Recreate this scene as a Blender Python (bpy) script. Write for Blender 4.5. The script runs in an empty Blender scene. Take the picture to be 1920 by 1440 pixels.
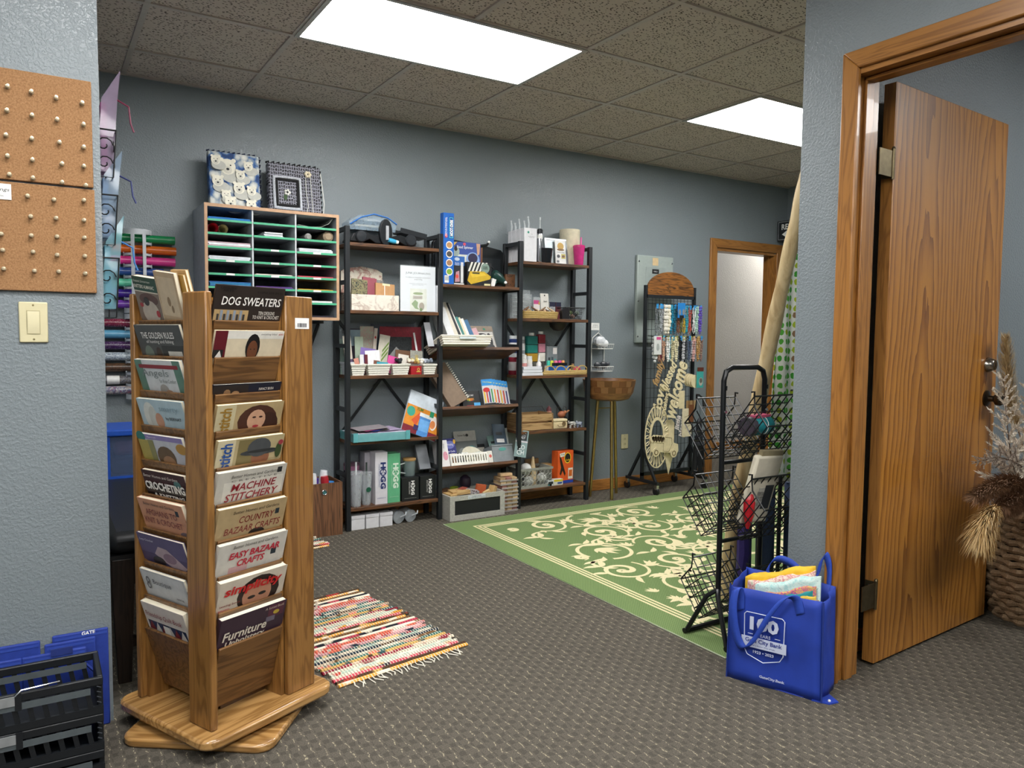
import bpy, bmesh, math, random
from mathutils import Vector, Matrix, Euler
from math import pi, sin, cos, radians as rad
random.seed(7)
SC = bpy.context.scene
COL = SC.collection
# ------------------------------------------------------------------ camera, world, exposure
YAW, PIT, ROL = 0.560644, -0.063277, 0.010056
fw = Vector((sin(YAW)*cos(PIT), cos(YAW)*cos(PIT), sin(PIT)))
rt = Vector((cos(YAW), -sin(YAW), 0)); up = rt.cross(fw)
r2 = rt*cos(ROL)+up*sin(ROL); u2 = -rt*sin(ROL)+up*cos(ROL)
cam = bpy.data.cameras.new('camera'); cam.sensor_width = 36; cam.lens = 1423.13/1920*36
cam.clip_start = 0.05
cam_o = bpy.data.objects.new('camera', cam); COL.objects.link(cam_o)
m = Matrix((r2, u2, -fw)).transposed().to_4x4(); m.translation = (0, 0, 1.19)
cam_o.matrix_world = m
SC.camera = cam_o
wd = bpy.data.worlds.new('world'); SC.world = wd; wd.use_nodes = True
wd.node_tree.nodes['Background'].inputs[0].default_value = (.5, .55, .6, 1)
wd.node_tree.nodes['Background'].inputs[1].default_value = 0.1
SC.view_settings.view_transform = 'Standard'; SC.view_settings.look = 'None'
SC.view_settings.gamma = 1; SC.view_settings.use_curve_mapping = False
SC.view_settings.exposure = 0.88
LAMP = 13.0          # brightness of the ceiling troffers
# ------------------------------------------------------------------ materials
def lin(h):
    h = h.lstrip('#'); o = []
    for i in (0, 2, 4):
        c = int(h[i:i+2], 16)/255
        o.append(c/12.92 if c <= .04045 else ((c+.055)/1.055)**2.4)
    return (*o, 1)
MC = {}
class N:
    """small node helper"""
    def __init__(s, name):
        s.m = bpy.data.materials.new(name); s.m.use_nodes = True; s.t = s.m.node_tree
        s.p = s.t.nodes['Principled BSDF']; s.out = s.t.nodes['Material Output']
    def n(s, typ, **kw):
        o = s.t.nodes.new(typ)
        for k, v in kw.items():
            if k.startswith('i_'):
                key = k[2:]; key = int(key) if key.isdigit() else key.replace('_', ' ')
                if isinstance(v, bpy.types.NodeSocket): s.t.links.new(v, o.inputs[key])
                else: o.inputs[key].default_value = v
            else: setattr(o, k, v)
        return o
    def l(s, a, b): s.t.links.new(a, b)
    def math(s, op, a, b=None, c=None):
        o = s.t.nodes.new('ShaderNodeMath'); o.operation = op
        for i, v in enumerate((a, b, c)):
            if v is None: continue
            if isinstance(v, bpy.types.NodeSocket): s.l(v, o.inputs[i])
            else: o.inputs[i].default_value = v
        return o.outputs[0]
    def mix(s, f, a, b):
        o = s.t.nodes.new('ShaderNodeMix'); o.data_type = 'RGBA'
        for k, v in ((0, f), (6, a), (7, b)):
            if isinstance(v, bpy.types.NodeSocket): s.l(v, o.inputs[k])
            else: o.inputs[k].default_value = v
        return o.outputs[2]
    def coord(s, scale=(1, 1, 1), kind='Object'):
        t = s.n('ShaderNodeTexCoord'); mp = s.n('ShaderNodeMapping'); s.l(t.outputs[kind], mp.inputs[0])
        mp.inputs['Scale'].default_value = scale
        return mp.outputs[0]
    def noise(s, vec, scale=5, detail=4, rough=.5, dist=0):
        o = s.n('ShaderNodeTexNoise'); s.l(vec, o.inputs['Vector'])
        o.inputs['Scale'].default_value = scale; o.inputs['Detail'].default_value = detail
        o.inputs['Roughness'].default_value = rough; o.inputs['Distortion'].default_value = dist
        return o.outputs['Fac']
    def ramp(s, f, stops):
        o = s.n('ShaderNodeValToRGB'); s.l(f, o.inputs[0]); e = o.color_ramp.elements
        while len(e) < len(stops): e.new(.5)
        for k, (p, c) in zip(e, stops): k.position = p; k.color = c if len(c) == 4 else (*c, 1)
        return o.outputs[0]
    def bump(s, h, strength=.2, dist=.002):
        o = s.n('ShaderNodeBump'); s.l(h, o.inputs['Height'])
        o.inputs['Strength'].default_value = strength; o.inputs['Distance'].default_value = dist
        s.l(o.outputs[0], s.p.inputs['Normal'])
    def color(s, c): s.l(c, s.p.inputs['Base Color'])
    def set(s, rough=None, metal=None, alpha=None, trans=None, spec=None, ior=None, coat=None):
        for k, v in (('Roughness', rough), ('Metallic', metal), ('Alpha', alpha), ('Transmission Weight', trans),
                     ('Specular IOR Level', spec), ('IOR', ior), ('Coat Weight', coat)):
            if v is not None: s.p.inputs[k].default_value = v
        return s
def mt(h, rough=.55, metal=0, var=.10, vs=35, alpha=None, trans=None, bump=0, spec=None):
    """plain coloured stuff with a slight procedural mottling"""
    key = (h, rough, metal, var, vs, alpha, trans, bump, spec)
    if key in MC: return MC[key]
    n = N('mat_'+h.strip('#')+'_%d' % len(MC)); c = lin(h)
    v = n.coord(); f = n.noise(v, vs, 3)
    d = tuple(x*(1-var) for x in c[:3])+(1,); u = tuple(min(1, x*(1+var)) for x in c[:3])+(1,)
    n.color(n.ramp(f, [(.3, d), (.7, u)])); n.set(rough, metal, alpha, trans, spec)
    if bump: n.bump(f, bump, .002)
    MC[key] = n.m; return n.m
def wood(dark, light, axis='z', rough=.4, scale=1.0, coat=0.0):
    key = ('wood', dark, light, axis, rough, scale, coat)
    if key in MC: return MC[key]
    n = N('wood_%s_%d' % (axis, len(MC)))
    k = {'x': (1.2, 14, 14), 'y': (14, 1.2, 14), 'z': (14, 14, 1.2)}[axis]
    v = n.coord(tuple(a*scale for a in k))
    big = n.noise(v, 1.3, 3, .55, .6)
    rings = n.math('SINE', n.math('MULTIPLY', big, 46.0))
    rings = n.math('MULTIPLY_ADD', rings, .5, .5)
    k2 = {'x': (6, 150, 150), 'y': (150, 6, 150), 'z': (150, 150, 6)}[axis]
    fine = n.noise(n.coord(tuple(a*scale for a in k2)), 1.6, 3, .6)
    f = n.math('ADD', n.math('MULTIPLY', n.math('POWER', rings, 2.2), .55), n.math('MULTIPLY', fine, .55))
    n.color(n.ramp(f, [(.22, lin(light)), (.55, tuple((a+b)/2 for a, b in zip(lin(light), lin(dark)))), (.95, lin(dark))]))
    n.set(rough, coat=coat); n.bump(fine, .12, .001)
    MC[key] = n.m; return n.m
def wall_mat(name, h, rough=.3, bstr=.4):
    n = N(name); v = n.coord(); c = lin(h)
    big = n.noise(v, 120, 4, .55); fine = n.noise(v, 260, 3, .5)
    hgt = n.math('ADD', n.ramp(big, [(.42, (0, 0, 0)), (.62, (1, 1, 1))]), n.math('MULTIPLY', fine, .35))
    n.color(n.mix(n.noise(v, 3.0, 3), tuple(x*.94 for x in c[:3])+(1,), tuple(x*1.05 for x in c[:3])+(1,)))
    n.set(rough, spec=.5); n.bump(hgt, bstr, .0025)
    return n.m
# ------------------------------------------------------------------ mesh builder
class B:
    def __init__(s): s.v = []; s.f = []; s.m = []
    def add(s, vs, fs, mi=0, M=None):
        o = len(s.v)
        for p in vs:
            p = Vector(p)
            s.v.append(M @ p if M is not None else p)
        for f in fs: s.f.append([i+o for i in f]); s.m.append(mi)
        return s
    def box(s, x0, x1, y0, y1, z0, z1, mi=0, M=None):
        vs = [(x, y, z) for x in (x0, x1) for y in (y0, y1) for z in (z0, z1)]
        fs = [(0, 1, 3, 2), (4, 6, 7, 5), (0, 4, 5, 1), (2, 3, 7, 6), (0, 2, 6, 4), (1, 5, 7, 3)]
        return s.add(vs, fs, mi, M)
    def bar(s, a, b, w, t=None, mi=0, n=None):
        """rectangular bar from a to b"""
        a = Vector(a); b = Vector(b); d = (b-a); L = d.length; d.normalize(); t = t or w
        x = d.cross(Vector(n) if n else (Vector((0, 0, 1)) if abs(d.z) < .9 else Vector((0, 1, 0)))).normalized(); y = d.cross(x)
        M = Matrix((x, y, d)).transposed().to_4x4(); M.translation = a
        return s.box(-w/2, w/2, -t/2, t/2, 0, L, mi, M)
    def tube(s, pts, r, n=6, mi=0, closed=False, cap=True):
        pts = [Vector(p) for p in pts]; N_ = len(pts); rr = r if isinstance(r, (list, tuple)) else [r]*N_
        vs = []; prev = None
        for i, p in enumerate(pts):
            if closed: d = pts[(i+1) % N_]-pts[i-1]
            else: d = pts[min(i+1, N_-1)]-pts[max(i-1, 0)]
            if d.length < 1e-9: d = Vector((0, 0, 1))
            d.normalize()
            if prev is None: x = d.cross(Vector((0, 0, 1)) if abs(d.z) < .9 else Vector((1, 0, 0))).normalized()
            else:
                x = prev-d*prev.dot(d)
                x = x.normalized() if x.length > 1e-6 else d.orthogonal().normalized()
            prev = x; y = d.cross(x)
            for k in range(n):
                a = 2*pi*k/n; vs.append(p+(x*cos(a)+y*sin(a))*rr[i])
        fs = []
        for i in range(N_ if closed else N_-1):
            j = (i+1) % N_
            for k in range(n):
                q = (k+1) % n; fs.append((i*n+k, i*n+q, j*n+q, j*n+k))
        if cap and not closed: fs.append(tuple(range(n))[::-1]); fs.append(tuple((N_-1)*n+k for k in range(n)))
        return s.add(vs, fs, mi)
    def lathe(s, prof, n=20, c=(0, 0, 0), mi=0, M=None, cap=(True, True)):
        vs = []; fs = []
        for (r, z) in prof:
            for k in range(n):
                a = 2*pi*k/n; vs.append((c[0]+r*cos(a), c[1]+r*sin(a), c[2]+z))
        for i in range(len(prof)-1):
            for k in range(n):
                q = (k+1) % n; fs.append((i*n+k, i*n+q, (i+1)*n+q, (i+1)*n+k))
        if cap[0]: fs.append(tuple(range(n))[::-1])
        if cap[1]: fs.append(tuple((len(prof)-1)*n+k for k in range(n)))
        return s.add(vs, fs, mi, M)
    def prism(s, poly, y0, y1, mi=0, M=None):
        """polygon in x,z extruded along y"""
        n = len(poly); vs = [(x, y0, z) for x, z in poly]+[(x, y1, z) for x, z in poly]
        fs = [tuple(range(n)), tuple(range(n, 2*n))[::-1]]+[(i, i+n, (i+1) % n+n, (i+1) % n) for i in range(n)]
        return s.add(vs, fs, mi, M)
    def slab(s, poly, z0, z1, mi=0, M=None):
        """polygon in x,y extruded along z"""
        n = len(poly); vs = [(x, y, z0) for x, y in poly]+[(x, y, z1) for x, y in poly]
        fs = [tuple(range(n))[::-1], tuple(range(n, 2*n))]+[(i, (i+1) % n, (i+1) % n+n, i+n) for i in range(n)]
        return s.add(vs, fs, mi, M)
    def ball(s, c, r, mi=0, n=8, m_=5, sc=(1, 1, 1)):
        vs = []; fs = []
        for i in range(m_+1):
            t = pi*i/m_
            for k in range(n):
                a = 2*pi*k/n; vs.append((c[0]+r*sc[0]*sin(t)*cos(a), c[1]+r*sc[1]*sin(t)*sin(a), c[2]+r*sc[2]*cos(t)))
        for i in range(m_):
            for k in range(n):
                q = (k+1) % n; fs.append((i*n+k, (i+1)*n+k, (i+1)*n+q, i*n+q))
        return s.add(vs, fs, mi)
    def obj(s, name, mats, parent=None, loc=None, rot=None, bevel=0, flat=False):
        me = bpy.data.meshes.new(name); me.from_pydata([tuple(p) for p in s.v], [], s.f)
        for x in (mats if isinstance(mats, (list, tuple)) else [mats]): me.materials.append(x)
        me.polygons.foreach_set('material_index', s.m)
        bm = bmesh.new(); bm.from_mesh(me); bmesh.ops.recalc_face_normals(bm, faces=bm.faces[:]); bm.to_mesh(me); bm.free()
        if not flat:
            me.shade_smooth(); me.set_sharp_from_angle(angle=.65)
        o = bpy.data.objects.new(name, me); COL.objects.link(o)
        if parent is not None: o.parent = parent
        if loc is not None: o.location = loc
        if rot is not None: o.rotation_euler = rot
        if bevel:
            b = o.modifiers.new('bevel', 'BEVEL'); b.width = bevel; b.segments = 2; b.limit_method = 'ANGLE'
        return o
def tag(o, label, cat, group=None):
    o['label'] = label; o['category'] = cat
    if group: o['group'] = group
    return o
def thing(name, label, cat, loc=(0, 0, 0), rz=0, group=None, rot=None):
    o = bpy.data.objects.new(name, None); COL.objects.link(o); o.location = loc
    o.rotation_euler = rot if rot else (0, 0, rz); o.empty_display_size = .05
    return tag(o, label, cat, group)
def struct(o): o['kind'] = 'structure'; return o
def copy_tree(o, parent=None):
    c = o.copy(); COL.objects.link(c); c.parent = parent
    for ch in list(o.children): copy_tree(ch, c)
    return c
TX = {}
def txt(s, w, h, mat, parent, loc=(0, 0, 0), rot=(pi/2, 0, 0), shear=0, bold=0, name='lettering'):
    """flat lettering fitted into a box w wide and h high, centred on loc"""
    key = (s, shear, bold)
    if key not in TX:
        cu = bpy.data.curves.new('t', 'FONT'); cu.body = s; cu.resolution_u = 2; cu.shear = shear; cu.offset = bold
        cu.align_x = 'CENTER'; cu.space_line = .85
        ob = bpy.data.objects.new('t', cu); me = bpy.data.meshes.new_from_object(ob)
        bpy.data.objects.remove(ob); bpy.data.curves.remove(cu)
        xs = [v.co.x for v in me.vertices]; ys = [v.co.y for v in me.vertices]
        a, b_, c, d = min(xs), max(xs), min(ys), max(ys)
        TX[key] = ([((v.co.x-(a+b_)/2)/(b_-a), (v.co.y-(c+d)/2)/(d-c)) for v in me.vertices], [tuple(p.vertices) for p in me.polygons])
        bpy.data.meshes.remove(me)
    vs, fs = TX[key]
    b = B(); b.add([(x*w, y*h, 0) for x, y in vs], fs)
    return b.obj(name, mat, parent, loc, rot, flat=True)
def decal(parent, items, name='print', y=-.0006):
    """flat printed shapes facing -y: items = (material, [(x,z)...]) stacked outwards"""
    b = B(); mats = []
    for i, (mm, poly) in enumerate(items):
        if mm not in mats: mats.append(mm)
        yy = y-.00025*i
        b.add([(px, yy, pz) for px, pz in poly], [tuple(range(len(poly)))], mats.index(mm))
    return b.obj(name, mats, parent, flat=True)
def rc(x0, x1, z0, z1): return [(x0, z0), (x1, z0), (x1, z1), (x0, z1)]
def el(cx, cz, rx, rz, n=16, a0=0, a1=2*pi):
    full = abs(a1-a0-2*pi) < 1e-6
    return [(cx+rx*cos(a0+(a1-a0)*k/(n if full else n-1)), cz+rz*sin(a0+(a1-a0)*k/(n if full else n-1))) for k in range(n)]
# common finishes
BLK = mt('#17191b', .45); WHT = mt('#e6e6e2', .5); OFFW = mt('#d8d4c8', .6); PAPER = mt('#e9e5da', .8, var=.04)
STEEL = mt('#25282b', .42, .3, var=.06); CHROME = mt('#b9bcc0', .22, 1, var=.03); BRASS = mt('#b39a60', .35, 1)
CLEAR = mt('#dfe6e8', .08, alpha=.22, var=.02); INK = mt('#15151a', .6); WINK = mt('#f2f2ee', .6, var=.02)
OAKZ = wood('#6e4a22', '#916735', 'z', .33, coat=.25); OAKX = wood('#8a5a26', '#bd8744', 'x', .38, coat=.15); OAKY = wood('#8a5a26', '#bd8744', 'y', .38, coat=.15)
# ================================================================== ROOM SHELL
ZC = 2.552; YB = 4.586; GX0 = .4276; GY = 4.166; TL = .6096
WALL = wall_mat('wall_paint_blue_grey', '#7f888c')
WALLH = wall_mat('wall_paint_warm_grey', '#bab4ab', .5, .3)
# carpet: staggered dashes of beige yarn between dark loops
n = N('carpet_loop'); v = n.coord(); sx = n.n('ShaderNodeSeparateXYZ'); n.l(v, sx.inputs[0])
cx = n.math('DIVIDE', sx.outputs[0], .031)
col = n.math('FLOOR', cx); fx = n.math('FRACT', n.math('ADD', cx, n.math('MULTIPLY', n.noise(v, 28, 3), .9)))
cy = n.math('ADD', n.math('DIVIDE', sx.outputs[1], .052), n.math('ADD', n.math('MULTIPLY', col, .5), n.math('MULTIPLY', n.noise(v, 22, 3), .7))); fy = n.math('FRACT', cy)
dash = n.math('MULTIPLY', n.math('LESS_THAN', n.math('ABSOLUTE', n.math('SUBTRACT', fx, .2)), .05), n.math('LESS_THAN', fy, .62))
dash = n.math('MULTIPLY', dash, n.math('GREATER_THAN', n.noise(v, 120, 2), .48))
dark = n.math('MULTIPLY', n.math('GREATER_THAN', fy, .60), n.math('GREATER_THAN', fx, .35))
grain = n.noise(v, 330, 4, .7); blot = n.noise(v, 5, 3)
base = n.ramp(grain, [(.3, lin('#37332d')), (.55, lin('#5b564d')), (.75, lin('#797367'))])
base = n.mix(n.math('MULTIPLY', dark, .45), base, lin('#2e2b26')); base = n.mix(n.math('MULTIPLY', blot, .25), base, lin('#5c5851'))
base = n.mix(n.math('MULTIPLY', dash, .55), base, lin('#b3a98c'))
n.color(base); n.set(.95, spec=.15)
n.bump(n.math('ADD', n.math('MULTIPLY', grain, .6), n.math('MULTIPLY', n.math('SINE', n.math('MULTIPLY', fy, pi)), .8)), .5, .004)
CARPET = n.m
struct(B().box(-2.5, 8.2, -2.7, 6.4, -.06, 0).obj('floor', CARPET))
# ceiling: slab, tees and single mineral-fibre tiles
n = N('ceiling_tile_fissured'); v = n.coord((1, 1, 1)); vo = n.n('ShaderNodeTexVoronoi'); n.l(n.coord((60, 105, 100)), vo.inputs['Vector']); vo.inputs['Scale'].default_value = 1
pit = n.math('LESS_THAN', n.math('ADD', vo.outputs['Distance'], n.math('MULTIPLY', n.noise(v, 120, 3), .5)), .55)
n.color(n.mix(pit, n.mix(n.noise(v, 60, 3), lin('#c8bbb2'), lin('#d6c9c0')), lin('#4a4039'))); n.set(.9, spec=.2); n.bump(n.math('SUBTRACT', 1.0, pit), .5, .003)
TILE = n.m; TEE = mt('#c2b7ae', .3, .3, var=.05)
ceil = struct(B().box(-2.5, 8.2, -2.7, 6.4, ZC+.03, ZC+.1).obj('ceiling', TILE))
lights = [(1, 2), (5, 2)]
tile_me = None
def sub(o, me): return o
for j in range(-1, 5):
    for i in range(-2, 9):
        x0 = GX0+i*TL; x1 = x0+TL; y1 = GY-(j-1)*TL if j > 0 else YB; y0 = GY-j*TL
        if j < 0: continue
        if j == 0: y0 = GY
        if j == 2 and i in (1, 2, 5, 6): continue
        x1 = min(x1, 5.81)
        if x1-x0 < .05 or x0 < .05 and j > 3: continue
        if j > 3 and x0 < .3: continue
        w, d = x1-x0-.02, y1-y0-.02
        key = (round(w, 3), round(d, 3))
        if key not in MC:
            MC[key] = B().box(-w/2, w/2, -d/2, d/2, 0, .014).obj('ceiling_tile', TILE, ceil, ((x0+x1)/2, (y0+y1)/2, ZC+.003+random.uniform(-.001, .002)))
        else:
            t = MC[key].copy(); COL.objects.link(t); t.parent = ceil; t.location = ((x0+x1)/2, (y0+y1)/2, ZC+.003+random.uniform(-.001, .003))
for j in range(0, 5):
    B().box(.0, 5.81, GY-j*TL-.012, GY-j*TL+.012, ZC-.004, ZC+.03).obj('ceiling_tee', TEE, ceil)
for i in range(-1, 9):
    B().box(GX0+i*TL-.012, GX0+i*TL+.012, GY-4*TL, YB, ZC-.0035, ZC+.03).obj('ceiling_tee', TEE, ceil)
B().box(.0, 5.81, YB-.022, YB, ZC-.006, ZC+.03).obj('ceiling_edge_angle', TEE, ceil)
# walls
TRIMB = wood('#8f5c28', '#b57b3c', 'x', .4)
def wl(name, boxes, mat=WALL):
    b = B()
    for q in boxes: b.box(*q)
    return struct(b.obj(name, mat))
HC = ZC+.03
wl('wall_back', [(.0, 4.915, YB, YB+.115, 0, HC), (5.66, 8.2, YB, YB+.115, 0, HC), (4.915, 5.66, YB, YB+.115, 1.945, HC)])
wl('wall_left', [(-.05, .175, 2.68, YB, 0, HC)])
wl('wall_front_left', [(-2.5, .175, 2.56, 2.68, 0, HC)])
wl('wall_right', [(2.326, 2.446, 1.60, 1.785, 0, HC), (2.326, 2.446, -2.7, .65, 0, HC), (2.326, 2.446, .65, 1.60, 2.085, HC)])
wl('wall_partition', [(2.446, 5.93, 1.70, 1.785, 0, HC)])
wl('wall_far_right', [(5.81, 5.93, 1.785, YB, 0, HC)])
wl('wall_side_room', [(4.9, 5.0, -2.7, 1.70, 0, HC)])
wl('wall_behind_camera', [(-2.5, 8.2, -2.8, -2.7, 0, HC)])
wl('wall_front_side', [(-2.6, -2.5, -2.7, 2.68, 0, HC)])
wl('wall_hallway', [(4.2, 8.2, 5.63, 5.75, 0, HC), (4.2, 4.3, YB+.115, 5.63, 0, HC), (8.1, 8.2, YB+.115, 5.63, 0, HC)], WALLH)
struct(B().box(.175, 4.83, YB-.014, YB, 0, .085).obj('baseboard_back', TRIMB, bevel=.004))
struct(B().box(4.3, 8.1, 5.616, 5.63, 0, .085).obj('baseboard_hallway', TRIMB, bevel=.004))
struct(B().box(2.45, 4.9, 1.686, 1.70, 0, .085).obj('baseboard_side_room', TRIMB, bevel=.004))
# far doorway casing (trim_1)
CASZ = wood('#825527', '#a57136', 'z', .33, coat=.2); CASX = wood('#825527', '#a57136', 'x', .33, coat=.2); CASY = wood('#825527', '#a57136', 'y', .33, coat=.2)
t1 = struct(B().prism([(4.83, 0), (4.905, 0), (4.905, 1.955), (4.83, 2.03)], YB-.018, YB).obj('trim_1', CASZ, bevel=.003))
B().prism([(5.67, 0), (5.745, 0), (5.745, 2.03), (5.67, 1.955)], YB-.018, YB).obj('casing_side', CASZ, t1, bevel=.003)
B().prism([(4.83, 2.03), (4.905, 1.955), (5.67, 1.955), (5.745, 2.03)], YB-.018, YB).obj('casing_head', CASX, t1, bevel=.003)
B().box(4.905, 4.925, YB-.002, YB+.117, 0, 1.945).box(5.65, 5.67, YB-.002, YB+.117, 0, 1.945).obj('jamb', CASZ, t1)
B().box(4.925, 5.65, YB-.002, YB+.117, 1.93, 1.955).obj('jamb_head', CASX, t1)
B().box(5.638, 5.65, YB+.05, YB+.085, 0, 1.93).obj('door_stop', CASZ, t1)
# near doorway casing (trim_2) on the right-hand wall
XW = 2.326
MY = Matrix.Rotation(pi/2, 4, 'Z')      # prism in (y,z)
def pyz(b, poly, x0, x1, mi=0):
    n_ = len(poly); vs = [(x0, y, z) for y, z in poly]+[(x1, y, z) for y, z in poly]
    return b.add(vs, [tuple(range(n_)), tuple(range(n_, 2*n_))[::-1]]+[(i, i+n_, (i+1) % n_+n_, (i+1) % n_) for i in range(n_)], mi)
t2 = struct(pyz(B(), [(1.56, 0), (1.62, 0), (1.62, 2.14), (1.56, 2.08)], XW-.018, XW).obj('trim_2', CASZ, bevel=.004))
pyz(B(), [(.62, 0), (.68, 0), (.68, 2.08), (.62, 2.14)], XW-.018, XW).obj('casing_side', CASZ, t2, bevel=.004)
pyz(B(), [(.62, 2.14), (.68, 2.08), (1.56, 2.08), (1.62, 2.14)], XW-.018, XW).obj('casing_head', CASY, t2, bevel=.004)
B().box(XW-.004, 2.45, 1.575, 1.602, 0, 2.085).obj('jamb', CASZ, t2)
B().box(XW-.004, 2.45, .648, .672, 0, 2.085).obj('jamb', CASZ, t2)
B().box(XW-.004, 2.45, .672, 1.575, 2.062, 2.087).obj('jamb_head', CASY, t2)
B().box(2.362, 2.408, 1.563, 1.575, 0, 2.062).obj('door_stop', CASZ, t2, bevel=.003)
B().box(2.362, 2.408, .672, 1.575, 2.048, 2.06).obj('door_stop', CASY, t2, bevel=.003)
# oak door, opened square into the side room (door_1)
def oak_door():
    n = N('oak_veneer_cathedral'); v = n.coord((1, 1, 1)); s = n.n('ShaderNodeSeparateXYZ'); n.l(v, s.inputs[0])
    x = s.outputs[0]; z = s.outputs[2]
    # plain-sawn figure: a slightly conical log cut off-centre
    wob = n.noise(n.coord((3.0, 1, .55)), 1.4, 3, .5); wob2 = n.noise(n.coord((14, 1, 1.4)), 1.5, 3, .5)
    ax = n.math('SUBTRACT', n.math('FRACT', n.math('MULTIPLY', n.math('ADD', x, .02), 1.9)), .5)
    r = n.math('SQRT', n.math('ADD', n.math('MULTIPLY', ax, ax), .012))
    ph = n.math('ADD', n.math('MULTIPLY', r, 9.0), n.math('MULTIPLY', z, .95))
    ph = n.math('ADD', ph, n.math('ADD', n.math('MULTIPLY', wob, 2.6), n.math('MULTIPLY', wob2, .55)))
    ring = n.math('FRACT', n.math('MULTIPLY', ph, 2.1))
    pores = n.noise(n.coord((170, 1, 7)), 1.6, 4, .65)
    f = n.math('MULTIPLY', n.math('POWER', ring, 2.0), n.math('ADD', .35, pores))
    f = n.math('ADD', n.math('MULTIPLY', f, .55), n.math('MULTIPLY', pores, .28))
    n.color(n.ramp(f, [(.06, lin('#bd8338')), (.32, lin('#a56d2b')), (.62, lin('#7c4a1a'))])); n.set(.33, coat=.25); n.bump(pores, .08, .001)
    return n.m
d1 = struct(B().box(0, .885, 0, .044, .012, 2.085).obj('door_1', oak_door(), loc=(2.556, 1.577, 0), rot=(0, 0, rad(3.3)), bevel=.002))
B().box(-.003, .001, .001, .043, .014, 2.083).obj('edge_band', CASZ, d1)
AB = mt('#6b6048', .35, .9, var=.2)
for z in (1.80, .27):
    h = B().box(-.006, -.003, .002, .040, z-.045, z+.045).obj('hinge', AB, d1)
    B().lathe([(.006, -.052), (.006, .052)], 10, (-.012, -.004, z)).lathe([(.007, .052), (.004, .06)], 10, (-.012, -.004, z)).obj('hinge_knuckle', AB, h)
    B().box(-.10, -.012, -.0035, -.0005, z-.045, z+.045).obj('hinge_leaf', AB, h)
    b = B()
    for dz in (-.028, .0, .028): b.lathe([(.0035, 0), (.003, .001)], 8, (0, 0, 0), M=Matrix.Translation((-.006, .025+.006*(dz == 0), z+dz)) @ Matrix.Rotation(-pi/2, 4, 'Y'))
    b.obj('screw', CHROME, h)
Mx = Matrix.Translation((.80, 0, 1.09)) @ Matrix.Rotation(pi/2, 4, 'X')
dl = B().lathe([(.031, 0), (.031, .004), (.022, .028), (.019, .03), (.012, .03)], 24, M=Mx).obj('deadbolt', mt('#a9a59c', .25, 1), d1)
B().box(-.002, .002, -.008, .008, .0301, .031, M=Mx).obj('keyhole', BLK, dl)
Mx = Matrix.Translation((.80, 0, .95)) @ Matrix.Rotation(pi/2, 4, 'X')
B().lathe([(.033, 0), (.033, .006), (.013, .012), (.012, .03), (.026, .04), (.028, .055), (.02, .066), (.004, .068)], 24, M=Mx).obj('door_knob', mt('#4a4238', .3, .9), d1)
# ceiling troffers
def troffer(x0, y0, label, cat='ceiling light'):
    t = thing('ceiling_light', label, cat, (x0+TL, y0+TL/2, ZC), group='fluorescent ceiling lights')
    n = N('diffuser_lit') if 'DIFF' not in MC else None
    if n:
        n.p.inputs['Base Color'].default_value = (.9, .9, .9, 1); n.p.inputs['Emission Color'].default_value = (1.0, .99, .975, 1); n.p.inputs['Emission Strength'].default_value = LAMP
        MC['DIFF'] = n.m
    w, d = TL, TL/2
    B().box(-w+.02, w-.02, -d+.02, d-.02, -.007, .01).obj('diffuser', MC['DIFF'], t)
    b = B(); b.box(-w, w, -d, -d+.02, -.009, .02).box(-w, w, d-.02, d, -.009, .02).box(-w, -w+.02, -d+.02, d-.02, -.009, .02).box(w-.02, w, -d+.02, d-.02, -.009, .02)
    b.obj('frame', mt('#b9b7b0', .3, .6), t)
    return t
troffer(GX0+TL, GY-2*TL, 'lit rectangular ceiling light above the black shelves, the larger and nearer one')
troffer(GX0+5*TL, GY-2*TL, 'lit rectangular ceiling light partly hidden by the right wall')
troffer(GX0-TL, GY-5*TL, 'ceiling light over the front room near the cork boards')
troffer(GX0-TL, GY-9*TL, 'ceiling light behind the viewer near the left wall')
troffer(GX0+TL, GY-8*TL, 'ceiling light in the front room beside the oak door')
troffer(GX0-4*TL, GY-7*TL, 'added unseen ceiling light at the far left of the front room')  # extra out-of-view troffer, added to brighten the cork-board wall and magazine rack
troffer(GX0+5*TL, GY-7*TL, 'ceiling light in the side room behind the oak door')
troffer(6.75, 4.95, 'ceiling light in the hallway beyond the far doorway')
# ================================================================== MAGAZINE SPINNER
SPC = Vector((.485, 2.43, 0)); STH = rad(24); HS = .187; TAU = rad(17)
spin = thing('magazine_rack', 'tall oak revolving magazine rack with slanted pockets on square bases', 'magazine rack', SPC, STH)
OAKB = wood('#866032', '#b78d56', 'x', .25, .6, .5)
DKX = wood('#51361c', '#7a5630', 'x', .4)
def rsq(hw, r=.05, n=5):
    p = []
    for cx_, cy_, a0 in ((hw-r, hw-r, 0), (-hw+r, hw-r, pi/2), (-hw+r, -hw+r, pi), (hw-r, -hw+r, 3*pi/2)):
        for k in range(n+1): a = a0+pi/2*k/n; p.append((cx_+r*cos(a), cy_+r*sin(a)))
    return p
lb = B().slab(rsq(.226, .05), 0, .026).obj('lower_base', OAKB, spin, bevel=.007); lb.rotation_euler = (0, 0, rad(-36.5)-STH)
B().slab(rsq(.13), .0265, .042).obj('bearing_plate', BLK, spin)
B().slab(rsq(.235, .05), .043, .073).obj('upper_base', OAKB, spin, bevel=.008)
b = B().box(-.09, .09, -.09, .09, .0735, 1.27); b.obj('core', DKX, spin)
ZT = 1.303; PW = .105; PT = .021
LIP = [1.224-.1031*k for k in range(10)]
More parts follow.
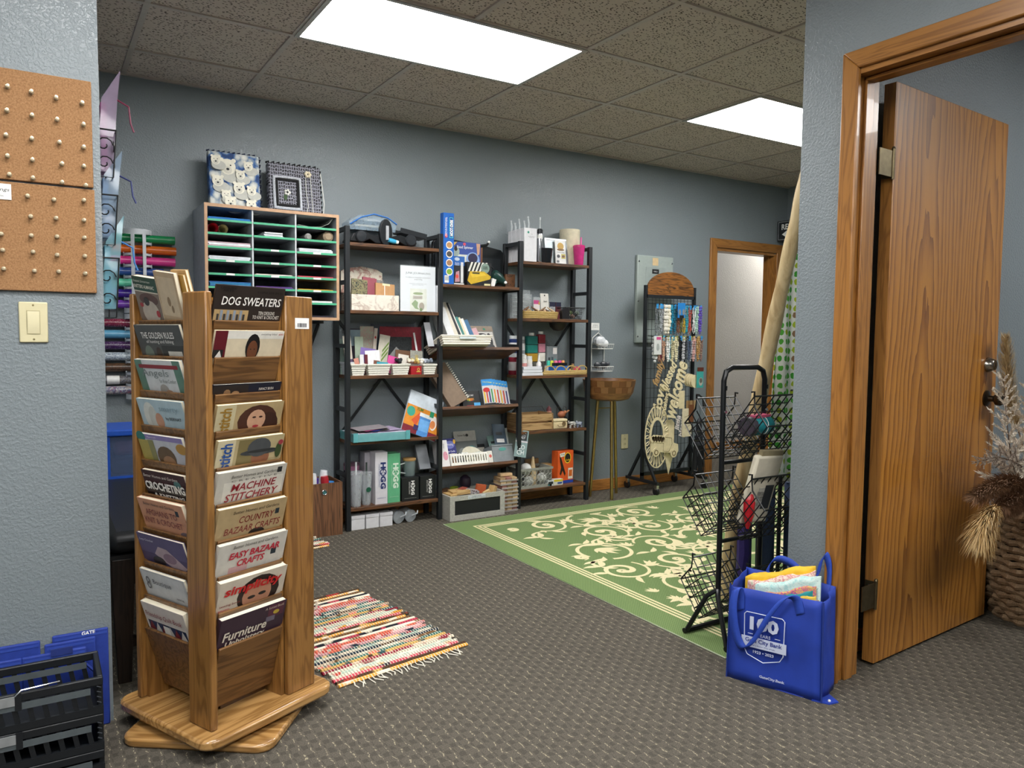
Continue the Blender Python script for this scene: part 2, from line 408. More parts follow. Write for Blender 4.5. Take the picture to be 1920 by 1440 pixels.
for s in range(4):
    R = Matrix.Rotation(-s*pi/2, 4, 'Z')
    B().box(HS-PW, HS, -HS, -HS+PT, .0735, ZT, M=R).obj('corner_plank', OAKZ, spin, bevel=.004)
    for x0 in (-HS+PT+.001, HS-PW-.013):
        b = B(); b.add([(x, y, z) for x in (x0, x0+.012) for (y, z) in ((-HS+PT-.002, .0735), (-.0905, .0735), (-.0905, ZT-.02), (-HS+PT-.002, ZT-.005))],
              [(0, 1, 2, 3), (7, 6, 5, 4), (0, 4, 5, 1), (1, 5, 6, 2), (2, 6, 7, 3), (3, 7, 4, 0)], 0, R)
        b.obj('cheek_board', OAKZ, spin)
    xl, xr = -HS+PT+.014, HS-PW-.014
    for k, L in enumerate(LIP):
        h = (.072 if k != 1 else .098) if k < 9 else .205
        Mk = R @ Matrix.Translation((0, -.180, L)) @ Matrix.Rotation(TAU, 4, 'X')
        B().box(xl, xr, 0, .008, -h, 0, M=Mk).obj('pocket_panel', DKX, spin, bevel=.0015)
B().box(-HS+PT+.014, HS-PW-.014, -.12, -.0905, 1.262, 1.29).obj('top_rail', OAKX, spin)
st = B().box(.118, .172, -HS-.0008, -HS, 1.205, 1.238).obj('price_sticker', WHT, spin)
b = B(); x = .127
while x < .163: w = random.choice((.0008, .0014, .002)); b.box(x, x+w, -HS-.0012, -HS-.0008, 1.21, 1.222); x += w+random.choice((.0008, .0014))
b.obj('barcode', INK, st)
def book(side, k, W, T, vis, bg, label, art=(), text=(), x=-.04, name='magazine', roll=0, off=0, pages='#e4dcc4', cat='magazine', lipz=None):
    th = STH-side*pi/2; R = Matrix.Rotation(th, 4, 'Z'); L = LIP[k]
    p = SPC+R @ Vector((x, -.1665+off+.08*sin(TAU), L-.08*cos(TAU)))
    H = .08+vis/cos(TAU); pg = mt(pages, .8, var=.05); cv = mt(bg, .4, var=.05)
    b = B().box(-W/2, W/2, 0, .0012, 0, H, 0).box(-W/2, W/2, T-.0012, T, 0, H, 0).box(-W/2+.002, W/2-.002, .0012, T-.0012, .001, H-.0015, 1).box(-W/2-.0005, -W/2+.0015, 0, T, 0, H, 0)
    o = b.obj(name, [cv, pg], None, p, (TAU, roll, th)); tag(o, label, cat, 'magazines and books in the revolving rack')
    if art: art = [(bg, rc(0, 1, 0, 1))]+list(art)
    if art: decal(o, [(mt(c, .4, var=.08), [((u-.5)*W, .08+v*(H-.08)) for u, v in poly]) for c, poly in art], 'cover_print')
    for (s, w, h, u, v, c, sh, bd) in text:
        if s == 'stitch': txt(s, .95*(H-.08), .17*W, mt(c, .45, var=.02), o, ((u-.5)*W, -.0042, .08+.42*(H-.08)), (pi/2, -pi/2, 0), shear=sh, bold=bd, name='cover_title')
        else: txt(s, w*W, h*(H-.08), mt(c, .45, var=.02), o, ((u-.5)*W, -.0042, .08+v*(H-.08)), shear=sh, bold=bd, name='cover_title')
    return o
def head(u, v, s, skin, hair, asp=.45):
    return [(hair, el(u, v+.12*s, .5*s*asp, .62*s)), (skin, el(u, v-.05*s, .36*s*asp, .48*s)), ('#2a1a14', el(u-.13*s*asp, v+.02*s, .05*s*asp, .03*s, 8)), ('#2a1a14', el(u+.13*s*asp, v+.02*s, .05*s*asp, .03*s, 8)), ('#8e3a34', el(u, v-.28*s, .1*s*asp, .04*s, 8))]
BHG = 'Better Homes and Gardens.'
W = .232
book(0, 0, W, .006, .098, '#2d2420', 'dark brown knitting leaflet titled DOG SWEATERS in the top pocket',
     [('#b5986a', rc(.02, .5, 0, .32))]+[('#3c3a3a', rc(.06+.09*i, .09+.09*i, 0, .2)) for i in range(5)]+[('#8a94a0', rc(.1+.09*i, .135+.09*i, .02, .31)) for i in range(4)],
     [('DOG SWEATERS', .86, .24, .52, .58, '#f4f1ea', .12, .012), ('TEN DESIGNS\nTO KNIT & CROCHET', .4, .22, .76, .2, '#e8e3d8', 0, 0), ('LEISURE\nARTS', .22, .13, .16, .9, '#0d0b0a', 0, .02), ('Leaflet 334 $4.50', .38, .07, .77, .86, '#0d0b0a', 0, .01)])
book(0, 1, W, .007, .076, '#d6c8ab', 'cream booklet titled everything felted with a dark-haired head on its cover',
     [('#e2ded4', rc(0, 1, .7, 1)), ('#5f1420', rc(0, .17, 0, 1)), ('#20201f', rc(0, .14, 0, .3)), ('#d8d5cd', [(.03, 0), (.09, .28), (.13, 0)])]+head(.55, .3, .8, '#6b4028', '#171414', .26)+[('#6b4028', rc(.53, .57, 0, .1))],
     [('everything felted', .24, .09, .76, .88, '#2c2622', .2, 0), ('#303', .07, .07, .94, .88, '#a32b2b', 0, .02)])
book(0, 2, W, .008, .028, '#1a1d2b', 'dark navy book by Nancy Bush sitting low in its pocket', [('#2a2320', rc(0, .5, 0, .9)), ('#8a6a4a', el(.2, .1, .05, .4, 10)), ('#a07c58', el(.32, 0, .06, .3, 10))],
     [('NANCY BUSH', .22, .28, .76, .4, '#e8e2d8', 0, 0)])
book(0, 3, W-.005, .012, .074, '#b09a70', 'tan stitch magazine with a long-haired face and ochre title',
     [('#c9bd98', rc(0, .27, 0, 1)), ('#4a2a1e', el(.62, .3, .3, .62)), ('#3a2018', el(.78, .1, .17, .5)), ('#c99c7e', el(.6, .32, .14, .42)), ('#3a221c', el(.56, .44, .03, .04, 8)), ('#3a221c', el(.66, .44, .03, .04, 8)), ('#a8343c', el(.6, .08, .05, .05, 8))],
     [('stitch', .5, .16, .12, .3, '#9a7428', .1, .02)])
book(0, 4, W-.005, .012, .078, '#b6a67e', 'tan stitch magazine with a grey bowler hat and blue title',
     [('#d2c7a4', rc(0, .25, 0, 1)), ('#7d7048', rc(.3, .62, 0, .95)), ('#8d5c42', el(.66, .2, .14, .35)), ('#3c3f42', el(.64, .42, .3, .12)), ('#4a4d50', el(.62, .6, .18, .36)), ('#2c2e30', el(.66, .46, .22, .06)), ('#3a4a2a', el(.93, .4, .05, .3)), ('#a03a44', el(.95, .7, .04, .1))],
     [('stitch', .5, .18, .12, .3, '#1f4f9a', .1, .02)])
book(0, 5, W+.004, .014, .092, '#c3bfb4', 'grey-white hardback titled MACHINE STITCHERY in dark red', [('#d6d2c6', rc(.1, .97, .04, .66)), ('#202428', rc(.86, .93, .74, .92))],
     [(BHG, .68, .1, .52, .84, '#22201e', .15, 0), ('C R E A T I V E', .66, .06, .52, .7, '#555049', 0, 0), ('MACHINE', .66, .24, .53, .48, '#8e1c2a', .2, .012), ('STITCHERY', .78, .24, .52, .17, '#8e1c2a', .2, .012)])
book(0, 6, W+.004, .014, .092, '#b19a72', 'tan hardback titled COUNTRY BAZAAR CRAFTS', [('#2b2420', el(.6, 0, .12, .16, 12, 0, pi)), ('#26323a', rc(.84, .9, .5, .68))],
     [(BHG, .68, .1, .54, .84, '#2a2018', .15, 0), ('COUNTRY', .52, .22, .56, .56, '#7c2a26', .2, .01), ('BAZAAR CRAFTS', .82, .22, .52, .25, '#7c2a26', .2, .01)])
book(0, 7, W+.004, .014, .093, '#ccc8be', 'grey-white hardback titled EASY BAZAAR CRAFTS in bright red', [('#c9a0a0', rc(.18, .45, 0, .2)), ('#26323a', rc(.78, .86, .3, .5))],
     [(BHG, .66, .1, .52, .88, '#22201e', .15, 0), ('EASY BAZAAR', .74, .22, .52, .6, '#b81a34', .2, .03), ('CRAFTS', .4, .22, .48, .32, '#b81a34', .2, .03)])
book(0, 8, W, .02, .09, '#cfc4b2', 'thick simplicity sewing book with red title over a pair of eyes',
     [('#2a1e1a', el(.6, .3, .32, .62)), ('#b98468', el(.58, .25, .22, .5)), ('#1b1514', el(.5, .2, .06, .06, 10)), ('#1b1514', el(.66, .24, .06, .06, 10))],
     [('simplicity', .86, .4, .5, .62, '#c22020', .15, .03), ('sewing book', .3, .1, .18, .2, '#7a2020', 0, .01), ('REVISED', .16, .07, .1, .05, '#c22020', 0, .01)])
book(0, 9, W-.004, .018, .086, '#3c2b38', 'dark purple Sunset book titled Furniture', [('#5a2f3e', rc(.72, .97, .5, .97)), ('#b9a23a', el(.85, .66, .05, .08, 12)), ('#6e6674', rc(.7, .84, .36, .55))],
     [('Furniture', .66, .32, .38, .36, '#ded6c4', .15, .02), ('A Sunset Book', .3, .09, .8, .9, '#c9bca8', .2, 0), ('Upholstery', .6, .22, .4, .05, '#ded6c4', .15, .02)])
# left-hand side
book(1, 0, .12, .018, .125, '#7f7268', 'Knitters Almanac paperback with green title band leaning in the top left pocket',
     [('#1f4a40', rc(0, 1, .68, 1)), ('#d8d3c4', rc(0, 1, .655, .68)), ('#5a3f3c', el(.55, .5, .4, .14)), ('#b7aea2', el(.55, .2, .36, .28)), ('#a03038', el(.2, .35, .08, .05)), ('#a03038', el(.85, .2, .08, .08)), ('#2f2a2c', el(.45, .45, .12, .1))],
     [('Elizabeth Zimmermann', .7, .05, .45, .91, '#cfd6cc', 0, 0), ('KNITTERS ALMANAC', .86, .08, .5, .79, '#e6e6da', 0, .01)], x=-.105, roll=rad(7))
book(1, 0, .10, .012, .135, '#b8a284', 'beige pattern booklet with sketched motifs in the top left pocket', [('#c9b89c', rc(.08, .92, .1, .9)), ('#8a7458', el(.5, .4, .08, .1)), ('#8a7458', el(.62, .25, .06, .08))], x=.0, roll=rad(7), name='pattern_booklet')
book(1, 0, .08, .008, .128, '#b58a3c', 'ochre envelope standing behind the beige booklet in the rack', x=.035, off=.015, roll=rad(5), name='pattern_envelope', cat='envelope')
book(1, 0, .07, .01, .14, '#c2a06c', 'kraft paper packet with a torn top edge in the top left pocket', x=.045, off=.027, roll=rad(3), name='paper_packet', cat='packet')
book(1, 1, .225, .010, .09, '#4c4e4e', 'dark grey leaflet titled THE GOLDEN RULES of hunting and fishing', [('#2e302f', rc(.5, 1, 0, .35)), ('#c9c9c2', rc(.62, .92, 0, .17)), ('#6d7a70', el(.2, .05, .1, .3)), ('#3b2c22', el(.42, .1, .06, .2))],
     [('THE GOLDEN RULES', .72, .2, .5, .68, '#f0f0ec', 0, .01), ('of hunting and fishing', .6, .14, .52, .47, '#e6e6e2', 0, 0)])
book(1, 2, .225, .011, .092, '#d5d9dc', 'white and green Angels craft booklet with a red band', [('#5f8576', rc(0, .16, 0, 1)), ('#5f8576', rc(.84, 1, 0, 1)), ('#8e2430', rc(.08, .94, .74, .86)), ('#a4a09a', el(.52, .05, .1, .2)), ('#b08a70', el(.62, 0, .08, .08, 8))],
     [('Angels', .6, .3, .42, .58, '#7d8888', .1, 0), ('for Rose Comfort', .36, .12, .66, .36, '#4d5a58', .2, 0)])
book(1, 3, .225, .010, .08, '#b3cad4', 'pale blue baby knitting booklet by Bernat with a white bonnet', [('#dde0da', el(.24, .35, .15, .55)), ('#c9ccc6', el(.3, .3, .1, .45)), ('#c9987e', el(.42, .22, .09, .3))],
     [('smarty', .42, .24, .7, .66, '#8aa4b0', .1, 0), ('by BERNAT', .34, .14, .76, .34, '#1c2428', 0, .02)])
book(1, 4, .225, .008, .08, '#c9cad2', 'booklet with lavender band and curly brown hair on its cover', [('#8f82b8', rc(.1, 1, .82, 1)), ('#2a7a70', el(.08, .9, .1, .2, 12)), ('#b3a456', rc(0, .22, 0, .78)), ('#8d8a5a', rc(.22, .34, 0, .8)), ('#6a5238', el(.56, .2, .2, .42)), ('#a8805e', el(.6, .02, .14, .25)), ('#b88a3a', el(.95, .6, .12, .2))],
     [('Plymouth', .2, .07, .35, .92, '#efeaf6', 0, 0)])
book(1, 5, .215, .012, .076, '#3d1519', 'dark red Better Homes book titled CROCHETING', [('#4e7a78', el(.8, .6, .08, .16)), ('#1a1012', rc(0, 1, 0, .5))],
     [('Better Homes and Gardens', .8, .12, .46, .82, '#e2d5cc', .15, 0), ('CROCHETING', .92, .34, .5, .42, '#f4f0ea', 0, .04), ('& KNITTING', .7, .16, .55, .05, '#f4f0ea', 0, .03)], x=-.03)
book(1, 6, .225, .014, .094, '#cd9474', 'peach hardback titled AFGHANS TO KNIT & CROCHET', [('#27313a', rc(.82, .89, .62, .8)), ('#7a6a70', el(.9, .02, .1, .1, 10))],
     [('Better Homes and Gardens.', .7, .1, .5, .88, '#3a2a22', .15, 0), ('AFGHANS TO', .7, .2, .5, .6, '#7a3030', 0, .006), ('KNIT & CROCHET', .84, .2, .5, .32, '#7a3030', 0, .006)])
book(1, 7, .235, .008, .09, '#5d5378', 'purple booklet showing a crocheted lace cloth', [('#4a4064', rc(0, 1, 0, .35)), ('#b5a0a8', [(.3, .35), (.42, .65), (.6, .62), (.95, .1), (.9, 0), (.6, 0)]), ('#8a6f80', el(.62, .3, .14, .18)), ('#241f26', el(.36, .1, .14, .18))],
     [('Lacy Crochet', .3, .1, .22, .82, '#d8d2e4', .2, 0)], x=-.045)
book(1, 8, .225, .009, .084, '#c3c4c2', 'white Boutique catalog with a line-drawn flower', [('#d2d3d1', rc(.04, .96, .05, .95))], [('Boutique', .42, .24, .48, .62, '#4a4a4c', .1, 0), ('catalog', .16, .1, .82, .22, '#3a3a3c', 0, .01), ('8', .1, .5, .16, .55, '#6a6a6c', .1, -.005)])
book(1, 9, .215, .022, .088, '#d8cfc4', 'thick Friendship Quilt Book with a blue and red quilt pattern',
     [('#2a3650', rc(.05, .95, 0, .34))]+[('#cfc9c2' if i % 2 else '#7a2a30', [(.05+.15*i, 0), (.125+.15*i, .34), (.2+.15*i, 0)]) for i in range(6)]+[('#e8e4dc', rc(.42, .56, 0, .3))],
     [('Friendship Quilt Book', .86, .24, .5, .6, '#8e2e2c', .2, 0)])
# ================================================================== BLACK BOOKCASE AND WHAT STANDS ON IT
RUST = wood('#2e1d12', '#6a4529', 'x', .5); RUSTY = wood('#2e1d12', '#6a4529', 'y', .5)
bc = thing('bookcase', 'triple-wide black metal bookcase with staggered rustic brown shelves', 'bookcase', (2.48, 4.345, 0))
FX = [1.575, 2.19, 2.795, 3.385]; OX, OY = 2.48, 4.345
ZL = [1.735, 1.335, .942, .543, .138]; ZM = [1.517, 1.115, .73, .342]; ZR = [1.698, 1.311, .918, .532, .13]; TILT = rad(19)
for x in FX:
    x -= OX
    B().box(x-.014, x+.014, 0, .03, 0, 1.83).obj('front_post', STEEL, bc, bevel=.002)
    B().box(x-.014, x+.014, .195, .225, 0, 1.83).obj('rear_post', STEEL, bc, bevel=.002)
    for z in (1.815, 1.50, 1.12, .735, .335): B().box(x-.011, x+.011, .03, .195, z-.012, z+.012).obj('rung', STEEL, bc)
for (a, b_, zs) in ((FX[0], FX[1], ZL), (FX[1], FX[2], ZM), (FX[2], FX[3], ZR)):
    for k_, z in enumerate(zs):
        if zs is ZM and k_:
            B().box(a-OX+.0145, b_-OX-.0145, 0, .212, -.02, 0).obj('shelf', RUST, bc, (0, .003, z), (-TILT, 0, 0), bevel=.0015); continue
        B().box(a-OX+.0145, b_-OX-.0145, .003, .222, z-.02, z).obj('shelf', RUST, bc, bevel=.0015)
for (a, b_) in ((FX[0], FX[1]), (FX[2], FX[3])):
    for za, zb in ((1.30, .53), (.53, 1.30)): B().bar((a-OX, .2265, za), (b_-OX, .2265, zb), .018, .004, n=(0, 1, 0)).obj('cross_brace', STEEL, bc)
B().box(2.70-OX, 2.775-OX, .05, .07, ZM[0], ZM[0]+.09).obj('end_board', RUSTY, bc)
# ---- helpers
def pbox(name, label, cat, x0, x1, y, d, z, h, col, art=(), text=(), rz=0, group=None, top=None, rough=.5, rx=0, bevel=.001):
    w = x1-x0; ms = [col if not isinstance(col, str) else mt(col, rough, var=.05)]
    b = B().box(-w/2, w/2, 0, d, 0, h, 0)
    if top: ms.append(mt(top, .6)); b.m[5] = 1
    o = b.obj(name, ms, None, ((x0+x1)/2, y, z), (rx, 0, rz), bevel=bevel); tag(o, label, cat, group)
    if art: decal(o, [(mt(c, .45, var=.08), [((u-.5)*w, v*h) for u, v in p]) for c, p in art], 'print')
    for (s, tw, th_, u, v, c, rot) in text:
        txt(s, tw*w, th_*h, mt(c, .5, var=.02), o, ((u-.5)*w, -.004, v*h), (pi/2, rot, 0), bold=.01)
    return o
def basket(name, label, x0, x1, y, d, z, h, col, group=None, taper=.012, rows=5, cat='basket', rz=0, parent=None, rot=None):
    w = x1-x0; mm = col if not isinstance(col, str) else mt(col, .5, var=.08, vs=150, bump=.5)
    b = B(); t = .003
    for r in range(rows):
        z0 = h*r/rows; z1 = h*(r+.82)/rows; q = taper*(1-(r+.5)/rows)
        X0, X1, Y0, Y1 = -w/2+q, w/2-q, q, d-q
        b.box(X0, X1, Y0, Y0+t, z0, z1).box(X0, X1, Y1-t, Y1, z0, z1).box(X0, X0+t, Y0+t, Y1-t, z0, z1).box(X1-t, X1, Y0+t, Y1-t, z0, z1)
    q = taper*.9+.0015
    b.box(-w/2+q, w/2-q, q, q+t*.5, 0, h).box(-w/2+q, w/2-q, d-q-t*.5, d-q, 0, h).box(-w/2+q, -w/2+q+t*.5, q, d-q, 0, h).box(w/2-q-t*.5, w/2-q, q, d-q, 0, h).box(-w/2+q, w/2-q, q, d-q, 0, t)
    o = b.obj(name, mm, parent, ((x0+x1)/2, y, z), rot or (0, 0, rz))
    if parent is None: tag(o, label, cat, group)
    b = B(); e = .003
    b.box(-w/2-e, w/2+e, -e, e, h-.006, h+.003).box(-w/2-e, w/2+e, d-e, d+e, h-.006, h+.003).box(-w/2-e, -w/2+e, e, d-e, h-.006, h+.003).box(w/2-e, w/2+e, e, d-e, h-.006, h+.003)
    b.obj('rim', mm, o, bevel=.001)
    return o
def card(label, x, y, z, w, h, col, rx=-8, ry=0, rz=0, t=.002, name='card', cat='card', group=None, art=()):
    o = B().box(-w/2, w/2, 0, t, 0, h).obj(name, mt(col, .6, var=.08) if isinstance(col, str) else col, None, (x, y, z), (rad(rx), rad(ry), rad(rz)))
    tag(o, label, cat, group)
    if art: decal(o, [(mt(c, .5, var=.1), [((u-.5)*w, v*h) for u, v in p]) for c, p in art])
    return o
def lathing(name, label, cat, x, y, z, prof, mat, n=24, group=None, rot=None, cap=(True, False)):
    o = B().lathe(prof, n, cap=cap).obj(name, mat, None, (x, y, z), rot); return tag(o, label, cat, group)
def marble(key, cols, scale=30, rough=.5):
    n = N(key); v = n.coord(); f = n.noise(v, scale, 6, .65, 1.6); k = len(cols)-1
    n.color(n.ramp(f, [(.3+.4*i/k, lin(c)) for i, c in enumerate(cols)])); n.set(rough); return n.m
# ---- left unit, top shelf
z = ZL[0]
dc = thing('die_cutting_machine', 'black manual die-cutting machine with a crank and round rollers on the top shelf', 'craft machine', (1.825, 4.37, z))
poly = [(-.225, .012), (-.2, .06), (-.13, .078), (-.08, .055), (.04, .055), (.1, .07), (.17, .05), (.215, .03), (.205, .01), (.13, .008), (.09, .03), (.05, .008), (-.06, .008), (-.1, .03), (-.14, .008)]
B().prism(poly, .01, .15).obj('body', mt('#1a1c1f', .3), dc, bevel=.004)
for x in (-.155, .17):
    B().lathe([(.036, 0), (.036, .008), (.03, .014), (.0, .016)], 20, M=Matrix.Translation((x, .012, .042)) @ Matrix.Rotation(pi/2, 4, 'X'), cap=(True, False)).obj('roller_cap', mt('#2a2d31', .28), dc)
B().prism(el(0, .075, .042, .082, 20), -.008, .02).obj('crank_housing', mt('#1c1f22', .3), dc, bevel=.004)
B().bar((.005, -.012, .115), (.005, -.012, .03), .018, .008, n=(0, 1, 0)).obj('crank_arm', mt('#c9ccd0', .25, .4), dc)
B().lathe([(.014, 0), (.015, .03), (.012, .05)], 14, M=Matrix.Translation((.012, -.012, .03)) @ Matrix.Rotation(rad(100), 4, 'Y')).obj('crank_knob', mt('#3aa0c8', .35), dc)
B().lathe([(.0125, 0), (.011, .016)], 14, M=Matrix.Translation((.06, -.012, .022)) @ Matrix.Rotation(rad(100), 4, 'Y')).obj('knob_tip', WHT, dc)
tr = thing('plastic_tray', 'black slotted plastic tray lying on the craft machine', 'tray', (2.02, 4.39, z+.073), rad(0), rot=(0, rad(9), 0))
B().box(-.09, .09, 0, .12, 0, .012).box(-.09, .09, 0, .008, .012, .03).box(-.09, .09, .112, .12, .012, .03).obj('tray_body', mt('#202327', .35), tr)
for i in range(3): B().box(-.07, .07, .025+.03*i, .035+.03*i, .0125, .018).obj('slot', mt('#3a3e42', .4), tr)
zb = thing('zip_bag', 'clear zip bag with blue edge holding craft booklets on the craft machine', 'bag', (1.755, 4.39, z+.082))
pf = [(-.15, 0), (.14, 0), (.15, .05), (.1, .085), (.0, .1), (-.1, .085), (-.155, .045)]
B().prism(pf, .0, .13).obj('film', mt('#9fb4c4', .12, alpha=.45), zb)
for i in range(4): B().box(-.12+.01*i, .1+.008*i, .02, .11, .006+.018*i, .018+.018*i).obj('booklet', mt(('#3a4046', '#c9c3b0', '#4a5a66', '#d0d4d4')[i], .4), zb)
B().tube([(-.15, -.004, .03), (-.08, -.006, .075), (0, -.006, .1), (.09, -.005, .085), (.15, -.004, .05)], .004).obj('zip_edge', mt('#2d6fc0', .4), zb)
# ---- left unit, second shelf
z = ZL[1]
FLOR = marble('blossom_paper', ['#c9bfae', '#d8d0c0', '#cfc6b5', '#a06a60', '#d6cebd'], 16)
fb = thing('keepsake_box', 'open keepsake box with blossom-printed lid behind the journals', 'box', (1.735, 4.46, z))
B().box(-.13, .13, .0, .09, 0, .11).obj('box_body', FLOR, fb, bevel=.002)
B().prism([(-.135, 0), (.135, 0), (.135, .13), (.1, .15), (.0, .165), (-.1, .15), (-.135, .13)], .075, .095, M=Matrix.Translation((0, 0, .112))).obj('lid', FLOR, fb)
cb = thing('desktop_box', 'cream marbled open box of handmade journals on the second shelf', 'box', (1.755, 4.36, z))
CRM = marble('cream_branch_paper', ['#d9d2c4', '#e4ded2', '#ddd6c9', '#b9a89a', '#e2dccf'], 14)
B().box(-.152, .152, 0, .004, 0, .095).box(-.152, .152, .088, .092, 0, .095).box(-.152, -.148, .004, .088, 0, .095).box(.148, .152, .004, .088, 0, .095).box(-.148, .148, .004, .088, 0, .004).obj('box_body', CRM, cb)
def journal(label, x, w, h, col, tilt, y=4.38, art=()):
    return card(label, x, y, z+.006, w, h, col, rx=-10, ry=tilt, t=.014, name='journal', cat='journal', group='handmade journals in the cream box', art=art)
journal('black journal printed with flowers at the left of the cream box', 1.655, .1, .185, marble('black_floral', ['#17191a', '#1f2a22', '#8a8258', '#22201c', '#b08a60'], 26), 5, 4.372)
journal('dusty pink journal in the cream box', 1.72, .09, .2, '#8e4350', 7, 4.392)
journal('grey lace-patterned journal in the cream box', 1.765, .12, .19, marble('grey_lace', ['#3c3e40', '#8d8c88', '#5c5a56', '#b5b2aa'], 60), 4, 4.407)
kj = journal('kraft brown journal with a white hang tag', 1.825, .125, .165, '#b58858', 4, 4.378, [('#e9e4d6', rc(.45, .49, .3, 1)), ('#f2f0ea', [(.4, .1), (.58, .1), (.58, .36), (.49, .44), (.4, .36)]), ('#e0d2a8', rc(.35, .75, .92, 1))])
sg = thing('sign_holder', 'white JUNK JOURNALING notice in an upright clear stand', 'sign', (2.048, 4.385, z))
B().box(-.12, .12, 0, .003, .004, .285).obj('notice', mt('#e3e6ea', .5, var=.02), sg)
B().box(-.122, .122, -.003, -.0015, .002, .29).box(-.122, .122, -.003, .07, 0, .003).obj('acrylic_stand', mt('#e6eef0', .05, alpha=.12, var=.01), sg)
txt('JUNK JOURNALING', .17, .016, mt('#55585c', .5), sg, (0, -.0008, .24)); txt('A creative and therapeutic creative form\nscrapbooking', .17, .024, mt('#85888c', .5), sg, (0, -.0008, .208))
txt('Supplies needed for junk\njournal class list', .12, .016, mt('#9a9da0', .5), sg, (0, -.0008, .172))
decal(sg, [(mt('#dfe0d2', .5), rc(-.055, .06, .004, .145)), (mt('#7d9a52', .5), [(-.045, .05), (-.02, .075), (.0, .06), (-.005, .03), (.01, .015), (-.02, .02)]), (mt('#b9aea0', .5), rc(-.035, .03, .08, .1)), (mt('#9a8a70', .5), el(.025, .035, .018, .025)), (mt('#8fa070', .5), el(.0, .115, .035, .008)), (mt('#5f7a3a', .5), el(.02, .015, .01, .01))], 'cover_picture')
txt('BOUQUET', .05, .008, mt('#6a6258', .5), sg, (-.002, -.0028, .09))
pbox('foam_board', 'white board standing against the shelf frame beside the junk journaling notice', 'board', 2.168, 2.174, 4.36, .14, z, .17, '#cfd2d6')
# ---- left unit, third shelf: white baskets of paper scraps
z = ZL[2]; G = 'white woven baskets on the third shelf'
basket('woven_basket', 'white woven basket nearest the left bookcase post', 1.597, 1.69, 4.352, .1, z, .066, '#e2e0d4', G)
basket('woven_basket', 'white woven basket holding a die-cut white card and teal cards', 1.70, 1.85, 4.352, .15, z, .066, '#e2e0d4', G)
basket('woven_basket', 'white woven basket with pink card, left of the red tin', 1.86, 1.98, 4.352, .15, z, .066, '#e2e0d4', G)
basket('woven_basket', 'white woven basket of trinkets right of the red tin', 2.07, 2.165, 4.352, .15, z, .062, '#e2e0d4', G)
basket('woven_basket', 'white woven basket seen through the left bookcase frame', 1.594, 1.67, 4.462, .1, z, .075, '#dfe2e4', G)
pbox('red_tin', 'small red box with a gold emblem between the white baskets', 'box', 1.988, 2.06, 4.355, .06, z, .052, '#a31620', [('#c9a24a', el(.7, .62, .14, .2, 14)), ('#a31620', el(.7, .62, .07, .1, 12)), ('#c9a24a', rc(.5, .88, .28, .4))])
G = 'paper and card scraps on the third shelf'
z0 = z+.006
RED = marble('red_marbled_paper', ['#5a0e1a', '#86182a', '#6c1220', '#99243a'], 40); DKP = marble('black_marbled_paper', ['#101213', '#1c2022', '#2e3234', '#15181a'], 45)
card('large sheet of red marbled paper at the back', 2.0, 4.53, z, .29, .30, RED, -3, 0, 0, group=G, name='paper_sheet', cat='paper', art=[('#d8d6d0', rc(.42, .72, .6, .76)), ('#1a1a1a', [(.5, .63), (.57, .72), (.64, .63)])])
card('navy marbled sheet showing its top edge behind the red sheet', 1.95, 4.54, z, .3, .315, marble('navy_marble', ['#1e2430', '#3a424e', '#20262f'], 50), -2, 0, 0, group=G, name='paper_sheet', cat='paper')
card('black marbled sheet with gold stripe in front of the red sheet', 1.955, 4.507, z, .225, .235, DKP, -4, 0, 0, group=G, name='paper_sheet', cat='paper', art=[('#8a6a3a', rc(.08, .12, 0, 1))])
card('white strip leaning across the red paper', 2.115, 4.49, z0, .012, .26, '#dcdce0', -5, -8, 0, group=G)
card('green and pink striped paper strip standing tall', 1.765, 4.51, z, .09, .30, marble('striped_scrap', ['#7c8f7c', '#b08a84', '#8fa08c', '#c0b09a'], 70), -4, 0, 0, group=G, name='paper_strip', cat='paper')
card('narrow patterned bookmark with a red dot', 1.79, 4.495, z, .022, .29, '#b5ab9e', -4, 6, 0, group=G, art=[('#a02a2a', el(.5, .8, .3, .03, 8))])
card('pale card with green diagonal stripes', 1.835, 4.485, z, .07, .25, '#c9c4b4', -5, 10, 0, group=G, art=[('#6a8a3a', [(.4, .3), (.95, .55), (.95, .62), (.4, .37)]), ('#6a8a3a', [(.4, .42), (.95, .67), (.95, .74), (.4, .49)]), ('#6a8a3a', [(.4, .54), (.95, .79), (.95, .86), (.4, .61)])])
card('grey-blue framed card at the back left', 1.68, 4.515, z, .09, .285, '#2a2230', -3, 0, 0, group=G, art=[('#7e929c', rc(.2, .95, .62, .97))])
card('yellow ticket card near the left post', 1.645, 4.475, z, .035, .225, '#b59a2a', -5, -6, 0, group=G)
card('sage green card standing at the back left', 1.70, 4.48, z, .055, .235, '#9aa894', -5, 0, 0, group=G)
card('cream card with a floral edge at far left', 1.63, 4.46, z, .05, .24, '#cfc8b8', -5, -4, 0, group=G, art=[('#5a4a6a', rc(0, 1, .1, .4))])
card('lavender card tilted above the baskets', 1.73, 4.435, z+.07, .1, .095, '#7a66a8', -8, 8, 0, group=G)
card('white die-cut frame card', 1.765, 4.41, z0, .095, .145, '#e6e6e8', -6, -3, 0, group=G)
card('maroon stitched card beside the white frame card', 1.715, 4.405, z0, .02, .12, '#5e1626', -6, 0, 0, group=G)
card('white lace trimmed card', 1.685, 4.40, z0, .025, .12, '#d8d8d8', -6, 0, 0, group=G)
card('turquoise card at the front of its basket', 1.805, 4.375, z0, .075, .075, '#3a98a8', -10, 5, 0, group=G)
card('brown card beside the turquoise card', 1.765, 4.38, z0, .04, .085, '#7a4a38', -10, 8, 0, group=G)
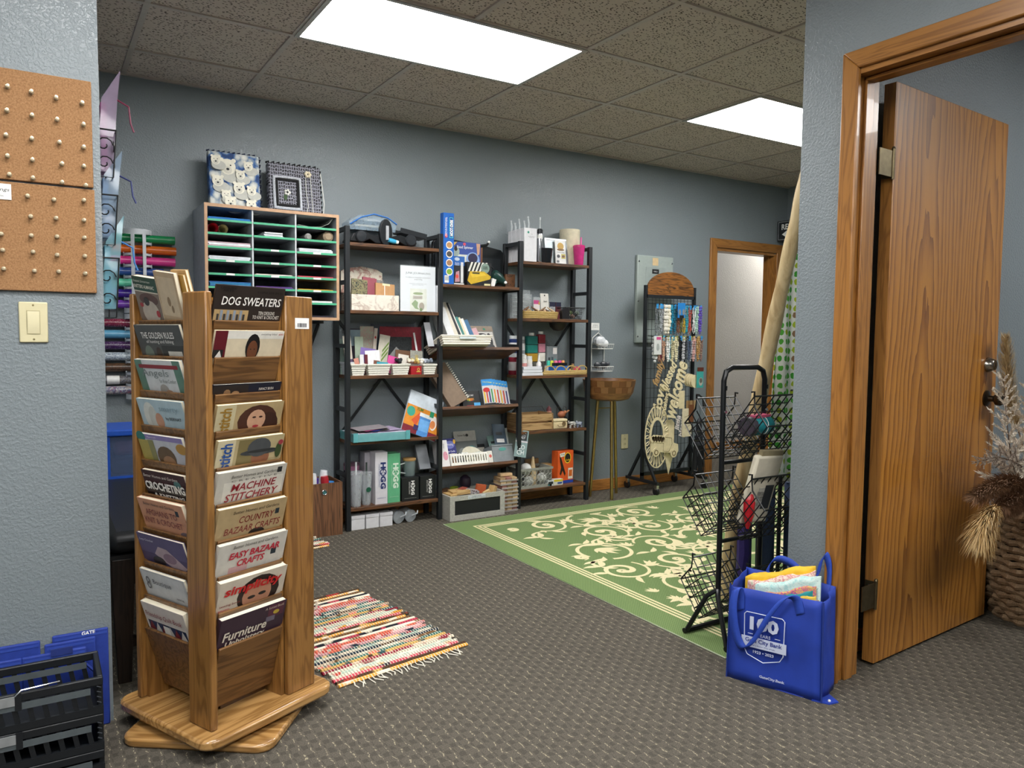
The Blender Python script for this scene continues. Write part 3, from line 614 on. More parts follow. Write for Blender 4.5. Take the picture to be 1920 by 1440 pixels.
card('salmon pink card leaning at left', 1.665, 4.39, z0, .03, .1, '#c98a78', -8, -12, 0, group=G)
card('hot pink ribbed card', 1.875, 4.40, z0, .085, .11, '#d04a92', -10, 16, 0, group=G)
card('silver grey square card turned on its corner', 1.915, 4.468, z+.08, .085, .085, '#7f8280', -5, 42, 0, group=G)
card('brown kraft card strip', 1.98, 4.45, z+.06, .12, .09, '#6a4a32', -8, 6, 0, group=G)
card('bundle of white cards', 1.95, 4.41, z0, .07, .12, '#d6d2c8', -8, 10, 0, t=.012, group=G)
card('silver embossed card with a round seal', 2.045, 4.40, z+.05, .085, .10, marble('silver_emboss', ['#5c5e5a', '#8e8f88', '#a8a69a', '#6a6b66'], 80), -8, 4, 0, group=G, art=[('#a89a6a', el(.5, .6, .14, .14))])
card('large green mint card seen through the left frame', 1.625, 4.535, z, .06, .22, '#8fa69c', -4, 0, 0, group=G)
for i, (x, c) in enumerate(((2.0, '#d9d4c0'), (2.03, '#c9b46a'), (2.075, '#dedbd0'), (2.1, '#b9bfca'), (2.13, '#7d8794'), (1.92, '#26282a'))):
    o = B(); random.seed(i)
    for k in range(7): o.ball((random.uniform(-.02, .02), random.uniform(0, .03), random.uniform(0, .02)), .011, 0, 7, 5)
    tag(o.obj('paper_flower', mt(c, .7), None, (x, 4.375, z+.075)), ('cream', 'yellow-centred', 'white', 'silver', 'grey beaded', 'black')[i]+' paper flower cluster in the third-shelf baskets', 'flower', 'paper flowers in the white baskets')
# ---- left unit, fourth shelf
z = ZL[3]
tt = thing('paper_tray', 'teal translucent tray of loose papers hanging over the fourth shelf edge', 'tray', (1.778, 4.315, z))
TEAL = mt('#7cc0c4', .25, alpha=.6, var=.05)
B().box(-.182, .182, 0, .004, 0, .05).box(-.182, .182, .236, .24, 0, .05).box(-.182, -.178, .004, .236, 0, .05).box(.178, .182, .004, .236, 0, .05).box(-.178, .178, .004, .236, 0, .003).obj('tray_body', TEAL, tt)
for sx in (-1, 1): B().box(sx*.17-.014, sx*.17+.014, -.004, .0, 0, .056).obj('corner_clip', mt('#69b4b8', .3, alpha=.85), tt)
for i in range(9): B().box(-.174, .174, .012, .23, .004+i*.005, .0085+i*.005).obj('paper', mt(('#d8d4c6', '#c9c3a0', '#a8b8a0', '#d6d0d8', '#b8b090', '#e0dcd0', '#9aa8a8', '#d0c8b0', '#cfc6da')[i], .7), tt)
G = 'loose papers on the teal tray'
for (l, x, w, c, rz, dz) in (('lilac paper lying over the tray edge', 1.80, .26, '#a99ab8', 8, 0), ('dark paper lying on the teal tray', 1.72, .24, '#4a4440', -4, .004), ('royal blue folded paper on the tray', 1.78, .1, '#22307a', 30, .008), ('pink paper corner on the tray', 1.74, .12, '#a04070', 20, .012), ('grey paper sheet on top of the tray', 1.74, .2, '#8d868a', 2, .016)):
    tag(B().box(-w/2, w/2, 0, .15, 0, .0015).obj('loose_paper', mt(c, .7), None, (x, 4.35, z+.052+dz), (rad(2), rad(-3), rad(rz))), l, 'paper', G)
mg = card('bright orange and blue calendar magazine propped against the shelf frame', 2.04, 4.36, z+.012, .25, .27, '#c9d3dc', rx=-14, ry=22, t=.014, name='calendar_magazine', cat='magazine',
     art=[('#d98a2a', rc(0, 1, .16, .66)), ('#7a1f2e', rc(0, 1, 0, .16)), ('#3aa08a', el(.14, .5, .12, .12)), ('#d0552a', [(.2, .3), (.4, .55), (.46, .52), (.36, .2)]), ('#f0e4da', el(.84, .4, .1, .18)), ('#e08a50', el(.82, .36, .08, .1)), ('#4a86c8', rc(.42, .74, 0, .46)), ('#6aa4dc', rc(.44, .72, .12, .4)), ('#d9dfe0', rc(.4, .76, .46, .55)), ('#2a8a60', rc(.68, .8, .52, .66)), ('#3a2a5a', rc(.3, .44, .1, .22))])
txt('YUM!', .05, .02, mt('#3a7a2a', .5), mg, (-.03, -.004, .165), bold=.02)
# ---- left unit, bottom shelf
z = ZL[4]
def tumbler(name, label, x, y, z, h, r, mat, lid, straw, sx=0):
    t = thing(name, label, 'tumbler', (x, y, z))
    B().lathe([(r*.72, 0), (r*.76, .004), (r, h), (r*.95, h), (r*.7, .006)], 24, cap=(True, False)).obj('cup', mat, t)
    B().lathe([(r*1.06, h), (r*1.06, h+.012), (r*.9, h+.018), (r*.2, h+.02)], 24, cap=(True, True)).obj('lid', lid, t)
    if straw: B().tube([(sx, 0, .02), (sx*1.3, -.004, h+.075)], .006, 8).obj('straw', straw, t)
    return t
ptb = tumbler('travel_tumbler', 'pink insulated tumbler with a handle on the bottom left shelf', 1.648, 4.492, z, .24, .048, mt('#b9799c', .35), mt('#7a5a6a', .3, alpha=.8), None)
B().lathe([(.0485, .2), (.0485, .212)], 24, cap=(False, False)).obj('steel_band', CHROME, ptb); B().tube([(.045, -.01, .2), (.075, .02, .19), (.078, .02, .1), (.04, -.01, .06)], .008).obj('handle', mt('#b9799c', .35), ptb)
tumbler('clear_tumbler', 'clear plastic tumbler with a straw in front of the pink tumbler', 1.638, 4.392, z, .2, .04, mt('#cfd6da', .08, alpha=.35, var=.02), CLEAR, mt('#e8ecee', .15, alpha=.7))
ct2 = tumbler('clear_tumbler', 'clear tumbler with a dark green round emblem beside the white tall boxes', 1.712, 4.41, z, .19, .036, mt('#cfd6da', .08, alpha=.35, var=.02), CLEAR, mt('#3a4a44', .3))
B().lathe([(.016, 0), (.016, .001)], 18, M=Matrix.Translation((0, -.0375, .1)) @ Matrix.Rotation(rad(96), 4, 'X')).obj('emblem', mt('#1f5a44', .5), ct2)
def hogg(label, x0, x1, y, d, h, col, ink, tc, zz=.62, s=.75, grp='HOGG mug boxes on the bottom shelf'):
    o = pbox('mug_box', label, 'box', x0, x1, y, d, z, h, col, group=grp)
    w = x1-x0; u = .14*w
    # the word HOGG read sideways, with a round emblem for the O
    L = h*(.52 if h > .2 else .62); k = L/4; zc = h*.55; lh = w*(.44 if h > .2 else .2)
    for i, ch in enumerate('HOGG'):
        cz = zc+L/2-k*(i+.5)
        if ch == 'O':
            b = B(); 
            for a in range(20):
                a0, a1 = 2*pi*a/20, 2*pi*(a+1)/20
                b.add([(u+q*cos(t)*lh*.62, -.0015, cz+q*sin(t)*k*.55) for t in (a0, a1) for q in (.72, 1)], [(0, 1, 3, 2)])
            for a in (pi/2, pi/2+2*pi/3, pi/2+4*pi/3): b.add([(u, -.0015, cz), (u+k*.42*cos(a-.28), -.0015, cz+k*.42*sin(a-.28)), (u+k*.42*cos(a+.28), -.0015, cz+k*.42*sin(a+.28))], [(0, 1, 2)])
            b.obj('emblem', mt(ink, .5), o, flat=True)
        else: txt(ch, k*.92, lh, mt(ink, .5, var=.02), o, (u, -.0015, cz), (pi/2, pi/2, 0), bold=.05)
    txt('DRINKWARE COMPANY', L*.85, w*.1, mt(tc, .5), o, (u-lh*.5-w*.1, -.0015, zc), (pi/2, pi/2, 0))
    txt('HOGGDRINKWARE.COM', w*.7, h*.02, mt(tc, .5), o, (0, -.0015, h*.12))
    return o
pbox('mug_box', 'plain tall white box behind the white HOGG box, left one', 'box', 1.725, 1.79, 4.47, .085, z, .315, '#b9b6bc', group='HOGG mug boxes on the bottom shelf')
hogg('tall white box printed HOGG in navy', 1.757, 1.838, 4.375, .09, .325, '#d3d1d6', '#1f2f66', '#5a6a98')
hogg('tall mint green box printed HOGG in white', 1.842, 1.925, 4.38, .09, .31, '#5fae80', '#d8ead8', '#a8d0b0')
hogg('black cube box printed HOGG left of the other black cube', 1.935, 2.052, 4.375, .12, .15, '#15181a', '#e8e8e4', '#b8b8b4', s=1.25)
hogg('black cube box printed HOGG next to the bookcase post', 2.062, 2.172, 4.375, .12, .15, '#15181a', '#e8e8e4', '#b8b8b4', s=1.25)
gm = thing('glass_mug', 'tinted glass mug with bamboo lid standing on a black box', 'mug', (2.01, 4.43, z+.151))
B().lathe([(.033, 0), (.036, .004), (.04, .1), (.037, .1), (.033, .006)], 20, cap=(True, False)).obj('glass', mt('#8fa0a0', .1, alpha=.5), gm); B().lathe([(.042, .1), (.043, .112), (.04, .115)], 20).obj('bamboo_lid', mt('#b08a54', .5), gm); B().tube([(-.035, -.01, .085), (-.075, -.02, .08), (-.075, -.02, .03), (-.034, -.01, .02)], .005).obj('handle', mt('#c9d2d0', .1, alpha=.7), gm)
for i, x in enumerate((1.64, 1.733, 1.823)):
    o = pbox('white_carton', ('first', 'second', 'third')[i]+' small white carton from the left on the floor under the bookcase', 'box', x-.042, x+.042, 4.36, .09, 0, .085, '#d6d6d8', group='white cartons under the bookcase', top='#c4c4c6')
    B().box(-.043, .043, -.002, .02, .068, .0865).obj('flap', mt('#cdcdd0', .55), o)
for i, x in enumerate((1.915, 1.995)):
    t = thing('plastic_cup', ('left', 'right')[i]+' clear plastic cup lying under the bookcase', 'cup', (x, 4.38, .042), rot=(rad(-82), 0, rad(10)), group='clear cups under the bookcase')
    B().lathe([(.034, 0), (.04, .09), (.037, .09), (.031, .004)], 20, cap=(True, False)).obj('cup', mt('#b9c2c6', .08, alpha=.35), t); B().lathe([(.041, -.006), (.041, .006)], 20, cap=(True, False)).obj('lid', mt('#c9d0d4', .08, alpha=.4), t)
    B().tube([(.01, .0, -.004), (.03, -.02, -.03), (.045, -.03, -.012)], .005).obj('spout', mt('#d9dee0', .1, alpha=.6), t)
# ---- middle unit
z = ZM[0]
bt = pbox('rolling_pin_box', 'tall narrow blue box with round pictures standing against the post', 'box', 2.212, 2.288, 4.36, .045, z, .45, '#1560b8',
     [('#0a3a80', rc(.52, .94, .64, .95)), ('#58c0d8', rc(.55, .91, .65, .94)), ('#0f4a9a', rc(.6, .86, .66, .93)), ('#c03a50', el(.25, .68, .14, .03, 14))]+[q for i, c in enumerate(('#b08458', '#4a4644', '#9a7254', '#7aa03a')) for q in (('#e8e4dc', el(.55, .55-.125*i, .32, .055, 16)), (c, el(.55, .55-.125*i, .26, .04, 14)))]+[('#e6e6e2', rc(.1, .5, .02, .12))]+[('#1a1a1a', rc(.14+.05*i, .16+.05*i, .05, .11)) for i in range(7)])
txt('BEAD LOOM', .1, .022, mt('#eef0f0', .5), bt, (.017, -.006, .355), (pi/2, pi/2, 0), bold=.04); txt('Easily turn every bead\ninto jewelry at home', .12, .016, mt('#eef0f0', .5), bt, (-.02, -.002, .36), (pi/2, pi/2, 0), bold=.02)
bb = thing('paper_trimmer', 'large black curved tray standing behind the blue and yellow packages', 'tray', (2.487, 4.515, z))
B().prism([(-.275, .0), (.27, .0), (.275, .23), (.25, .262), (.1, .285), (-.1, .305), (-.25, .305), (-.275, .28)], 0, .022).obj('panel', mt('#15181a', .3), bb, bevel=.006)
B().box(-.26, .24, -.006, 0, .03, .2).obj('inset', mt('#22262a', .35), bb); B().tube([(.05, -.01, .27), (.12, -.02, .285), (.135, -.02, .3)], [.012, .01, .008]).obj('arm', BLK, bb); B().ball((.137, -.02, .305), .011).obj('arm_tip', WHT, bb)
sp = pbox('bead_spinner_box', 'blue and white Bead Spinner box leaning behind smaller packages', 'box', 2.335, 2.55, 4.475, .03, z+.125, .165, '#3a529a',
     [('#d8dccf', rc(.02, .7, .1, .5)), ('#d9b04a', [(0, .95), (.18, 1), (0, .75)]), ('#8aa8d8', el(.72, .32, .24, .3)), ('#2e2a48', el(.72, .38, .17, .2)), ('#e0c050', [(.5, .3), (.58, .02), (.7, .0), (.62, .12)]), ('#c99c80', [(.84, .98), (.98, .98), (.95, .55), (.88, .5)]), ('#a8b8b0', el(.12, .6, .13, .2)), ('#3a2a20', el(.12, .72, .06, .1)), ('#d05060', el(.42, .92, .05, .06))],
     [('Bead Spinner', .56, .14, .44, .78, '#e6eaf2', 0)])
pbox('backing_board', 'brown pegboard edge sticking out beside the bead spinner box', 'board', 2.55, 2.58, 4.50, .012, z+.12, .15, '#7a5034')
bsp = B().box(2.33-.0, 2.58, 4.478, 4.505, z, z+.122).obj('display_block', mt('#33373a', .6)); tag(bsp, 'dark block under the bead spinner box', 'block')
pbox('tool_blister_pack', 'small black and blue carded jewelry tool pack', 'package', 2.305, 2.385, 4.395, .012, z, .185, '#22242a', [('#2e62a8', rc(0, 1, .68, 1)), ('#b9c4d0', el(.3, .9, .24, .06)), ('#d8d8d8', rc(.64, .88, .08, .8)), ('#b58a94', [(.1, .1), (.2, .45), (.5, .5), (.55, .12)]), ('#d04a40', el(.3, .3, .14, .07)), ('#e0e0dc', rc(.02, .95, .02, .06))], [('Eyelet\nSetter', .4, .1, .3, .73, '#d6e0ea', 0)])
pbox('yellow_punch_box', 'black and white striped box showing a yellow paper punch', 'box', 2.395, 2.575, 4.375, .06, z, .152, '#17181a',
     [('#d6d4cc', [(.02+.15*i, .6), (.16+.15*i, 1), (.24+.15*i, 1), (.1+.15*i, .6)]) for i in range(5)]+[('#7f9488', el(.74, .76, .18, .22)), ('#c9a62a', [(.0, .2), (.1, .6), (.7, .62), (.98, .42), (.95, .3), (.15, .05)]), ('#d8b83a', [(.12, .5), (.68, .56), (.8, .46), (.2, .34)]), ('#4a4630', rc(.2, .5, .5, .57)), ('#d9cf9a', rc(.7, .96, .02, .1))], [('WORD\nPUNCH', .2, .14, .74, .78, '#2c3a34', 0)])
hg = thing('heat_gun', 'dark green heat gun lying on its side on the middle shelf', 'heat gun', (2.645, 4.385, z+.022))
B().lathe([(.02, 0), (.024, .03), (.036, .06), (.037, .11), (.03, .125), (0, .128)], 18, M=Matrix.Translation((.07, .03, .0)) @ Matrix.Rotation(rad(-58), 4, 'Y')).obj('barrel', mt('#163a34', .35), hg)
B().bar((.0, .03, .04), (-.045, .03, -.01), .034, .03).obj('grip', mt('#1c443c', .4), hg); B().bar((-.035, .015, .03), (-.05, .015, -.02), .03, .02).obj('trigger', WHT, hg); B().tube([(-.03, .03, .1), (-.05, .03, .115), (-.065, .03, .105)], .004).obj('hook', BLK, hg); B().ball((.045, -.006, .008), .011).obj('button', WHT, hg)
BEFORE = set(bpy.data.objects)
z = ZM[1]
mb = basket('woven_basket', 'white woven tray basket tilted forward on the middle shelf', 2.175, 2.545, 4.29, .26, z+.003, .055, '#ded8c8', taper=.016, rows=4)
lb_ = B().box(-.06, .06, -.0045, -.002, .03, .045).obj('label_plate', mt('#b9c4c4', .4), mb)
G = 'papers standing in the tilted white basket'
for i, (l, x, w, h, c, ry, t) in enumerate((('white sheets of card', 2.215, .05, .285, '#d6d8d8', 10, .03), ('cream printed sheets', 2.255, .04, .29, '#cfc8b8', 12, .02), ('black card folder', 2.285, .03, .29, '#22262a', 13, .01), ('white magazine spines', 2.30, .03, .285, '#d8d4cc', 14, .015), ('teal paper pad', 2.345, .05, .19, '#3a7a74', 12, .02), ('cream paper pad', 2.375, .03, .19, '#d0c8a8', 12, .015), ('white card pack', 2.40, .03, .185, '#dcdcd8', 12, .015), ('blue and black card', 2.44, .03, .18, '#3a6a90', 14, .01), ('pale pink envelope', 2.475, .05, .12, '#c9a0a4', 14, .01))):
    B_ = card(l+' standing in the tilted white basket', x+(.095 if i < 4 else .06), 4.40+.006*i, z+.05, w, h, c, rx=-4, ry=-ry, t=t*4 if i < 2 else t*3, group=G, name='paper_pad', cat='paper')
pw = card('black and white animal art print leaning at the back', 2.60, 4.455, z, .17, .2, '#8b8780', rx=-10, t=.006, name='art_print', cat='print', art=[('#c9c7c2', rc(.06, .96, .04, .78)), ('#26272a', el(.42, .55, .3, .18)), ('#d8d6d0', el(.5, .58, .16, .1)), ('#2e2f32', el(.75, .45, .12, .28)), ('#3a3b3e', el(.7, .2, .2, .12)), ('#e0ded8', el(.3, .25, .2, .1)), ('#8f8070', rc(0, 1, .8, 1)), ('#2a7a62', el(.6, .88, .06, .04))])
pbox('foam_board', 'white foam sheet leaning through the frame beside the tilted basket', 'board', 2.128, 2.172, 4.40, .004, ZM[1]+.02, .17, '#b6b8be', rx=rad(-6))
z = ZM[2]
nb = thing('spiral_notebook', 'brown spiral-bound notebook leaning sideways on the middle shelf', 'notebook', (2.358, 4.385, z+.03), rot=(rad(-4), rad(-24), 0))
B().box(-.08, .06, 0, .04, 0, .29).obj('cover', mt('#7d6a58', .7), nb, bevel=.002)
for i in range(18): B().tube([(.058, -.006, .01+.0155*i), (.072, -.004, .01+.0155*i), (.072, .03, .01+.0155*i), (.058, .034, .01+.0155*i)], .0035, 5).obj('wire_loop', mt('#dcd8cc', .4), nb)
pbox('marker_box', 'black box of acrylic paint markers', 'box', 2.395, 2.535, 4.415, .05, z, .118, '#17181a', [('#c02a3a', rc(.2, .58, .0, .14)), ('#4aa0d8', rc(.6, .95, .03, .3)), ('#c0a83a', rc(.35, .44, .4, .54)), ('#3a9a4a', rc(.26, .34, .4, .54)), ('#c03a3a', rc(.45, .54, .4, .54)), ('#7a2a2a', el(.12, .7, .08, .1))], [('ACRYLIC PAINT', .4, .1, .42, .72, '#d8d8d4', 0), ('MARKERS', .4, .14, .42, .5, '#d89a3a', 0)])
cols = ['#d8b02a', '#c8402a', '#2a2a6a', '#3a8a4a', '#e08a2a', '#b03030']
for i in range(6):
    t = pbox('marker_pack', '%s hanging pack of markers counted from the black marker box' % ('first', 'second', 'third', 'fourth', 'fifth', 'sixth')[i], 'marker pack', 2.545+.032*i, 2.625+.032*i, 4.385+.014*i, .01, z+.002, .185, '#c9cacc', [('#2a8ad0', rc(0, 1, .76, 1)), ('#1a1b1e', rc(0, 1, 0, .1))]+[(cols[(k+i) % 6], rc(.08+.22*k, .2+.22*k, .12, .62)) for k in range(4)]+[('#c02a2a', el(.35, .6, .3, .09))], [('Color & Stripe', .8, .06, .5, .88, '#e8e83a', .15)], rz=rad(-14), group='marker packs on the third middle shelf')
z = ZM[3]
pbox('card_box', 'white box with a pink egg shape at the left of the fourth shelf', 'box', 2.208, 2.27, 4.36, .1, z, .175, '#dedcdc', [('#cf8fa0', el(.62, .4, .28, .17)), ('#2a2a2a', el(.74, .46, .03, .012, 8))], [('Little Bird', .5, .06, .52, .78, '#8a8a90', pi/2)])
pbox('grey_leaflet', 'grey leaflets seen through the frame below the teal tray', 'leaflet', 2.09, 2.17, 4.44, .02, z+.01, .17, '#8d9298', rx=rad(-8))
pbox('candle_pack', 'purple and amber package in the fourth middle shelf', 'package', 2.275, 2.365, 4.42, .02, z, .195, '#2f3070', [('#b5742a', rc(.05, .95, .05, .38)), ('#6a70b0', el(.5, .78, .4, .14)), ('#d8a83a', el(.9, .88, .1, .08)), ('#8a5420', el(.4, .2, .2, .1))], [('Amazing', .5, .1, .5, .78, '#d8d8ea', 0), ('Clear Candle', .7, .06, .5, .55, '#d8d8ea', 0)])
pbox('sticker_pack', 'clear hanging pack with grey header card at the back of the fourth shelf', 'package', 2.39, 2.56, 4.475, .008, z, .25, '#6f7472', [('#a5a39c', rc(0, 1, .72, 1)), ('#2a2a2a', el(.6, .88, .06, .04)), ('#8f9490', el(.3, .4, .16, .14)), ('#3a8a88', el(.72, .48, .2, .1)), ('#83847f', el(.3, .15, .12, .1))], [('Forever Pals', .36, .06, .35, .88, '#4a4844', 0)])
dsh = lathing('scalloped_dish', 'cream scalloped dish standing behind the white slotted basket', 'dish', 2.475, 4.45, z+.055, [(0, 0), (.03, 0), (.055, .012), (.075, .03), (.077, .033), (.07, .03), (.045, .01)], mt('#d2cdb8', .5), 20, rot=(rad(62), 0, 0), cap=(False, False))
sb = thing('slotted_basket', 'white slotted plastic basket full of pale trims', 'basket', (2.415, 4.352, z))
Wm = mt('#e6e4dc', .4)
b = B(); b.box(-.14, .14, 0, .11, 0, .004)
for y in (0, .107): b.box(-.14, .14, y, y+.003, .004, .018).box(-.14, .14, y, y+.003, .062, .075)
for x in (-.14, .137): b.box(x, x+.003, .003, .107, .004, .075)
b.obj('frame', Wm, sb)
for i in range(15): B().box(-.138+i*.0192, -.128+i*.0192, 0, .003, .018, .062).obj('slat', Wm, sb)
for i in range(8):
    random.seed(40+i); c = ('#d8d2bc', '#e0dedc', '#c9c6b4', '#dfe4e0', '#d6cfc0', '#e4e2da', '#bfc9c2', '#ddd8c9')[i]
    b = B()
    for k in range(3): b.tube([(random.uniform(-.03, .03), random.uniform(-.02, .02), random.uniform(0, .02)) for _ in range(4)], .008, 6)
    tag(b.obj('trim_bundle', mt(c, .6), None, (2.31+.03*i, 4.405, z+.062)), ('leftmost', 'second', 'third', 'fourth', 'fifth', 'sixth', 'seventh', 'rightmost')[i]+' pale trim bundle from the left in the slotted basket', 'trim', 'trim bundles in the white slotted basket')
pbox('white_card_pack', 'white card pack with a red mark right of the slotted basket', 'card', 2.562, 2.598, 4.36, .02, z, .08, '#d2d0c8', [('#d06a60', el(.5, .55, .3, .14))])
gb = thing('storage_bin', 'grey plastic bin with a handle hole holding stamp sheets', 'bin', (2.685, 4.365, z))
GR = mt('#7d8488', .5)
B().box(-.08, .08, 0, .003, 0, .115).box(-.08, .08, .117, .12, 0, .115).box(-.08, -.077, .003, .117, 0, .115).box(.077, .08, .003, .117, 0, .115).box(-.077, .077, .003, .117, 0, .003).obj('bin_body', GR, gb); B().box(-.084, .084, -.004, .0, .108, .118).obj('rim', GR, gb); B().prism(el(0, .085, .03, .012, 16), -.0015, -.0005).obj('handle_hole', mt('#4f9088', .4), gb)
for i, (c, x) in enumerate((('#3a4a58', 2.70), ('#9aa09c', 2.715), ('#6f8a84', 2.695), ('#c4c2c0', 2.73))):
    card(('dark blue', 'pale grey', 'sage green', 'white lettered')[i]+' stamp sheet standing in the grey bin', x, 4.39+.02*i, z+.006, .1, (.27, .25, .2, .28)[i], c, rx=-8, ry=(4, 8, -4, 10)[i], group='stamp sheets in the grey bin', name='stamp_sheet', cat='stamp sheet', art=[('#d8d6d4', rc(.2, .8, .5, .6)), ('#2a2c2e', rc(.2, .7, .7, .78))])
lc = card('teal alphabet stencil card leaning out over the grey bin', 2.79, 4.335, z-.0+.016, .085, .185, '#7f9696', rx=6, ry=16, rz=-18, name='stencil_card', cat='card', art=[('#26282c', rc(.08, .9, .62, .95)), ('#c9c4c8', rc(.0, 1, .55, .6))])
txt('CO\nCH', .055, .07, mt('#d2dada', .5), lc, (0, -.003, .05), bold=.02); txt('ABC\nDEF', .05, .04, mt('#c9cccf', .5), lc, (0, -.003, .145))
pbox('stamp_tin', 'black and cream small stamp tin behind the scalloped dish', 'tin', 2.55, 2.63, 4.495, .03, z, .155, '#1c1e20', [('#b5b0a4', rc(.06, .94, .6, .85)), ('#8fa8a4', el(.12, .94, .06, .05))])
for o in [o for o in bpy.data.objects if o not in BEFORE and o.parent is None]:      # these shelves are pitched back
    yy = o.location.y; R_ = Matrix.Rotation(-TILT, 4, 'X')
    o.rotation_euler = (R_ @ o.rotation_euler.to_matrix().to_4x4()).to_euler(); o.location.z -= (yy-4.348)*math.tan(TILT)-.001
# ---- floor under the middle unit
cr = thing('chalkboard_crate', 'whitewashed wooden crate with a chalkboard front on the floor', 'crate', (2.422, 4.26, 0))
WW = marble('whitewash_wood', ['#8d8c84', '#b5b3aa', '#a3a199', '#c4c2b8'], 22, .7)
w_ = .205
B().box(-w_, w_, 0, .014, 0, .035).obj('front_rail', WW, cr); B().box(-w_, w_, 0, .014, .128, .158).obj('front_rail', WW, cr)
for s in (-1, 1): B().box(min(s*w_, s*(w_-.035)), max(s*w_, s*(w_-.035)), 0, .014, .035, .128).obj('front_stile', WW, cr)
B().box(-w_+.035, w_-.035, .004, .012, .035, .128).obj('chalkboard', mt('#0e1011', .7), cr); B().box(-w_, w_, .25, .264, 0, .158).obj('back_panel', WW, cr)
for s in (-1, 1): B().box(min(s*w_, s*(w_-.012)), max(s*w_, s*(w_-.012)), .014, .25, 0, .158).obj('side_panel', WW, cr)
B().box(-w_+.012, w_-.012, .014, .25, 0, .012).obj('bottom', WW, cr)
lbp = B().box(-.075, .055, -.0015, 0, .133, .155).obj('paper_label', mt('#c9ced0', .6), cr); txt('RUBBER STAMPS\nALL SIZES: PRICES AS MARKED', .12, .014, mt('#5a6064', .6), lbp, (-.01, -.0022, .144))
OAKS = wood('#a07c48', '#cfae78', 'x', .5)
def block(label, x, y, z, w, d, h, col, rz=0, ry=0, grp='wooden stamps in the chalkboard crate'):
    o = B().box(-w/2, w/2, -d/2, d/2, 0, h).obj('stamp_block', col, None, (x, y, z), (0, rad(ry), rad(rz)), bevel=.002); return tag(o, label, 'stamp', grp)
sb2 = block('large tan wooden stamp block lying on top of the crate stamps', 2.335, 4.36, .152, .125, .095, .026, OAKS, -6, -3)
decal_m = mt('#8a6a3a', .6); B().tube([(-.03, -.02, .0265), (0, .01, .0265), (.03, -.005, .0265)], .0012, 4).obj('engraving', decal_m, sb2)
block('dark clear acrylic tray under the tan stamp block', 2.345, 4.345, .125, .17, .11, .02, mt('#3a3436', .3), 2)
block('tan wooden stamp edge at the crate left corner', 2.262, 4.35, .135, .05, .1, .028, OAKS, 4)
block('brown wooden stamp at the back of the crate', 2.28, 4.46, .135, .07, .04, .035, mt('#7d5a40', .6), 10, -8)
block('yellow green rubber stamp at the back of the crate', 2.35, 4.46, .14, .045, .04, .04, mt('#8aa02a', .6), 30)
block('orange sunflower rubber stamp in the crate', 2.50, 4.38, .12, .075, .02, .075, mt('#b4562e', .7), 5, 12)
block('black and white patterned stamp in the crate', 2.42, 4.35, .145, .09, .06, .03, marble('bw_stamp', ['#151515', '#c9c4c4', '#201c1c', '#9a4a40'], 60), -14, 14)
block('rust coloured stamp sheet in the crate', 2.37, 4.37, .155, .05, .05, .03, mt('#8a4436', .6), 20, -10)
block('pale wooden peg stamp at the right of the crate', 2.575, 4.36, .115, .03, .05, .07, mt('#c2a26c', .6), 14, 25)
block('small pale wooden stamp beside the peg stamp', 2.53, 4.33, .13, .05, .02, .03, mt('#cdb07c', .6), 8, -20)
tag(B().lathe([(.03, 0), (.04, .03), (.035, .07), (.012, .09)], 12, cap=(True, True)).obj('dark_pouch', mt('#2c2433', .35), None, (2.44, 4.47, .16)), 'dark purple pouch at the back of the crate', 'pouch')
for i in range(9):
    w = random.uniform(.13, .14)
    t = thing('stamp_case', ('lowest', 'second lowest', 'third lowest', 'fourth lowest', 'middle', 'fourth highest', 'third highest', 'second highest', 'highest')[i]+' clear case of wooden stamps in the stack beside the crate', 'stamp case', (2.70+random.uniform(-.006, .006), 4.315, .026*i), rad(random.uniform(-6, 6)), 'stack of clear stamp cases beside the crate')
    B().box(-w/2, w/2, 0, .13, 0, .0015).box(-w/2, w/2, 0, .0015, .0015, .012).obj('case', mt('#b9b4b0', .15, alpha=.5), t)
    for k in range(3): B().box(-w/2+.006+k*.043, -w/2+.045+k*.043, .006, .11, .002, .023).obj('stamp', mt(random.choice(('#b59a74', '#c4ab84', '#a08460', '#9a6a60')), .6), t)
block('loose wooden stamp on top of the stamp case stack', 2.70, 4.38, .2345, .09, .05, .02, mt('#c2a47c', .6), -5, 0, 'stack of clear stamp cases beside the crate')
# ================================================================== RIGHT UNIT OF THE BOOKCASE
z = ZR[0]
for i in range(4):
    o = pbox('white_gift_box', ('rearmost', 'second', 'third', 'front')[i]+' white box in the row on the top right shelf', 'box', 2.822, 2.925, 4.358+.053*(3-i), .05, z, .225-.002*(3-i), '#d9d9dc', group='white boxes on the top right shelf')
    if i == 3:
        decal(o, [(mt('#3a9a84', .5), el(-.018, .196, .008, .008, 14))]); txt('Iced Glass Filter or\nFilament Cup', .06, .014, mt('#55585c', .6), o, (.008, -.002, .165)); txt('2oz', .01, .005, mt('#55585c', .6), o, (.01, -.002, .185))
for i, (x, h) in enumerate(((2.84, .07), (2.85, .05), (2.86, .075), (2.88, .06), (2.89, .085))):
    tag(B().tube([(0, 0, 0), (.003, 0, h*.5), (-.004, 0, h)], [.006, .007, .004], 6).ball((-.004, 0, h), .008, 0, 6, 4).obj('glass_stirrer', mt('#e6ecee', .08, alpha=.55), None, (x, 4.55-.035*i, z+.22)), ('first', 'second', 'third', 'fourth', 'fifth')[i]+' clear twisted pick from the left on the white boxes', 'pick', 'clear picks on the white boxes')
spr = thing('pump_bottle', 'slim chrome pump bottle beside the white boxes', 'bottle', (2.972, 4.39, z))
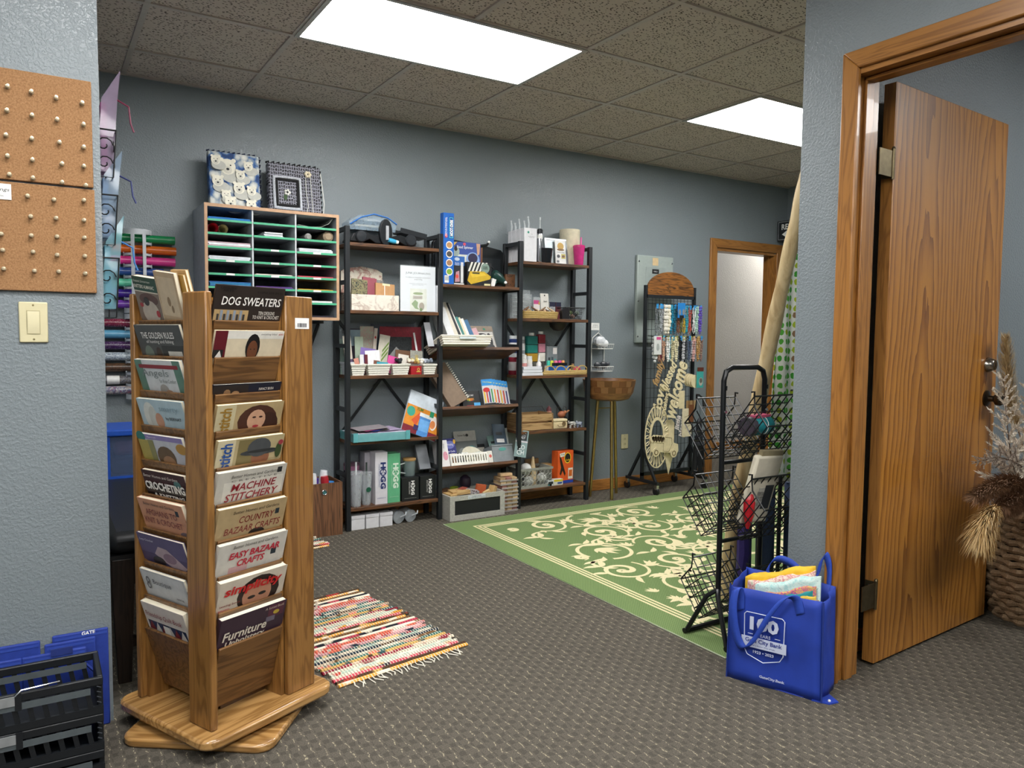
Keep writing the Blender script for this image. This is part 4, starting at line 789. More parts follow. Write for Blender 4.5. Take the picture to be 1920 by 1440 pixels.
B().lathe([(.017, 0), (.019, .004), (.019, .19), (.016, .2)], 18).obj('body', CHROME, spr); B().lathe([(.02, .2), (.02, .225), (.012, .232)], 18).obj('collar', mt('#303336', .3, .6), spr); B().lathe([(.004, .23), (.003, .29), (.006, .295), (.005, .31)], 10).obj('plunger', mt('#d8dcde', .2), spr); B().lathe([(.0195, .165), (.0195, .19)], 18, cap=(False, False)).obj('band', WHT, spr)
lathing('black_cup', 'faceted black cup on the top right shelf', 'cup', 3.02, 4.39, z, [(.037, 0), (.042, .004), (.052, .1), (.049, .1), (.04, .006)], mt('#121417', .22), 10)
fr = thing('framed_print', 'silver framed print with small pictures on the top right shelf', 'picture frame', (3.15, 4.43, z), rot=(rad(-6), 0, 0))
for q in ((-.1, .1, 0, .012, 0, .012), (-.1, .1, 0, .012, .173, .185), (-.1, -.088, 0, .012, .012, .173), (.088, .1, 0, .012, .012, .173)): B().box(*q).obj('frame_bar', mt('#8f9496', .3, .7), fr)
B().box(-.088, .088, .004, .01, .012, .173).obj('backing', mt('#9aa4a6', .35, .5), fr)
B().box(-.02, .07, -.012, -.008, 0, .17).obj('leaflet', mt('#d8d8d4', .5), fr)
decal(fr, [(mt('#b8923a', .5), el(.027, .13, .028, .026)), (mt('#7a5a2a', .5), el(.027, .105, .032, .008)), (mt('#3a3c40', .5), el(.005, .058, .014, .012)), (mt('#b5a84a', .5), rc(.03, .065, .042, .075)), (mt('#6a4a3a', .5), el(.047, .058, .013, .009)), (mt('#6a6c70', .5), rc(-.012, .01, .012, .028))], 'leaflet_print', -.0125); txt('Candle making', .06, .01, mt('#55585c', .5), fr, (.026, -.0145, .086))
lathing('candle_roll', 'tall cream cylinder standing at the back of the top right shelf', 'roll', 3.30, 4.49, z, [(.072, 0), (.074, .003), (.074, .26), (.071, .262), (.03, .262), (.03, .2)], mt('#d6cdb2', .6), 32)
pk = tumbler('pink_tumbler', 'hot pink tumbler with straw inside a clear cup', 3.31, 4.39, z, .125, .042, mt('#d23a86', .2, alpha=.8), mt('#d0307c', .2, alpha=.85), mt('#e070a8', .3), .012)
z = ZR[1]
for i, (x0, x1, y, h) in enumerate(((2.818, 2.985, 4.50, .175), (2.90, 2.995, 4.536, .205))):
    t = thing('bead_organizer', ('clear divided bead organizer box standing left on the second right shelf', 'clear organizer box behind the first one with a pink label')[i], 'organizer', ((x0+x1)/2, y, z)); w = x1-x0
    B().box(-w/2, w/2, 0, .03, 0, h).obj('case', mt('#c9d0d2', .12, alpha=.35), t, bevel=.004)
    for k in range(1, 6): B().box(-w/2+.006, w/2-.006, -.001, .0, h*k/6-.001, h*k/6+.001).obj('divider', mt('#dfe4e6', .2, alpha=.7), t)
o = pbox('bead_card', 'clear case with a pink and white label behind the wicker tray', 'package', 2.99, 3.05, 4.49, .02, z, .155, mt('#b9c0c2', .15, alpha=.6), [('#b84a80', rc(.05, .8, .68, .86)), ('#d8d0d0', rc(.05, .9, .42, .68)), ('#c89a4a', el(.82, .72, .1, .08))])
WIC = marble('wicker_straw', ['#8f7440', '#c4a868', '#a98c50', '#d6bd80'], 120, .6)
wt = thing('wicker_tray', 'oval wicker tray of seashells and twigs on the second right shelf', 'tray', (2.985, 4.42, z))
for r_ in range(6): B().tube([(.155*cos(a)*(1+.012*r_), .055*sin(a)*(1+.02*r_), .006+.008*r_) for a in [2*pi*k/28 for k in range(28)]], .0055, 5, closed=True).obj('coil', WIC, wt)
B().slab(el(0, 0, .15, .05, 24), 0, .004).obj('bottom', WIC, wt)
for i in range(11):
    random.seed(60+i); c = ('#7a5638', '#a88a64', '#c4b090', '#6a4a32', '#b59a78', '#d0c0a0', '#8a6a4a', '#c9a884', '#5e4230', '#bda586', '#a07a54')[i]
    b = B()
    if i % 3 == 0: b.tube([(-.025, 0, 0), (0, .006, .012), (.022, -.004, .03)], [.006, .007, .004], 6)
    else: b.lathe([(0, -.012), (.012, -.004), (.014, .004), (.006, .014), (0, .018)], 8, cap=(False, False))
    tag(b.obj('seashell' if i % 3 else 'twig', mt(c, .6), None, (2.87+.023*i, 4.40+.012*(i % 3), z+.052), (0, 0, i)), 'small %s in the wicker tray, number %s from its left end' % ('shell' if i % 3 else 'brown twig', ('one', 'two', 'three', 'four', 'five', 'six', 'seven', 'eight', 'nine', 'ten', 'eleven')[i]), 'shell' if i % 3 else 'twig', 'shells and twigs in the wicker tray')
pbox('bead_pack', 'tall white-topped hanging pack of brown beads', 'bead pack', 3.06, 3.13, 4.49, .01, z, .185, '#cfccc4', [('#3a2a22', rc(.04, .96, .03, .36)), ('#b5622e', el(.6, .24, .22, .09)), ('#7a5a3a', el(.3, .18, .16, .08)), ('#2a2a2a', el(.5, .92, .08, .03))], [('Beads', .4, .06, .55, .7, '#4a4a48', 0)], rx=rad(-5), rz=rad(0), group='bead packs on the second right shelf')
pbox('bead_pack', 'hanging pack of black and white beads with navy header', 'bead pack', 3.135, 3.185, 4.495, .012, z, .125, marble('bw_beads', ['#26282c', '#c9cacc', '#3a3c40', '#9a9ca0'], 160), [('#1c1e36', rc(0, 1, .74, 1))], group='bead packs on the second right shelf')
pbox('bead_pack', 'hanging pack of dark red beads with navy header', 'bead pack', 3.19, 3.235, 4.495, .012, z, .125, marble('red_beads', ['#3a1418', '#7a2a30', '#22181c', '#9a4a48'], 160), [('#1c1e36', rc(0, 1, .74, 1))], group='bead packs on the second right shelf')
tag(B().prism([(-.03, 0), (.03, 0), (.035, .07), (.01, .085), (-.035, .06)], 0, .03).obj('black_pouch', mt('#1c1a1c', .35), None, (3.19, 4.372, z)), 'crumpled black bag beside the wire basket', 'bag')
wb = thing('wire_basket', 'small black wire mesh basket at the end of the second right shelf', 'basket', (3.283, 4.43, z))
b = B(); b.tube([(x, y, .085) for x, y in ((-.085, -.05), (.085, -.05), (.085, .06), (-.085, .06))], .0025, 5, closed=True); b.tube([(x, y, .004) for x, y in ((-.06, -.035), (.06, -.035), (.06, .045), (-.06, .045))], .0025, 5, closed=True); b.obj('rim', BLK, wb)
b = B()
for k in range(15):
    t_ = k/14; b.tube([(-.06+.12*t_, -.035, .004), (-.085+.17*((t_+.18) % 1), -.05, .085)], .001, 4); b.tube([(-.06+.12*t_, -.035, .004), (-.085+.17*((t_-.18) % 1), -.05, .085)], .001, 4)
for k in range(8):
    t_ = k/7; b.tube([(-.06, -.035+.08*t_, .004), (-.085, -.05+.11*t_, .085)], .001, 4); b.tube([(.06, -.035+.08*t_, .004), (.085, -.05+.11*t_, .085)], .001, 4)
o = b.obj('mesh', BLK, wb); o['kind'] = 'stuff'
for i, c in enumerate(('#a8b06a', '#c9c4b0', '#5a6a3a', '#b08a7a', '#2a2c2e', '#8a9a8a')):
    tag(B().ball((0, 0, 0), .018, 0, 8, 6, (1.2, .8, .9)).obj('trinket', mt(c, .6), None, (3.235+.02*i, 4.435, z+.025+.012*(i % 3))), ('olive', 'cream', 'green', 'dusty pink', 'black', 'sage')[i]+' trinket in the black wire basket', 'trinket', 'trinkets in the black wire basket')
# hanging pouch under that shelf
tag(B().lathe([(.0, -.062), (.035, -.055), (.06, -.03), (.066, -.002)], 16, cap=(False, True)).obj('hanging_bowl', mt('#2a2320', .5), None, (3.20, 4.48, z-.0215)), 'dark half-round holder fixed under the second right shelf', 'holder')
z = ZR[2]
def jar(label, x, y, z, r, h, col, lid='#cdd2d4', band='#d8d8d8'):
    t = thing('paint_jar', label, 'jar', (x, y, z), group='paint jars on the third right shelf')
    B().lathe([(r*.95, 0), (r, .004), (r, h*.78), (r*.86, h*.82)], 18).obj('jar_body', mt(col, .3), t); B().lathe([(r*.92, h*.82), (r*.92, h), (r*.85, h*1.01)], 18).obj('lid', mt(lid, .35), t); B().lathe([(r*1.01, h*.2), (r*1.01, h*.6)], 18, cap=(False, False)).obj('label_band', mt(band, .5), t)
jar('clear jar of red powder with a white label, lower left', 2.852, 4.525, z, .036, .15, '#8a2436'); jar('clear grey jar next to the red powder jar', 2.921, 4.53, z, .03, .145, '#7a7478')
jar('blue powder jar stacked on the red jar', 2.852, 4.525, z+.153, .034, .12, '#26386a'); jar('white capped jar stacked on the grey jar', 2.92, 4.53, z+.148, .026, .12, '#8d9094')
jar('white jar with a red flower label', 2.87, 4.448, z, .037, .14, '#d6d4ce', '#d8d8d4', '#c98a84'); jar('small white bottle right of the flower jar', 2.94, 4.46, z, .024, .13, '#cfcdc4')
G = 'folded white packs on the third right shelf'
for i in range(3): pbox('white_pack', ('bottom', 'middle', 'top')[i]+' folded white pack at the front of the third right shelf', 'package', 2.815+.006*i, 2.985-.004*i, 4.352, .055, z+.021*i, .019, '#d2d4da', group=G)
bs = thing('stacking_jars', 'tower of teal, green and gold stacking paint containers', 'jar tower', (2.997, 4.52, z+.0))
for k, c in enumerate(('#a8842a', '#24786e', '#2a7a74')): B().box(-.043, .043, -.02, .02, .09+.062*k, .148+.062*k).obj('container', mt(c, .3), bs, bevel=.003)
B().box(-.043, .043, -.02, .02, 0, .086).obj('container', mt('#5a5a52', .3), bs, bevel=.003); B().lathe([(.02, .276), (.02, .296)], 14).obj('cap', WHT, bs)
bs = thing('stacking_jars', 'tower of red, pink and white stacking paint containers', 'jar tower', (3.078, 4.52, z))
for k, c in enumerate(('#d0ccc2', '#b87a8a', '#8a2a34')): B().box(-.028, .028, -.02, .02, .09+.066*k, .152+.066*k).obj('container', mt(c, .3), bs, bevel=.003)
B().box(-.028, .028, -.02, .02, 0, .086).obj('container', mt('#4a4a46', .3), bs, bevel=.003); B().lathe([(.018, .288), (.018, .306)], 14).obj('cap', WHT, bs)
pbox('polish_pack', 'clear hanging pack of dark and teal polish bottles', 'package', 3.115, 3.205, 4.49, .02, z+.0, .2, mt('#8f9698', .2, alpha=.6), [('#2a3236', rc(.1, .3, .2, .6)), ('#3a4a50', rc(.4, .6, .2, .62)), ('#3a8a84', rc(.7, .88, .18, .55)), ('#c9c4c0', rc(.55, .95, .72, .95))])
gl = thing('glue_bottle', 'white glue bottle with pointed tip', 'bottle', (3.02, 4.455, z+.0)); B().lathe([(.017, 0), (.018, .004), (.018, .08), (.01, .092)], 16).obj('body', mt('#e0dedc', .4), gl); B().lathe([(.01, .092), (.003, .14)], 12).obj('tip', WHT, gl); B().lathe([(.0184, .02), (.0184, .06)], 16, cap=(False, False)).obj('label_band', mt('#6a5a9a', .5), gl)
rt_ = thing('rattan_tray', 'rattan tray with looped arches holding craft supplies', 'tray', (3.185, 4.355, z))
b = B().box(-.19, .19, 0, .18, 0, .004)
for y in (0, .18): 
    for r_ in range(4): B().tube([(-.19, y, .008+.007*r_), (.19, y, .008+.007*r_)], .0042, 5).obj('coil', WIC, rt_)
for x in (-.19, .19): B().tube([(x, 0, .014), (x, .18, .014)], .009, 5).obj('coil', WIC, rt_)
b.obj('bottom', WIC, rt_)
for i in range(4): B().tube([(-.14+.095*i+.045*cos(a), 0, .03+.034*sin(a)) for a in [pi*k/10 for k in range(11)]], .0045, 5).obj('arch', WIC, rt_)
pbox('blue_marker_case', 'bright blue case with black caps in the rattan tray', 'case', 3.10, 3.24, 4.39, .06, z+.006, .055, '#2a64b0')
for i in range(8): tag(B().lathe([(.008, 0), (.008, .022)], 8).obj('marker', mt('#17181a', .4), None, (3.11+.0165*i, 4.41, z+.062)), 'black marker cap standing in the blue case, number %s from the left' % ('one', 'two', 'three', 'four', 'five', 'six', 'seven', 'eight')[i], 'marker', 'black marker caps in the blue case')
for i, (c, x) in enumerate((('#c8d03a', 3.15), ('#e06a8a', 3.185), ('#e0489a', 3.22), ('#3ac0a8', 3.12), ('#e89a50', 3.25))): tag(B().lathe([(.013, 0), (.013, .03), (.009, .036)], 12).obj('paint_pot', mt(c, .4), None, (x, 4.48, z+.062)), ('lime', 'coral pink', 'hot pink', 'mint', 'orange')[i]+' paint pot at the back of the rattan tray', 'paint pot', 'paint pots in the rattan tray')
pbox('pot_riser', 'white carton under the bright paint pots', 'box', 3.10, 3.27, 4.462, .05, z+.006, .055, '#cfd0d2')
tag(B().ball((0, 0, .025), .028, 0, 10, 7, (1.2, .8, .9)).obj('yarn_ball', mt('#b83050', .7), None, (3.315, 4.40, z+.006)), 'crimson bundle at the right of the rattan tray', 'bundle')
lathing('cork_vial', 'small corked glass vial in the rattan tray', 'vial', 3.285, 4.41, z+.006, [(.013, 0), (.014, .05), (.009, .056), (.009, .07)], mt('#9a7a54', .3), 12, cap=(True, True))
z = ZR[3]
wc = thing('wooden_crate', 'slatted wooden crate on the fourth right shelf', 'crate', (2.948, 4.36, z)); CRW = wood('#7a5a34', '#b08f62', 'x', .7); CRY = wood('#6a4c2c', '#94754e', 'y', .7)
for zz in (0, .062): 
    B().box(-.125, .125, 0, .009, zz+.004, zz+.052).obj('slat', CRW, wc, bevel=.001); B().box(-.125, .125, .171, .18, zz+.004, zz+.052).obj('slat', CRW, wc, bevel=.001)
for s in (-1, 1): B().box(min(s*.125, s*.136), max(s*.125, s*.136), 0, .18, 0, .118).obj('end_panel', CRY, wc)
B().box(-.125, .125, .009, .171, 0, .006).obj('bottom', CRW, wc); B().tube([(-.14, .09, .1), (-.1, .09, .16), (.1, .09, .16), (.14, .09, .1)], .0015, 4).obj('wire_handle', mt('#3a3430', .5, .6), wc)
sc_ = thing('mini_suitcase', 'small cream suitcase box with a handle', 'box', (3.155, 4.37, z)); B().box(-.062, .062, 0, .06, 0, .05).obj('body', mt('#cbb991', .6), sc_, bevel=.006); B().box(-.063, .063, -.001, .061, .051, .07).obj('lid', mt('#d2c29c', .6), sc_, bevel=.006); B().tube([(-.025, -.002, .03), (-.02, -.012, .018), (.02, -.012, .018), (.025, -.002, .03)], .003).obj('handle', mt('#7a6a4a', .5), sc_); B().prism(el(.03, .035, .016, .018, 14), -.002, 0).obj('cutout', mt('#6a5638', .6), sc_)
f1 = thing('gnome_figurine', 'grey and red folk figurine standing behind the suitcase box', 'figurine', (3.13, 4.48, z)); B().lathe([(.03, 0), (.035, .05), (.025, .09), (.012, .1)], 12).obj('body', mt('#4a464c', .7), f1); B().ball((0, -.005, .112), .018).obj('head', mt('#a8705a', .6), f1); B().lathe([(.02, .122), (.016, .14), (0, .16)], 12, cap=(True, False)).obj('hat', mt('#5a2a2e', .7), f1); B().bar((-.012, -.026, .075), (.012, -.026, .03), .012, .004).obj('scarf', mt('#8d4a44', .7), f1)
f2 = thing('bird_figurine', 'brown bird ornament in a curled wire frame', 'figurine', (3.235, 4.47, z)); B().ball((0, 0, .09), .026, 0, 10, 7, (1.25, .9, 1)).obj('body', mt('#9a5a3a', .6), f2); B().ball((.03, 0, .105), .014).obj('head', mt('#b0704a', .6), f2); B().bar((.03, 0, .1), (.065, 0, .118), .014, .006).obj('wing', mt('#b07a54', .6), f2)
for s in (-1, 1): B().tube([(s*.005, 0, .0), (s*.03, 0, .05), (s*.045, 0, .1), (s*.04, 0, .14), (s*.02, 0, .15), (s*.012, 0, .125)], .0025, 5).obj('wire_curl', mt('#2c2420', .5), f2)
B().lathe([(.035, 0), (.035, .012)], 14).obj('base', mt('#4a3626', .6), f2)
def cow(label, x, c1, c2, s=1):
    t = thing('cow_figurine', label, 'figurine', (x, 4.385, z)); cm = marble('cow_'+c1[1:], [c1, c1, c2, c2], 55)
    B().box(-.028*s, .02*s, -.01, .01, .02*s, .045*s).obj('body', cm, t, bevel=.004)
    B().box(-.04*s, -.026*s, -.008, .008, .03*s, .052*s).obj('head', cm, t, bevel=.003)
    for (lx, ly) in ((-.022, -.006), (-.022, .006), (.014, -.006), (.014, .006)): B().lathe([(.004, 0), (.004, .022*s)], 6, (lx*s, ly, 0)).obj('leg', cm, t)
cow('small white cow figurine with black patches', 3.275, '#dcdad4', '#1c1c1c'); cow('small blue and white spotted figurine beside the cow', 3.337, '#46587c', '#c9ced6', .9)
z = ZR[4]
pb = thing('lattice_basket', 'grey plastic basket with cut-out flower lattice on the bottom right shelf', 'basket', (2.95, 4.36, z)); GG = mt('#8b8c84', .5)
for yy in (0, .157):
    B().box(-.13, .13, yy, yy+.003, .0, .02).obj('wall_band', GG, pb); B().box(-.138, .138, yy-.003, yy+.006, .125, .14).obj('rim', GG, pb)
    for i in range(8):
        for j in range(3): B().tube([(-.112+.032*i+.015*cos(a), yy+.0015, .036+.035*j+.016*sin(a)) for a in [2*pi*k/8 for k in range(8)]], .0022, 4, closed=True).obj('lattice_ring', GG, pb)
for s in (-1, 1):
    B().box(min(s*.127, s*.13), max(s*.127, s*.13), .003, .157, 0, .13).obj('end_wall', GG, pb); B().box(min(s*.128, s*.138), max(s*.128, s*.138), .0, .16, .125, .14).obj('rim', GG, pb)
B().box(-.127, .127, .003, .157, 0, .003).obj('bottom', GG, pb)
lathing('wooden_cone', 'pale wooden cone standing in the grey lattice basket', 'cone', 2.97, 4.44, z+.004, [(.035, 0), (.034, .01), (.007, .2), (0, .205)], mt('#c2ab84', .6), 18, cap=(True, False))
for i, (x, y, zz, r) in enumerate(((2.895, 4.42, .128, .042), (3.02, 4.40, .06, .035), (2.92, 4.42, .04, .035))): tag(B().ball((0, 0, 0), r, 0, 14, 9).obj('foam_ball', mt('#dcdcd8', .6), None, (x, y, z+zz)), ('white foam ball showing above the lattice basket', 'white foam ball low at the right of the lattice basket', 'white foam ball at the bottom of the lattice basket')[i], 'ball', 'foam balls in the lattice basket')
ob = pbox('glue_box', 'orange and blue craft glue box with a dark round badge', 'box', 3.155, 3.30, 4.40, .07, z, .235, '#d2561e', [('#1f3f9a', rc(0, 1, 0, .09)), ('#17120e', [(.1, .85), (.2, .8), (.38, .5), (.5, .3), (.45, .22), (.3, .4), (.2, .25), (.12, .3), (.2, .5), (.14, .65)]), ('#e8c02a', el(.62, .78, .22, .17)), ('#15120f', el(.62, .78, .18, .14)), ('#d8d2c4', rc(.66, .96, .12, .46)), ('#c2601e', rc(.7, .92, .2, .4)), ('#e4dfd2', [(.1, .93), (.45, .96), (.4, .84), (.15, .82)])], [('Gorilla', .26, .06, .62, .72, '#e8c02a', 0), ('Hot Glue', .22, .05, .28, .9, '#1a1410', 0)], rz=rad(4))
B().box(.0735, .0745, .004, .066, .0, .022).obj('side_band', mt('#1f3f9a', .5), ob)
o = pbox('dual_pack_box', 'small yellow and white box at the front of the bottom right shelf', 'box', 3.10, 3.18, 4.365, .04, z, .042, '#d0d0c4', [('#c9b42a', rc(.02, .98, .62, .98)), ('#2a4a8a', rc(.4, .9, .2, .5))])
pbox('dual_pack_box', 'small white and dark box beside the yellow box', 'box', 3.045, 3.095, 4.36, .04, z, .04, '#c4c8c8', [('#22262a', rc(.1, .9, .35, .8)), ('#3a8a90', rc(.1, .3, .1, .3))])
for i in range(3): block(('lower', 'middle', 'upper')[i]+' pale wooden arch block stacked behind the orange box', 3.12, 4.50, z+.047*i, .075, .06, .045, OAKS, 6-5*i, 0, 'wooden blocks behind the orange box')
pbox('brown_card_stack', 'brown card standing behind the lattice basket', 'card', 2.97, 3.08, 4.53, .02, z, .175, '#8a6a46')
# ================================================================== CUBBY ORGANISER WITH JOURNALS
cu = thing('paper_sorter', 'grey and tan wall-hung paper sorter with green shelf edges', 'paper sorter', (1.125, 4.25, 1.268))
PB = mt('#b59070', .55); LG = mt('#a9adb4', .5); GRN = mt('#4ba980', .45, var=.05)
WX = .363; HT = .6; DP = .33
B().box(-WX, WX, 0, DP, HT-.014, HT).obj('top_panel', [LG], cu); B().box(-WX, WX, 0, DP, 0, .014).obj('bottom_panel', LG, cu)
for s in (-1, 1): B().box(min(s*WX, s*(WX-.014)), max(s*WX, s*(WX-.014)), 0, DP, .014, HT-.014).obj('side_panel', LG, cu)
B().box(-WX+.014, WX-.014, DP-.006, DP, .014, HT-.014).obj('back_panel', mt('#6d7278', .7), cu)
B().box(-WX, WX, -.003, 0, HT-.016, HT+.001).box(-WX, WX, -.003, 0, 0, .016).box(-WX, -WX+.016, -.003, 0, .016, HT-.016).box(WX-.016, WX, -.003, 0, .016, HT-.016).obj('edge_banding', PB, cu)
CW = (2*WX-.028)/3
for i in (1, 2): B().box(-WX+.014+CW*i-.004, -WX+.014+CW*i+.004, .004, DP-.006, .014, HT-.014).obj('divider', mt('#c3c6ca', .5), cu)
SZ = [HT-.083-.0705*k for k in range(7)]
for k, zz in enumerate(SZ):
    for i in range(3):
        x0 = -WX+.014+CW*i+.004*(i > 0); x1 = -WX+.014+CW*(i+1)-.004*(i < 2)
        sh = B().box(x0, x1, .004, DP-.006, zz-.004, zz).obj('shelf', mt('#8d9196', .5), cu); B().box(x0, x1, -.002, .004, zz-.0065, zz+.0045).obj('green_edge', GRN, sh)
        if (i, k) in ((0, 3), (0, 4), (1, 2), (1, 3), (1, 4), (1, 5), (2, 2), (2, 3), (2, 4), (2, 5)): B().box((x0+x1)/2-.022, (x0+x1)/2+.022, -.0028, -.002, zz-.006, zz+.004).obj('label_tab', WHT, sh)
def cell(i, k): return 1.125-WX+.014+CW*(i+.5), 1.268+(SZ[k] if k < 7 else .014)
def stack(label, i, k, h, col, w=.2, n=4, y=4.262, cols=None):
    x, zz = cell(i, k); t = thing('paper_stack', label, 'paper stack', (x, y, zz+.0005), group='paper stacks in the sorter')
    for q in range(n): B().box(-w/2+random.uniform(-.004, .004), w/2+random.uniform(-.004, .004), random.uniform(0, .006), .28, h*q/n, h*(q+.8)/n).obj('sheets', mt((cols or [col])[q % len(cols or [col])], .7), t)
stack('bright blue folders in the top left slot', 0, 0, .018, '#1f6fb4', .215, 3)
stack('white sheets in the third slot of the left column', 0, 2, .03, '#dcdce0', .215, 5, cols=['#dcdce0', '#c4a8b0', '#e4e4e6']); stack('white sheets in the fourth slot of the left column', 0, 3, .026, '#d8dae0', .21, 4)
stack('blue papers in the sixth slot of the left column', 0, 5, .032, '#2a6aa8', .21, 5, cols=['#2c86b4', '#255c98', '#4a90c0'])
stack('folded white packet in the second slot of the middle column', 1, 1, .03, '#d4d6da', .1, 3); stack('cream sheets in the fifth slot of the middle column', 1, 4, .012, '#d2ccc4', .2, 3); stack('purple papers in the sixth slot of the middle column', 1, 5, .016, '#5a3480', .2, 3)
stack('white sheets in the third slot of the right column', 2, 2, .026, '#d6d6dc', .19, 4); stack('salmon papers in the fourth slot of the right column', 2, 3, .006, '#b5665c', .2, 1); stack('coral red papers in the fifth slot of the right column', 2, 4, .012, '#c8465a', .2, 3); stack('yellow papers in the sixth slot of the right column', 2, 5, .01, '#d8a82a', .2, 3); stack('white papers in the seventh slot of the right column', 2, 6, .016, '#dcdcdc', .19, 3); stack('dark papers in the bottom slot of the right column', 2, 7, .012, '#2c2430', .2, 2)
x, zz = cell(0, 1)
for i, (dx, r, c) in enumerate(((-.085, .026, '#c4384a'), (-.035, .024, '#c9c09a'))):
    o = B().lathe([(r, 0), (r, .25), (r-.002, .25), (r-.002, 0)], 20, M=Matrix.Rotation(-pi/2, 4, 'X'), cap=(False, False)).obj('paper_roll', mt(c, .6), None, (x+dx, 4.252, zz+r+.001)); tag(o, ('red', 'cream')[i]+' rolled paper tube in the sorter', 'paper roll', 'paper rolls in the sorter')
x, zz = cell(2, 0)
o = B(); pr = [(-.1, .012), (-.04, .004), (.03, .008), (.075, .03), (.1, .062)]
o.prism(pr+[(a, b+.002) for a, b in pr[::-1]], 0, .25); tag(o.obj('curled_sheet', mt('#b9bcb4', .15, alpha=.75), None, (x, 4.262, zz)), 'curled clear plastic sheet in the top right slot', 'sheet')
x, zz = cell(2, 1)
for i, (dx, r) in enumerate(((-.04, .02), (.075, .03))): tag(B().lathe([(r*.6, 0), (r, .01), (r, .2), (r*.8, .22)], 14, M=Matrix.Rotation(-pi/2, 4, 'X')).obj('wrapped_roll', mt(('#9a9894', '#a8947c')[i], .2, alpha=.8), None, (x+dx, 4.265, zz+r+.001)), ('clear cellophane bundle', 'tan roll in plastic wrap')[i]+' in the second slot of the right column', 'roll', 'wrapped rolls in the sorter')
tag(B().bar((1.40, 4.583, 1.03), (1.40, 4.583, 1.267), .025, .005, n=(0, 1, 0)).bar((1.40, 4.58, 1.258), (1.40, 4.30, 1.258), .025, .016).bar((1.40, 4.575, 1.06), (1.40, 4.36, 1.25), .02, .012, n=(1, 0, 0)).obj('wall_bracket', BLK), 'black wall bracket under the paper sorter', 'bracket')
def fabric_bears():
    n = N('arctic_animal_print'); v = n.coord(); vo = n.n('ShaderNodeTexVoronoi'); n.l(n.coord((24, 1, 20)), vo.inputs['Vector']); vo.inputs['Scale'].default_value = 1; vo.inputs['Randomness'].default_value = 1
    f = n.math('ADD', vo.outputs['Distance'], n.math('MULTIPLY', n.noise(v, 45, 4), .45))
    n.color(n.ramp(f, [(.2, lin('#e0ded0')), (.55, lin('#c4c6c2')), (.72, lin('#8d9aa4')), (.86, lin('#3f6498')), (1, lin('#26406c'))])); n.set(.8); return n.m
def fabric_lace():
    n = N('black_lace_print'); v = n.coord(); vo = n.n('ShaderNodeTexVoronoi'); n.l(n.coord((75, 1, 52)), vo.inputs['Vector']); vo.inputs['Scale'].default_value = 1; vo.inputs['Randomness'].default_value = .35; vo.feature = 'DISTANCE_TO_EDGE'
    web = n.math('LESS_THAN', vo.outputs['Distance'], .09); spot = n.math('GREATER_THAN', n.noise(v, 170, 3, .7), .56)
    f = n.math('MAXIMUM', web, n.math('MULTIPLY', spot, .75)); n.color(n.mix(f, lin('#17171b'), lin('#9c9ca8'))); n.set(.8); return n.m
def bear(cx, cz, s):
    g = '#e0dccb'; return [('#b9b9b0', el(cx+.3*s, cz-.55*s, .75*s, .5*s)), (g, el(cx, cz, .5*s, .52*s)), (g, el(cx-.38*s, cz+.42*s, .15*s, .14*s, 10)), (g, el(cx+.38*s, cz+.42*s, .15*s, .14*s, 10)), ('#c9c6b8', el(cx, cz-.22*s, .26*s, .24*s)), ('#22262a', el(cx, cz-.16*s, .1*s, .08*s, 10)), ('#22262a', el(cx-.18*s, cz+.1*s, .05*s, .05*s, 8)), ('#22262a', el(cx+.18*s, cz+.1*s, .05*s, .05*s, 8))]
j1 = thing('fabric_album', 'album covered in white arctic animal fabric with blue lace edge on the paper sorter', 'album', (.955, 4.40, 1.8695), rot=(rad(-7), 0, rad(0)))
cov = B().box(-.135, .135, 0, .05, 0, .315).obj('cover', fabric_bears(), j1, bevel=.006)
it = []
for (a, b_, s_) in ((-.035, .235, .085), (.075, .25, .05), (-.09, .15, .06), (.03, .195, .05), (.02, .12, .062), (-.05, .075, .05), (.085, .11, .05), (-.03, .035, .06), (.08, .03, .055), (-.1, .26, .05)): it += bear(a, b_, s_)
decal(cov, [(mt(c, .8), p) for c, p in it], 'animal_print', -.0008)
LB = mt('#3a4460', .8)
B().tube([(-.135+.27*k/40, .025+.01*(-1)**k, .318+.006*(-1)**(k//2)) for k in range(41)], .005, 5).obj('lace_trim', LB, j1); B().tube([(.139+.006*(-1)**(k//2), .025+.012*(-1)**k, .32*k/44) for k in range(45)], .005, 5).obj('lace_trim', mt('#2f3850', .8), j1)
j2 = thing('fabric_album', 'album covered in black lace with a framed panel and cream flower on the paper sorter', 'album', (1.29, 4.40, 1.8695), rot=(rad(-8), 0, 0)); LACE = fabric_lace()
B().box(-.15, .15, 0, .055, 0, .295).obj('cover', LACE, j2, bevel=.008)
def rrect(x0, x1, z0, z1, n=6):
    p = []
    for k in range(n): p.append((x0+(x1-x0)*k/n, z0))
    for k in range(n): p.append((x1, z0+(z1-z0)*k/n))
    for k in range(n): p.append((x1-(x1-x0)*k/n, z1))
    for k in range(n): p.append((x0, z1-(z1-z0)*k/n))
    return p
B().tube([(x, -.004, zz) for x, zz in rrect(-.12, .025, .035, .21, 9)], .010, 6, closed=True).obj('white_ruffle', mt('#b9bcc2', .9, var=.3, vs=200), j2)
B().tube([(x, -.008, zz) for x, zz in rrect(-.108, .013, .048, .198, 9)], .009, 6, closed=True).obj('black_frame', mt('#141416', .8), j2)
B().box(-.1, .005, -.006, -.001, .055, .19).obj('panel', LACE, j2)
b = B()
for k in range(5): b.ball((-.05+.012*cos(2*pi*k/5), -.01, .125+.012*sin(2*pi*k/5)), .008, 0, 8, 5)
